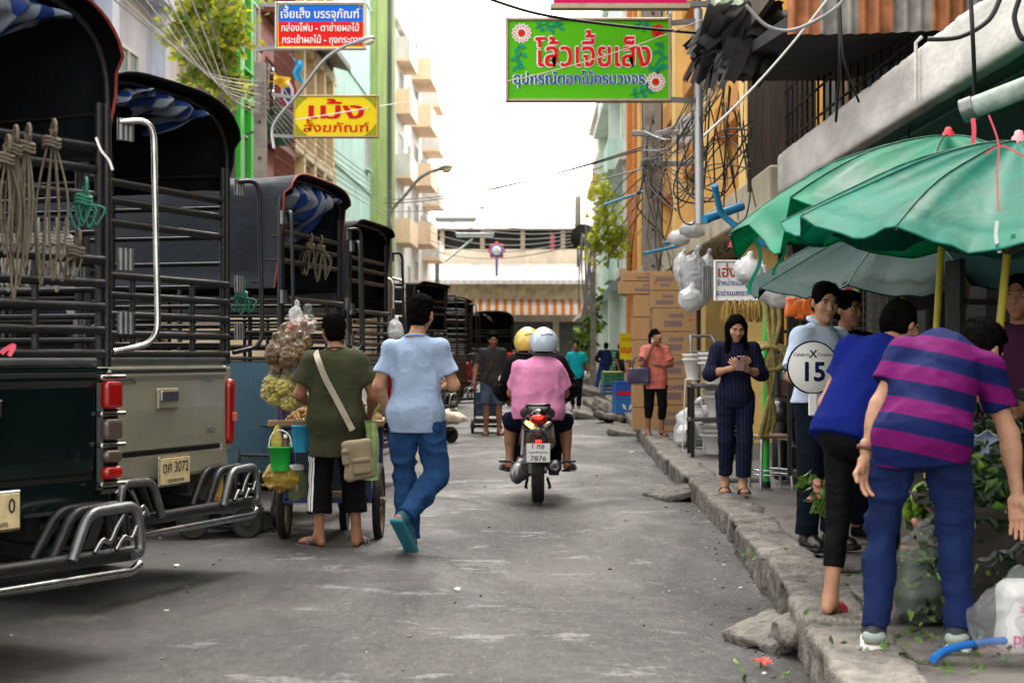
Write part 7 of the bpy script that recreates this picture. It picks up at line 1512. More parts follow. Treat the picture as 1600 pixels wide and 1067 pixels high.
for yy in (-.55, .68): w_ = MB().lathe([(.18, -.05), (.27, -.05), (.29, 0), (.27, .05), (.18, .05)], 24, (0, yy, .29), Matrix.Rotation(R(90), 3, 'Y')).build('wheel', BLACK, T); MB().lathe([(0, .02), (.18, .04), (.18, -.04), (0, -.02)], 14, (0, yy, .29), Matrix.Rotation(R(90), 3, 'Y')).build('rim', STEEL, w_)
MB().tube([(-.32, .42, 1.0), (-.1, .52, 1.02), (.1, .52, 1.02), (.32, .42, 1.0)], .015, 6).build('handlebar', STEEL, T)
# blue pipes on the beige canopy
BP = mat('pipe_blue', (.02, .22, .42), .4, var=.15)
for k, (P, r, lb) in enumerate([([(1103, 342), (1160, 322)], .046, 'thick blue plastic pipe end sticking out of the beige canopy'), ([(1117, 292), (1126, 335), (1175, 372), (1200, 384)], .032, 'bent slim blue pipe hanging at the beige canopy'), ([(1040, 380), (1095, 372)], .028, 'blue pipe lying along the canopy front by the pole'), ([(1008, 396), (1062, 384)], .026, 'lower blue grey pipe strut by the pole'), ([(945, 320), (1010, 298)], .03, 'pale blue strut between mint house and pole')]):
    Y = (18, 17.6, 27, 28, 40)[k]; q = [at(*p, Y + (0 if i == 0 else .2)) for i, p in enumerate(P)]; o = MB().tube(arc_path(q, .1), r, 12).tube([q[0] - (q[1] - q[0]).normalized() * .02, q[0] + (q[1] - q[0]).normalized() * .03], r * 1.12, 12).build('plastic_pipe', BP, None, tuple(q[0])); tag(o, lb, 'pipe')
# the green grocer's stall
LOT = mat('lotus_green', (.22, .36, .04), .45, var=.3, scale=12); LOT2 = mat('leaf_fresh', (.065, .15, .012), .5, var=.5, scale=8); LOTD = mat('leaf_deep', (.010, .032, .007), .5, var=.5, scale=8); PINKB = mat('bud_pink', (.50, .20, .16), .5, var=.3)
def bud(m, p, r, L_, mi, tilt):
    B = Matrix.Rotation(tilt[0], 3, 'X') @ Matrix.Rotation(tilt[1], 3, 'Y'); m.lathe([(r * .35, -L_ * .5), (r * .9, -L_ * .22), (r, 0), (r * .8, L_ * .22), (r * .38, L_ * .42), (0, L_ * .52)], 9, p, B, mi)
def bunch(label, px, py, Y, sx, sy, sz, n, cols, rr_=.022, z=None, nl=120, name='flower_bunch'):
    c = at(px, py, Y); T = thing(name, label, 'produce', tuple(c)); m = MB()
    for k in range(n): bud(m, (random.gauss(0, sx * .5), random.gauss(0, sy * .5), random.gauss(0, sz * .5)), rr_ * random.uniform(.8, 1.25), rr_ * 3.2, random.choice(range(len(cols))), (random.gauss(0, .6) - .5, random.gauss(0, .6)))
    m.build('bud', cols, T)
    m = MB(); m.leaves([(random.gauss(0, sx * .55), random.gauss(0, sy * .55), random.gauss(0, sz * .55)) for _ in range(nl)], .085, 0, .3, 1.5); m.build('leaf', LOT2, T)
    m = MB()
    for k in range(14): m.tube([(random.gauss(0, sx * .4), random.gauss(0, sy * .4), -sz * .2), (random.gauss(0, sx * .3), .0, -sz * 1.3)], .005, 4)
    m.build('stalk', LOT2, T)
bunch('bunch of pale green lotus buds beside the striped shirt', 1535, 745, 7.9, .14, .16, .11, 34, [LOT, LOT, LOT2]); bunch('bunch of yellowish lotus buds in the shade under the striped shirt', 1528, 800, 8.1, .16, .18, .14, 34, [LOT, mat('lotus_yellow', (.30, .28, .04), .5), PINKB]); bunch('small bunch of bright green buds seen between the striped shirt legs', 1432, 790, 8.3, .05, .06, .07, 16, [LOT], .024, nl=24)
bunch('bunch of pink and green buds behind the black leggings', 1278, 765, 9.9, .06, .06, .10, 12, [PINKB, LOT2], .020, nl=30)
for k, (px, py, Y, s_, n) in enumerate([(1575, 850, 7.5, .24, 360), (1600, 770, 7.8, .28, 380), (1525, 880, 7.75, .2, 300), (1590, 690, 8.4, .24, 260)]):
    c = at(px, py, Y); T = thing('leafy_greens', ['dark leafy heap low at the right edge', 'dark leafy heap behind the hanging hand', 'dark leafy heap behind the bagged greens', 'leafy heap highest at the right edge'][k], 'produce', tuple(c), 0, 'heaps of leafy greens on the stall')
    for j, mm in enumerate((LOTD, LOT2)): MB().leaves([(random.gauss(0, s_ * .5), random.gauss(0, s_ * .5), random.gauss(0, s_ * .45)) for _ in range(n * 3 if j == 0 else n // 2)], .062, 0, .4, 1.7).build('leaf', mm, T)
    m = MB()
    for q in range(20): m.tube([(random.gauss(0, s_ * .3), random.gauss(0, s_ * .3), 0), (random.gauss(0, s_ * .3), random.gauss(0, s_ * .3), -s_ * 1.0)], .006, 4)
    m.build('stalk', LOTD, T)
T = thing('stall_table', 'low dark wooden stall bench under the greens', 'table', (2.30, 8.25, PZ)); MB().box((0, 0, .50), (.95, 1.9, .05), 0, None, .01).build('top', mat('bench_dark', (.016, .012, .009), .8, var=.4), T)
for a in (-.4, .4):
    for b in (-.85, .85): MB().bar((a, b, 0), (a, b, .48), .06, .06).build('leg', mat('bench_dark', (0, 0, 0)), T)
MB().box((0, -.93, .25), (.9, .02, .44)).build('front_board', mat('bench_dark', (0, 0, 0)), T)
T = thing('folded_cloth', 'pale blue plastic sheet folded over the stall front', 'cloth', tuple(at(1525, 700, 7.85))); MB().sheet(14, 12, lambda u, v: (.16 * (u - .5) + .02 * math.sin(v * 6), -.05 + .12 * v + .012 * math.sin(u * 9 + v * 4), .07 - .16 * v * v + .012 * math.sin(u * 11)), 0, .004).build('sheet', mat('sheet_pale_blue', (.45, .55, .72), .5), T)
T = thing('bag_of_greens', 'clear plastic bag packed with green leaves on the pavement', 'bag', (at(1440, 900, 7.75).x, 7.75, PZ))
S = SDF(.03); S.cone((0, 0, .13), (0, 0, .24), .155, .13); S.cone((0, 0, .24), (.06, 0, .37), .13, .085); S.cone((-.13, -.06, .03), (-.05, 0, .06), .035, .05); S.noise(.014, 8, 3); S.ridge(.010, 14, 4); S.half((0, 0, .004), (0, 0, -1)); m = MB(); S.into(m, .009); m.build('film', CLEAR, T)
S = SDF(.03); S.cone((0, 0, .12), (0, 0, .20), .135, .11); S.noise(.02, 12, 6); S.half((0, 0, .012), (0, 0, -1)); m = MB(); S.into(m, .010); m.build('greens_core', LOTD, T)
m = MB(); m.leaves([(random.gauss(0, .07), random.gauss(-.02, .06), random.uniform(.04, .30)) for _ in range(190)], .08, 0, .2, 2.6); m.build('leaf', mat('leaf_bagged', (.14, .22, .035), .5, var=.5, scale=9), T)
T = thing('bucket', 'brown bucket with a white label band behind the striped shirt legs', 'bucket', (at(1437, 0, 8.3).x, 8.3, PZ)); MB().lathe([(.09, 0), (.115, .25), (.125, .26), (.125, .28), (.11, .28), (.085, .02), (0, .02)], 20).build('tub', mat('bucket_brown', (.28, .17, .08), .6), T); MB().lathe([(.1105, .185), (.1135, .215)], 20, cap=False).build('label_band', SW, T)
bag('see-through plastic bag flaring on the pavement at the right edge', (at(1578, 0, 6.75).x, 6.75, PZ + .135), (.15, .13, .15), CLEAR, True, 61, .01, am=.06)
T = thing('printed_sack', 'white sack with magenta printing at the right edge', 'sack', (at(1597, 0, 6.95).x + .04, 6.95, PZ)); S = SDF(.03); S.box((0, 0, .14), (.13, .09, .14), None, .05); S.noise(.012, 9, 1); S.half((0, 0, .003), (0, 0, -1)); m = MB(); S.into(m, .01); m.build('sack', SW, T)
MAG = mat('print_magenta', (.70, .02, .22), .5); letter(T, 'pp', (-.07, -.105, .05), (1, 0, 0), (0, 0, 1), .07, MAG, .001, .01); letter(T, '20', (-.06, -.105, .17), (1, 0, 0), (0, 0, 1), .035, MAG, .001, .01)
T = thing('plastic_wrap', 'clear plastic wrap hanging out under the open hand', 'packaging', tuple(at(1560, 862, 7.3))); MB().sheet(16, 8, lambda u, v: (-.10 + .22 * u, .05 * math.sin(v * 5), -.05 + .08 * u + .04 * (v - .5) + .014 * math.sin(u * 15 + v * 9)), 0, .002).build('film', CLEAR, T)
tag(MB().tube(catmull([at(1458, 1040, 6.66) + Vector((0, 0, .025)), at(1480, 1027, 6.75) + Vector((0, 0, .03)), at(1530, 1016, 6.85) + Vector((0, 0, .03)), at(1590, 1012, 6.9) + Vector((0, 0, .03)), at(1680, 1016, 6.9) + Vector((0, 0, .03))], 8), .0155, 12).build('hose', mat('hose_blue', (.015, .16, .55), .35, var=.1), None, tuple(at(1458, 1040, 6.66))), 'bright blue water hose lying on the wet pavement at the right edge', 'hose')
T = thing('carton_flap', 'dirty pink cardboard scrap lying behind the blue hose', 'cardboard', (at(1580, 0, 6.85).x, 6.95, PZ + .012)); MB().box((0, 0, 0), (.26, .15, .006), 0, R(12)).box((.03, .05, .01), (.14, .06, .005), 0, R(-10)).build('sheet', mat('card_pink', (.50, .32, .28), .8, var=.3), T)
# grey steel rods and goods deep inside the shop
for k, (px, Y, c, w_, h_, lb) in enumerate([(1380, 13.8, (.06, .05, .05), .6, 1.5, 'dark shelf of goods behind the royal blue shirt'), (1560, 10.3, (.05, .045, .05), .5, 1.7, 'dark shelf of goods at the right shop pillar'), (1270, 17.0, (.07, .05, .04), .7, 1.6, 'dark shelf of goods behind the stool')]):
    p = at(px, 0, Y); T = thing('goods_shelf', lb, 'shelf', (p.x, Y, PZ)); m = MB()
    for j in range(5): m.box((0, 0, .1 + j * h_ / 5), (w_, .35, .025))
    for s_ in (-1, 1): m.box((s_ * w_ / 2, 0, h_ / 2), (.03, .35, h_))
    m.build('frame', BLACK, T)
    for j in range(4):
        for i in range(5):
            c2 = random.choice([(.10, .05, .04), (.05, .06, .09), (.12, .10, .07), (.04, .07, .04)]); m = MB().box((-w_ / 2 + w_ * (i + .5) / 5, -.08, .115 + j * h_ / 5 + .09), (w_ / 6, .16, .17 * random.uniform(.7, 1.1)), 0, None, .01); m.build('goods_box', mat('shelf_goods_%d' % int(c2[0] * 100), c2, .6, var=.4, scale=12), T)
# ---------------------------------------------------------------- scooter, snack cart, hand carts, far trucks
RY = Matrix.Rotation(R(90), 3, 'Y')
def wheel(T, c, r, w_, spoke=0, tyre=BLACK, rim=STEEL, hub=.03):
    W = MB().lathe([(r * .84, -w_ * .5), (r * .95, -w_ * .52), (r, -w_ * .2), (r, w_ * .2), (r * .95, w_ * .52), (r * .84, w_ * .5), (r * .84, -w_ * .5)], 32, c, RY, cap=False).build('wheel', tyre, T)
    m = MB(); m.lathe([(r * .82, -w_ * .4), (r * .86, -w_ * .4), (r * .86, w_ * .4), (r * .82, w_ * .4), (r * .82, -w_ * .4)], 28, c, RY, cap=False); m.lathe([(hub, -w_ * .8), (hub, w_ * .8)], 10, c, RY)
    c = Vector(c)
    if spoke:
        for k in range(spoke):
            a = k * 6.283 / spoke; m.tube([c + Vector(((-1) ** k * w_ * .6, math.cos(a + .3) * hub, math.sin(a + .3) * hub)), c + Vector((0, math.cos(a) * r * .84, math.sin(a) * r * .84))], .0022, 4, 0, False, False)
    else: m.lathe([(hub, -w_ * .35), (r * .5, -w_ * .2), (r * .84, -w_ * .35)], 20, c, RY, cap=False); m.lathe([(hub, w_ * .35), (r * .5, w_ * .2), (r * .84, w_ * .35)], 20, c, RY, cap=False)
    m.build('rim', rim, W); return W
GLOSS = mat('scooter_gloss', (.004, .004, .005), .16, var=.2, coat=.7); ENG = mat('engine_alloy', (.22, .225, .23), .38, .75, var=.35, scale=14)
T = thing('motor_scooter', 'black scooter seen from behind carrying two helmeted riders', 'motorcycle', (MX, MY - .70, 0))
wheel(T, (0, .30, .285), .285, .105, tyre=BLACK, rim=ENG); wheel(T, (0, 1.56, .285), .285, .09, rim=ENG)
m = MB()
for k in range(44):
    a = k * 6.283 / 44
    for sx in (-1, 1): m.box((sx * .026, .30 + .286 * math.cos(a), .285 + .286 * math.sin(a)), (.030, .014, .006), 0, Matrix.Rotation(a - R(90), 3, 'X') @ rotz(sx * .5))
m.build('tyre_tread', BLACK, T)
S = SDF(.05); S.cone((0, .02, .79), (0, .60, .70), .075, .135, flat=((0, 0, 1), .75)); S.cone((0, .10, .68), (0, .6, .58), .06, .13); S.cone((-.09, .25, .70), (-.10, .75, .52), .05, .07); S.cone((.09, .25, .70), (.10, .75, .52), .05, .07); S.cone((0, .6, .62), (0, .95, .32), .12, .10); S.cone((0, .95, .30), (0, 1.25, .34), .13, .10, flat=((0, 0, 1), .5)); S.cone((0, 1.3, .36), (0, 1.42, .92), .14, .10); S.cone((0, 1.42, .92), (0, 1.46, 1.02), .12, .09); m = MB(); S.into(m, .014); m.build('fairing', GLOSS, T)
S = SDF(.04); S.cone((0, .16, .815), (0, .55, .79), .11, .15, flat=((0, 0, 1), .5)); S.cone((0, .55, .78), (0, .95, .74), .15, .11, flat=((0, 0, 1), .5)); m = MB(); S.into(m, .016); m.build('seat', mat('seat_black', (.015, .015, .016), .6, bump=.3, bscale=160), T)
m = MB(); m.tube(arc_path([(-.10, .30, .85), (-.10, .02, .87), (.10, .02, .87), (.10, .30, .85)], .06), .014, 8); m.build('grab_rail', GLOSS, T)
LRED = bpy.data.materials.new('lamp_red_lit'); LRED.use_nodes = True; q = LRED.node_tree.nodes['Principled BSDF']; q.inputs['Base Color'].default_value = (.5, .006, .006, 1); q.inputs['Emission Color'].default_value = (1, .03, .015, 1); q.inputs['Emission Strength'].default_value = .7; q.inputs['Roughness'].default_value = .15
LAMB = bpy.data.materials.new('lamp_amber_lit'); LAMB.use_nodes = True; q = LAMB.node_tree.nodes['Principled BSDF']; q.inputs['Base Color'].default_value = (.7, .25, .02, 1); q.inputs['Emission Color'].default_value = (1, .42, .06, 1); q.inputs['Emission Strength'].default_value = 3.2; q.inputs['Roughness'].default_value = .15
S = SDF(.015); S.ell((0, -.025, .745), (.075, .05, .055)); S.half((0, 0, .70), (0, .2, -1)); m = MB(); S.into(m, .007); L_ = m.build('tail_light', TAILRED, T); S = SDF(.01); S.ell((0, -.055, .765), (.045, .028, .026)); m = MB(); S.into(m, .006); m.build('lens', LRED, L_)
for sx, mm in ((-1, LAMB), (1, mat('lamp_smoke', (.35, .30, .26), .12, coat=.5))):
    S = SDF(.015); S.cone((sx * .060, -.030, .690), (sx * .098, .01, .715), .021, .018); m = MB(); S.into(m, .006); m.build('turn_signal', mm, T)
S = SDF(.01); S.cone((-.05, -.02, .655), (.05, -.02, .655), .022, .022); S.cone((0, -.02, .655), (0, .0, .62), .04, .03); m = MB(); S.into(m, .007); m.build('lamp_surround', ENG, T)
MB().box((0, -.045, .555), (.055, .02, .03), 0, None, .006).build('reflector', LRED, T)  # not a lamp: a glow is put into the reflector's colour
S = SDF(.02); S.box((0, .03, .50), (.075, .018, .13), Matrix.Rotation(R(-8), 3, 'X'), .015); S.cone((0, .07, .40), (0, .15, .36), .06, .07, flat=((0, 0, 1), .4)); m = MB(); S.into(m, .01); m.build('rear_mudguard', mat('matte_black', (.006, .006, .006), .55), T)
pl = MB().box((0, -.038, .455), (.215, .008, .172), 1, None, .004).box((0, -.044, .455), (.203, .005, .160), 0, None, .002).build('number_plate', [SW, STEEL], T)
for tx, z, sz, ft in (('1 กซ', .492, .062, .105), ('กรุงเทพมหานคร', .452, .030, .165), ('7876', .388, .060, .135)): letter(pl, tx, (0, -.0475, z), (1, 0, 0), (0, 0, 1), sz, INK, .001, .012, ft)
m = MB()
for k in range(9): m.box((-.118, -.03, .385 + .016 * k), (.022, .012, .007))
m.build('plate_bracket', ENG, T)
S = SDF(.03); S.cone((-.16, .30, .27), (-.10, .62, .30), .085, .09); S.ell((-.19, .28, .25), (.06, .10, .09)); S.box((-.11, .45, .33), (.07, .12, .06), None, .02); S.noise(.008, 18, 3); m = MB(); S.into(m, .010); m.build('engine', ENG, T)
m = MB(); m.box((-.10, .22, .36), (.09, .05, .05), 0, None, .01).box((-.06, .20, .30), (.05, .04, .09), 0, None, .008).tube([(-.14, .18, .42), (-.12, .34, .68)], .018, 8).tube([(-.10, .22, .40), (-.02, .25, .44), (.03, .3, .40)], .012, 6)
m.build('engine_cover', STEEL, T)
S = SDF(.02); S.cone((.145, -.02, .335), (.145, .42, .30), .062, .060); m = MB(); S.into(m, .009); ex = m.build('muffler', mat('muffler_black', (.02, .02, .02), .4, .5), T); MB().lathe([(.045, 0), (.035, -.012), (.018, -.012), (.016, .01)], 16, (.145, -.080, .338), Matrix.Rotation(R(-90), 3, 'X')).build('end_cap', STEEL, ex)
for sx in (-1, 1):
    m = MB(); m.tube([(sx * .12, .35, .30), (sx * .24, .55, .345), (sx * .29, .62, .345)], .012, 6); m.box((sx * .29, .62, .345), (.12, .05, .022), 0, None, .006); m.build('footrest', mat('matte_black', (0, 0, 0)), T)
    MB().tube([(sx * .09, .48, .20), (sx * .11, .34, .13), (sx * .10, .28, .13)], .013, 6).build('stand', mat('matte_black', (0, 0, 0)), T)
m = MB(); m.tube(arc_path([(-.36, 1.15, 1.02), (-.18, 1.30, 1.03), (.18, 1.30, 1.03), (.36, 1.15, 1.02)], .08), .016, 8)
for sx in (-1, 1): m.tube([(sx * .20, 1.28, 1.04), (sx * .27, 1.22, 1.10)], .007, 6)
m.build('handlebar', mat('matte_black', (0, 0, 0)), T)
for sx in (-1, 1):
    S = SDF(.01); S.ell((sx * .285, 1.22, 1.085), (.085, .025, .055)); m = MB(); S.into(m, .008); mr = m.build('mirror', BLACK, T); MB().lathe([(0, .0), (.045, .002), (.05, .006)], 16, (sx * .285, 1.193, 1.085), Matrix.Rotation(R(90), 3, 'X') @ Matrix.Diagonal((1.5, 1, 1))).build('glass', mat('mirror_glass', (.7, .72, .72), .04, 1.), mr)

# snack cart in front of the seller
CX, CY = (at(440, 0, 12.55).x + at(588, 0, 12.55).x) / 2, 12.75
CARTB = mat('cart_blue', (.012, .03, .16), .5, var=.3, grime=.3); WOODC = mat('cart_wood', (.26, .17, .09), .7, var=.4)
T = thing('snack_cart', 'blue framed snack cart on bicycle wheels loaded with nuts and fruit bags', 'cart', (CX, CY, 0)); CT = Vector(T.location)
hw = .335
for sx in (-1, 1): wheel(T, (sx * hw, -.02, .27), .27, .055, 24, BLACK, mat('rim_rust', (.20, .13, .08), .5, .6, var=.5))
wheel(T, (.03, .62, .17), .17, .05, 0)
m = MB()
for z in (.30, .80):
    for sx in (-1, 1): m.bar((sx * .29, -.32, z), (sx * .29, .75, z), .035, .035)
    for y in (-.32, .75): m.bar((-.29, y, z), (.29, y, z), .035, .035)
for sx in (-1, 1):
    for y in (-.32, .20, .75): m.bar((sx * .29, y, .30), (sx * .29, y, .80), .035, .035)
m.tube([(-hw - .05, -.02, .27), (hw + .05, -.02, .27)], .014, 8); m.tube([(.0, .62, .17), (.0, .62, .30)], .02, 6)
m.build('frame', CARTB, T)
MB().box((-.03, .2, .31), (.54, 1.02, .03)).box((0, .2, .83), (.72, 1.18, .035), 0, None, .008).box((0, -.40, .835), (.80, .05, .05), 0, None, .01).build('counter', WOODC, T)
MB().box((0, .05, .56), (.53, .05, .44), 0, None, .005).build('back_panel', mat('cart_panel', (.03, .055, .09), .4, var=.4), T)
m = MB(); m.tube([(-.30, -.36, .82), (-.30, -.36, 1.36), (-.30, -.36, 1.40)], .016, 8); m.tube([(-.30, -.36, 1.38), (-.14, -.30, 1.38)], .010, 6); m.tube([(-.30, -.36, 1.12), (-.44, -.40, 1.12)], .008, 6); m.tube([(.32, .6, .82), (.32, .6, 1.30)], .014, 6); m.build('pole', CARTB, T)
NUT = mat('peanut', (.36, .20, .07), .7, var=.4, scale=30)
m = MB()
for k in range(420):
    a = random.uniform(0, 6.28); q = math.sqrt(random.random()); x, y = q * math.cos(a) * .17, q * math.sin(a) * .22; m.ell((-.13 + x, -.12 + y, .855 + .075 * (1 - q * q) + random.uniform(0, .012)), (.0085, .0085, .017), 0, 6, Matrix.Rotation(random.uniform(0, 3), 3, 'X') @ rotz(random.uniform(0, 3)))
struct(m.build('peanut_heap', NUT, None, None), 'stuff').location = tuple(CT); bpy.data.objects['peanut_heap']['label'] = 'heap of shelled peanuts on the snack cart'
def bunchbag(label, p, r, m_, contents, n, cr, seed, grp='snack bags tied to the cart pole'):
    T = thing('snack_bag', label, 'bag', tuple(p), 0, grp); S = SDF(.02); S.ell((0, 0, 0), r); S.cone((0, 0, r[2] * .7), (0, 0, r[2] * 1.25), r[0] * .4, r[0] * .10); S.cone((0, 0, r[2] * 1.2), (.01, 0, r[2] * 1.55), r[0] * .1, r[0] * .35)
    S.noise(r[0] * .10, 2 / r[0], seed); S.ridge(r[0] * .09, 2.6 / r[0], seed + 1); m = MB(); S.into(m, .0075); m.build('film', m_, T)
    if contents:
        m = MB()
        for k in range(n):
            a = Vector((random.gauss(0, 1), random.gauss(0, 1), random.gauss(0, 1))).normalized() * (random.random() ** .4); m.ell((a.x * r[0] * .82, a.y * r[1] * .82, a.z * r[2] * .8), (cr, cr, cr * .95), 0, 8)
        m.build('contents', contents, T)
FILMB = mat('film_chips', (.17, .11, .06), .22, var=.6, scale=14, bump=.6, bscale=40, alpha=.62, spec=.7)
FILM = film('bag', (.50, .52, .50), .10); FB = mat('film_brown', (.16, .115, .07), .3, var=.55, scale=22, bump=.6, bscale=70, spec=.6); GOOS = mat('gooseberry', (.42, .36, .05), .35, var=.25, scale=10)
BRN = mat('dark_chips', (.13, .075, .035), .7, var=.5, scale=30)
for k, (px, py, dy) in enumerate([(428, 553, 0), (450, 560, -.05), (441, 540, .06), (466, 552, .04), (472, 535, .1), (434, 572, .03)]):
    bunchbag(['leftmost', 'lowest middle', 'upper left', 'right-hand', 'topmost', 'lowest left'][k] + ' clear bag of dark dried chips on the cart pole', at(px, py, 12.35 + dy), (.066, .062, .085), FILMB, BRN, 90, .018, k)
for k, (px, py, dy) in enumerate([(424, 600, 0), (444, 605, -.05), (462, 596, .05), (430, 620, .02), (452, 628, -.04), (470, 618, .05), (440, 590, .08), (420, 612, .06)]):
    bunchbag('clear bag of yellow green gooseberries on the cart pole' , at(px, py, 12.32 + dy), (.062, .06, .07), FILM, GOOS, 60, .0175, 30 + k, 'gooseberry bags tied to the cart pole')
for k, (px, py) in enumerate([(462, 516), (478, 508), (450, 524)]): bunchbag(['pinkish', 'white topped', 'pale'][k] + ' bag of snacks crowning the cart pole', at(px, py, 12.55), (.085, .07, .075), FILM, mat('snack_%d' % k, [(.32, .10, .06), (.50, .40, .35), (.42, .30, .22)][k], .6, var=.4, scale=20), 50, .017, 50 + k)
bunchbag('clear bag knotted upright behind the cart pole', at(462, 492, 12.9), (.05, .04, .06), film('clear2', (.7, .72, .72), .4), None, 0, 0, 60)
T = thing('bucket', 'bright green plastic bucket hooked on the cart side', 'bucket', tuple(at(438, 735, 12.2))); MB().lathe([(.062, 0), (.078, .15), (.086, .152), (.086, .165), (.074, .165), (.06, .01), (0, .008)], 22).build('tub', mat('bucket_green', (.015, .42, .05), .35, var=.08), T); MB().tube(catmull([(-.08, 0, .155), (-.06, .0, .24), (0, 0, .275), (.06, 0, .24), (.08, 0, .155)], 6), .005, 6).build('handle', SW, T)
bag('thin yellow plastic bag with a bottle standing in the green bucket', tuple(at(432, 688, 12.22)), (.035, .03, .08), mat('film_yellow', (.55, .45, .08), .3, bump=.4, alpha=.85), True, 70, .008, 'plastic_bag')
T = thing('bottle', 'small brown bottle standing in the green bucket', 'bottle', tuple(at(446, 722, 12.2))); MB().lathe([(.022, 0), (.022, .13), (.012, .155), (.010, .175), (0, .176)], 12).build('glass', mat('bottle_brown', (.12, .05, .02), .15), T); MB().lathe([(.013, .165), (.013, .19), (0, .19)], 12).build('cap', SW, T)
T = thing('basket', 'sky blue plastic basket hanging from the cart counter', 'basket', tuple(at(471, 706, 12.3))); m = MB()
m.lathe([(.052, 0), (.066, .17), (.072, .172), (.072, .185), (.062, .185), (.050, .01), (0, .005)], 20); m.build('tub', mat('basket_blue', (.03, .36, .62), .4, var=.08), T); m = MB()
for k in range(12): a = k * .5236; m.tube([(.0535 * math.cos(a), .0535 * math.sin(a), .02), (.066 * math.cos(a), .066 * math.sin(a), .16)], .0032, 4)
m.build('rib', mat('basket_rib', (.02, .28, .50), .4), T)
T = thing('snack_bag', 'big yellow film bag of crackers hanging below the green bucket', 'bag', tuple(at(440, 745, 12.28))); S = SDF(.03); S.ell((0, 0, -.01), (.125, .09, .085)); S.cone((-.05, 0, .05), (-.02, 0, .14), .05, .015); S.noise(.016, 12, 3); S.ridge(.010, 18, 4); m = MB(); S.into(m, .008); m.build('film', mat('film_amber', (.50, .34, .05), .3, bump=.5, bscale=30, alpha=.72, spec=.6), T)
m = MB()
for k in range(90): m.ell((random.gauss(0, .05), random.gauss(0, .03), random.gauss(-.03, .028)), (.016, .014, .008), 0, 6, rotz(random.uniform(0, 3)))
m.build('contents', mat('cracker', (.40, .24, .08), .7, var=.4, scale=25), T)
T = thing('water_jar', 'cloudy green water jar standing inside the cart frame', 'jar', tuple(at(463, 782, 12.5))); MB().lathe([(.085, 0), (.095, .02), (.095, .17), (.07, .20), (.05, .21), (.05, .24), (0, .24)], 20).build('jar', mat('jar_green', (.16, .20, .10), .2, var=.4, scale=8, spec=.6), T); MB().lathe([(.055, .215), (.055, .25), (0, .25)], 16).build('lid', SW, T)
T = thing('towel', 'green and white towel hanging at the right side of the cart', 'towel', tuple(at(578, 680, 12.0))); MB().sheet(8, 16, lambda u, v: (-.035 + (.07 + .03 * v) * u + .01 * math.sin(v * 5), .03 * math.sin(u * 6 + v * 2), .10 - .40 * v), 0, .006).build('cloth', mat('towel_green', (.34, .48, .18), .9, var=.3, scale=30, bump=.5, bscale=200), T)
for k, (px, py, c, r) in enumerate([(580, 640, (.55, .42, .20), .04), (588, 652, (.50, .36, .14), .035), (571, 655, (.6, .5, .3), .03), (590, 632, (.30, .42, .08), .035)]): bag(['cream', 'tan', 'pale', 'green'][k] + ' small snack bag at the right end of the cart counter', tuple(at(px, py, 12.7)), (r, r, r * 1.1), mat('snackr_%d' % k, c, .4, var=.4, scale=25), True, 80 + k, .008, 'snack_bag', 'snack bags at the cart end')
bag('clear film bag standing at the right end of the cart counter', tuple(at(574, 612, 12.8)), (.045, .04, .09), film('clear2', (0, 0, 0), 1), True, 90, .009)
bag('white bag of vegetables hanging on the graphite truck', tuple(at(617, 516, 17.2)), (.075, .06, .10), WBAG, True, 91, .01)

# hand carts
def platform_cart(label, p, rz, L_, w_, board, handle=True, wr=.10):
    T = thing('platform_cart', label, 'hand cart', p, rz)
    m = MB(); m.bar((-w_ / 2, 0, wr * 1.7), (-w_ / 2, L_, wr * 1.7), .04, .04).bar((w_ / 2, 0, wr * 1.7), (w_ / 2, L_, wr * 1.7), .04, .04).bar((-w_ / 2, 0, wr * 1.7), (w_ / 2, 0, wr * 1.7), .04, .04).bar((-w_ / 2, L_, wr * 1.7), (w_ / 2, L_, wr * 1.7), .04, .04); m.tube([(-w_ / 2 - .05, .08, wr), (w_ / 2 + .05, .08, wr)], .014, 6); m.tube([(-w_ / 2 - .05, L_ - .1, wr), (w_ / 2 + .05, L_ - .1, wr)], .014, 6)
    if handle: m.tube(arc_path([(-w_ / 2, 0, wr * 1.7), (-w_ / 2, -.10, .85), (w_ / 2, -.10, .85), (w_ / 2, 0, wr * 1.7)], .1), .016, 8); m.tube([(-w_ / 2, -.05, .5), (w_ / 2, -.05, .5)], .012, 6)
    m.build('frame', mat('cart_frame', (.035, .035, .04), .5, .3, var=.4), T); MB().box((0, L_ / 2, wr * 1.7 + .03), (w_ - .02, L_, .02)).build('deck', board, T)
    for sx in (-1, 1):
        for y in (.08, L_ - .1): wheel(T, (sx * (w_ / 2 + .03), y, wr), wr, .045, 0, BLACK, mat('cart_hub', (.03, .028, .026), .7))
    return T
DKWOOD = mat('deck_wood', (.045, .03, .018), .8, var=.5, scale=6)
platform_cart('low platform cart parked under the rear of the beige truck', (at(284, 0, 12.95).x, 12.95, 0), R(-80), .56, .44, DKWOOD, False, .115)
T = thing('wicker_crate', 'yellow brown slatted crate lying on the platform cart', 'crate', (at(288, 0, 12.9).x, 12.95, .225), R(10)); SLY = mat('crate_yellow', (.30, .20, .03), .6, var=.4); m = MB()
for s_ in (-1, 1):
    for k in range(4): m.box((0, s_ * .15, .03 + .055 * k), (.52, .014, .036)); m.box((s_ * .26, 0, .03 + .055 * k), (.014, .30, .036))
    for x in (-.25, -.08, .08, .25): m.box((x, s_ * .15, .115), (.03, .03, .23))
m.box((0, 0, .012), (.52, .30, .016)); m.build('slats', SLY, T)
T = thing('hand_truck', 'black hand truck leaning upright between the beige and blue trucks', 'hand truck', (at(392, 0, 13.3).x, 13.3, 0), R(-25)); m = MB()
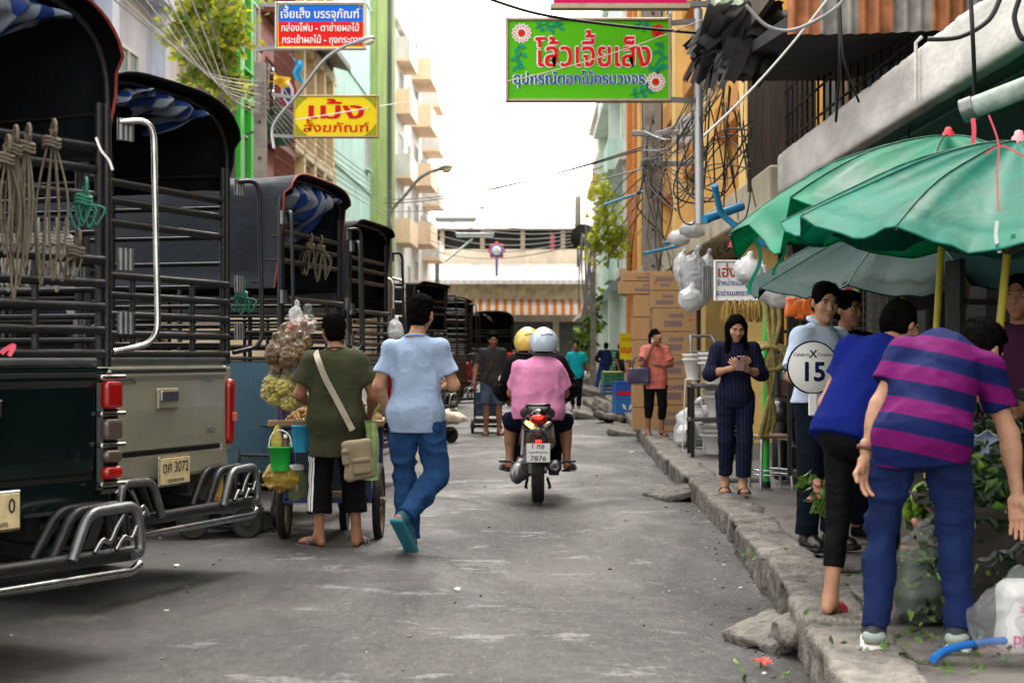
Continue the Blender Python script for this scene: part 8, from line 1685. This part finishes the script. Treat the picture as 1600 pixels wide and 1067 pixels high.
for sx in (-1, 1): m.tube(arc_path([(sx * .18, .0, .05), (sx * .18, .12, .62), (sx * .16, .26, 1.12)], .1), .020, 8)
for z in (.14, .34, .56, .78, 1.0): m.tube([(-.18, z * .2, z), (.18, z * .2, z)], .013, 6)
m.tube([(-.16, .26, 1.12), (.16, .26, 1.12)], .02, 8); m.build('frame', mat('cart_frame', (0, 0, 0)), T); MB().box((0, -.12, .03), (.40, .24, .014)).build('toe_plate', mat('cart_frame', (0, 0, 0)), T); MB().tube([(.10, .26, 1.12), (.17, .26, 1.12)], .024, 8).build('grip', mat('grip_red', (.45, .03, .02), .5), T)
for sx in (-1, 1): wheel(T, (sx * .22, .08, .11), .11, .045, 0)
T = platform_cart('tall sided blue hand cart pulled by the grey T-shirt', (at(760, 0, 29.9).x, 30.0, 0), R(2), .8, .40, DKWOOD, True, .11)
MB().box((0, .35, .50), (.42, .66, .42), 0, None, .02).build('blue_box', mat('cart_box_blue', (.02, .06, .14), .5, var=.4), T)
T = platform_cart('far hand cart carrying a pale sack by the left trucks', (at(700, 0, 27).x, 26.6, 0), R(60), .8, .42, DKWOOD, False, .12)
bag('pale flour sack lying on the far hand cart', (at(698, 0, 26.8).x, 26.75, .38), (.26, .16, .10), mat('sack_flour', (.50, .42, .32), .7, var=.3), False, 95, .02)

# ropes on the nearest truck, strings on the others
RO = [((20, 215, 7.35), .62, .05, 'bulky rope hank leftmost on the upper rail of the nearest truck'), ((40, 212, 7.4), .52, .05, 'rope hank second from the left edge on the nearest truck'), ((80, 205, 7.55), .60, .06, 'long looped rope hank nearest the post of the nearest truck'), ((8, 230, 7.3), .40, .05, 'short rope hank at the left picture edge'), ((118, 375, 7.75), .18, .09, 'small rope coil tied low beside the post of the nearest truck')]
for (px, py, Y), L_, w_, lb in RO: rope_coil(lb, at(px, py, Y - .05), 4, L_, w_, ROPE, R(30))
for k in range(7): rope_coil('pale rope loop hanging behind the lower bars of the nearest truck', at(10 + 15 * k, 358, 8.1), 3, .26, .05, mat('rope_pale', (.42, .40, .36), .85), R(20), 'pale rope loops behind the lower bars')
for k, (px, py, Y, n, L_, lb) in enumerate([(130, 295, 7.75, 6, .16, 'green string bundle tied to the nearest truck post'), (377, 448, 11.2, 6, .16, 'green string bundle tied low on the beige truck cage'), (500, 378, 14.3, 4, .30, 'tan rope hank hanging inside the blue truck'), (484, 375, 14.1, 4, .26, 'second tan rope hank inside the blue truck')]): rope_coil(lb, at(px, py, Y), n, L_, .07, GROPE if k < 2 else ROPE, R(20), 'string bundles on the cages')
ribbon('white plastic strip knotted to the nearest truck post', [at(150, 215, 7.75), at(158, 235, 7.72), at(170, 250, 7.72), at(176, 266, 7.72)], .011, SW); ribbon('bright red ribbon scrap tied above the nearest tailgate', [at(2, 552, 7.3), at(10, 545, 7.3), at(22, 540, 7.3), at(14, 556, 7.3)], .018)

# farther trucks along the left
pickup('black hooded pickup truck beyond the steel box truck', (-1.22, 31.5), 74, ('brown_red', (.06, .025, .018), .35), ('coal', (0, 0, 0)), None, 1, False, 1.7, 2.55, detail=False)
pickup('dark pickup truck with a tall square hood far up the left side', (-1.15, 47), 40, GY, ('coal', (0, 0, 0)), None, 1, False, 1.4, 2.85, detail=False)
pickup('farthest black hooded pickup truck before the market hall', (-.10, 66), 20, GY, ('coal', (0, 0, 0)), None, 1, False, 1.2, 2.95, detail=False)
pickup('open caged pickup truck with white tubes and a brown tailgate', (-1.0, 37.0), 66, ('rust_brown', (.10, .045, .03), .4), ('coal', (0, 0, 0)), None, 1, False, 1.8, 2.5, hood=False, detail=False)
T = thing('box_truck', 'beige box truck with chrome ladders behind the pickup hoods', 'truck', (-1.9, 24.4, 0), R(72)); BXM = mat('box_beige', (.46, .34, .20), .5, var=.15, grime=.3)
MB().box((0, 2.4, 1.95), (1.75, 4.4, 2.1), 0, None, .06).build('cargo_box', BXM, T); m = MB(); m.tube(arc_path([(-.88, .18, 1.0), (-.88, .18, 3.02), (.88, .18, 3.02), (.88, .18, 1.0)], .14), .045, 8); m.build('edge_frame', mat('box_edge', (.10, .09, .08), .5), T)
m = MB(); m.box((-.44, .185, 1.95), (.82, .03, 1.9), 0, None, .01); m.box((.44, .185, 1.95), (.82, .03, 1.9), 0, None, .01)
m.build('rear_door', BXM, T)
for x in (-.55, -.25, .25, .55): MB().tube([(x, .15, 1.05), (x, .15, 2.9)], .02, 6).box((x, .14, 2.75), (.10, .03, .05), 0, None, .008).box((x, .14, 1.2), (.10, .03, .05), 0, None, .008).build('lock_rod', CHROME, T)
for x, mm in ((.20, TAILRED), (.36, TAILRED), (.52, mat('lamp_amber', (.6, .22, .02), .2))): MB().box((x, .15, 2.93), (.12, .04, .06), 0, None, .012).build('marker_lamp', mm, T)
MB().box((0, 2.6, .72), (1.5, 4.6, .2), 0).box((0, 5.2, 1.3), (1.7, 1.2, 1.5), 0, None, .12).build('chassis', GY and mat('truck_dark', (.03, .03, .035), .5), T)
for sx in (-1, 1):
    for y in (1.0, 4.8): wheel(T, (sx * .75, y, .38), .38, .2, 0)
m = MB()
for sx in (.55, .98):
    m.tube(arc_path([(sx, -.02, .55), (sx, -.02, 2.35), (sx, .16, 2.4)], .08), .02, 7)
for k in range(9): m.tube([(.55, -.02, .65 + .2 * k), (.98, -.02, .65 + .2 * k)], .015, 6)
m.build('ladder', CHROME, T)
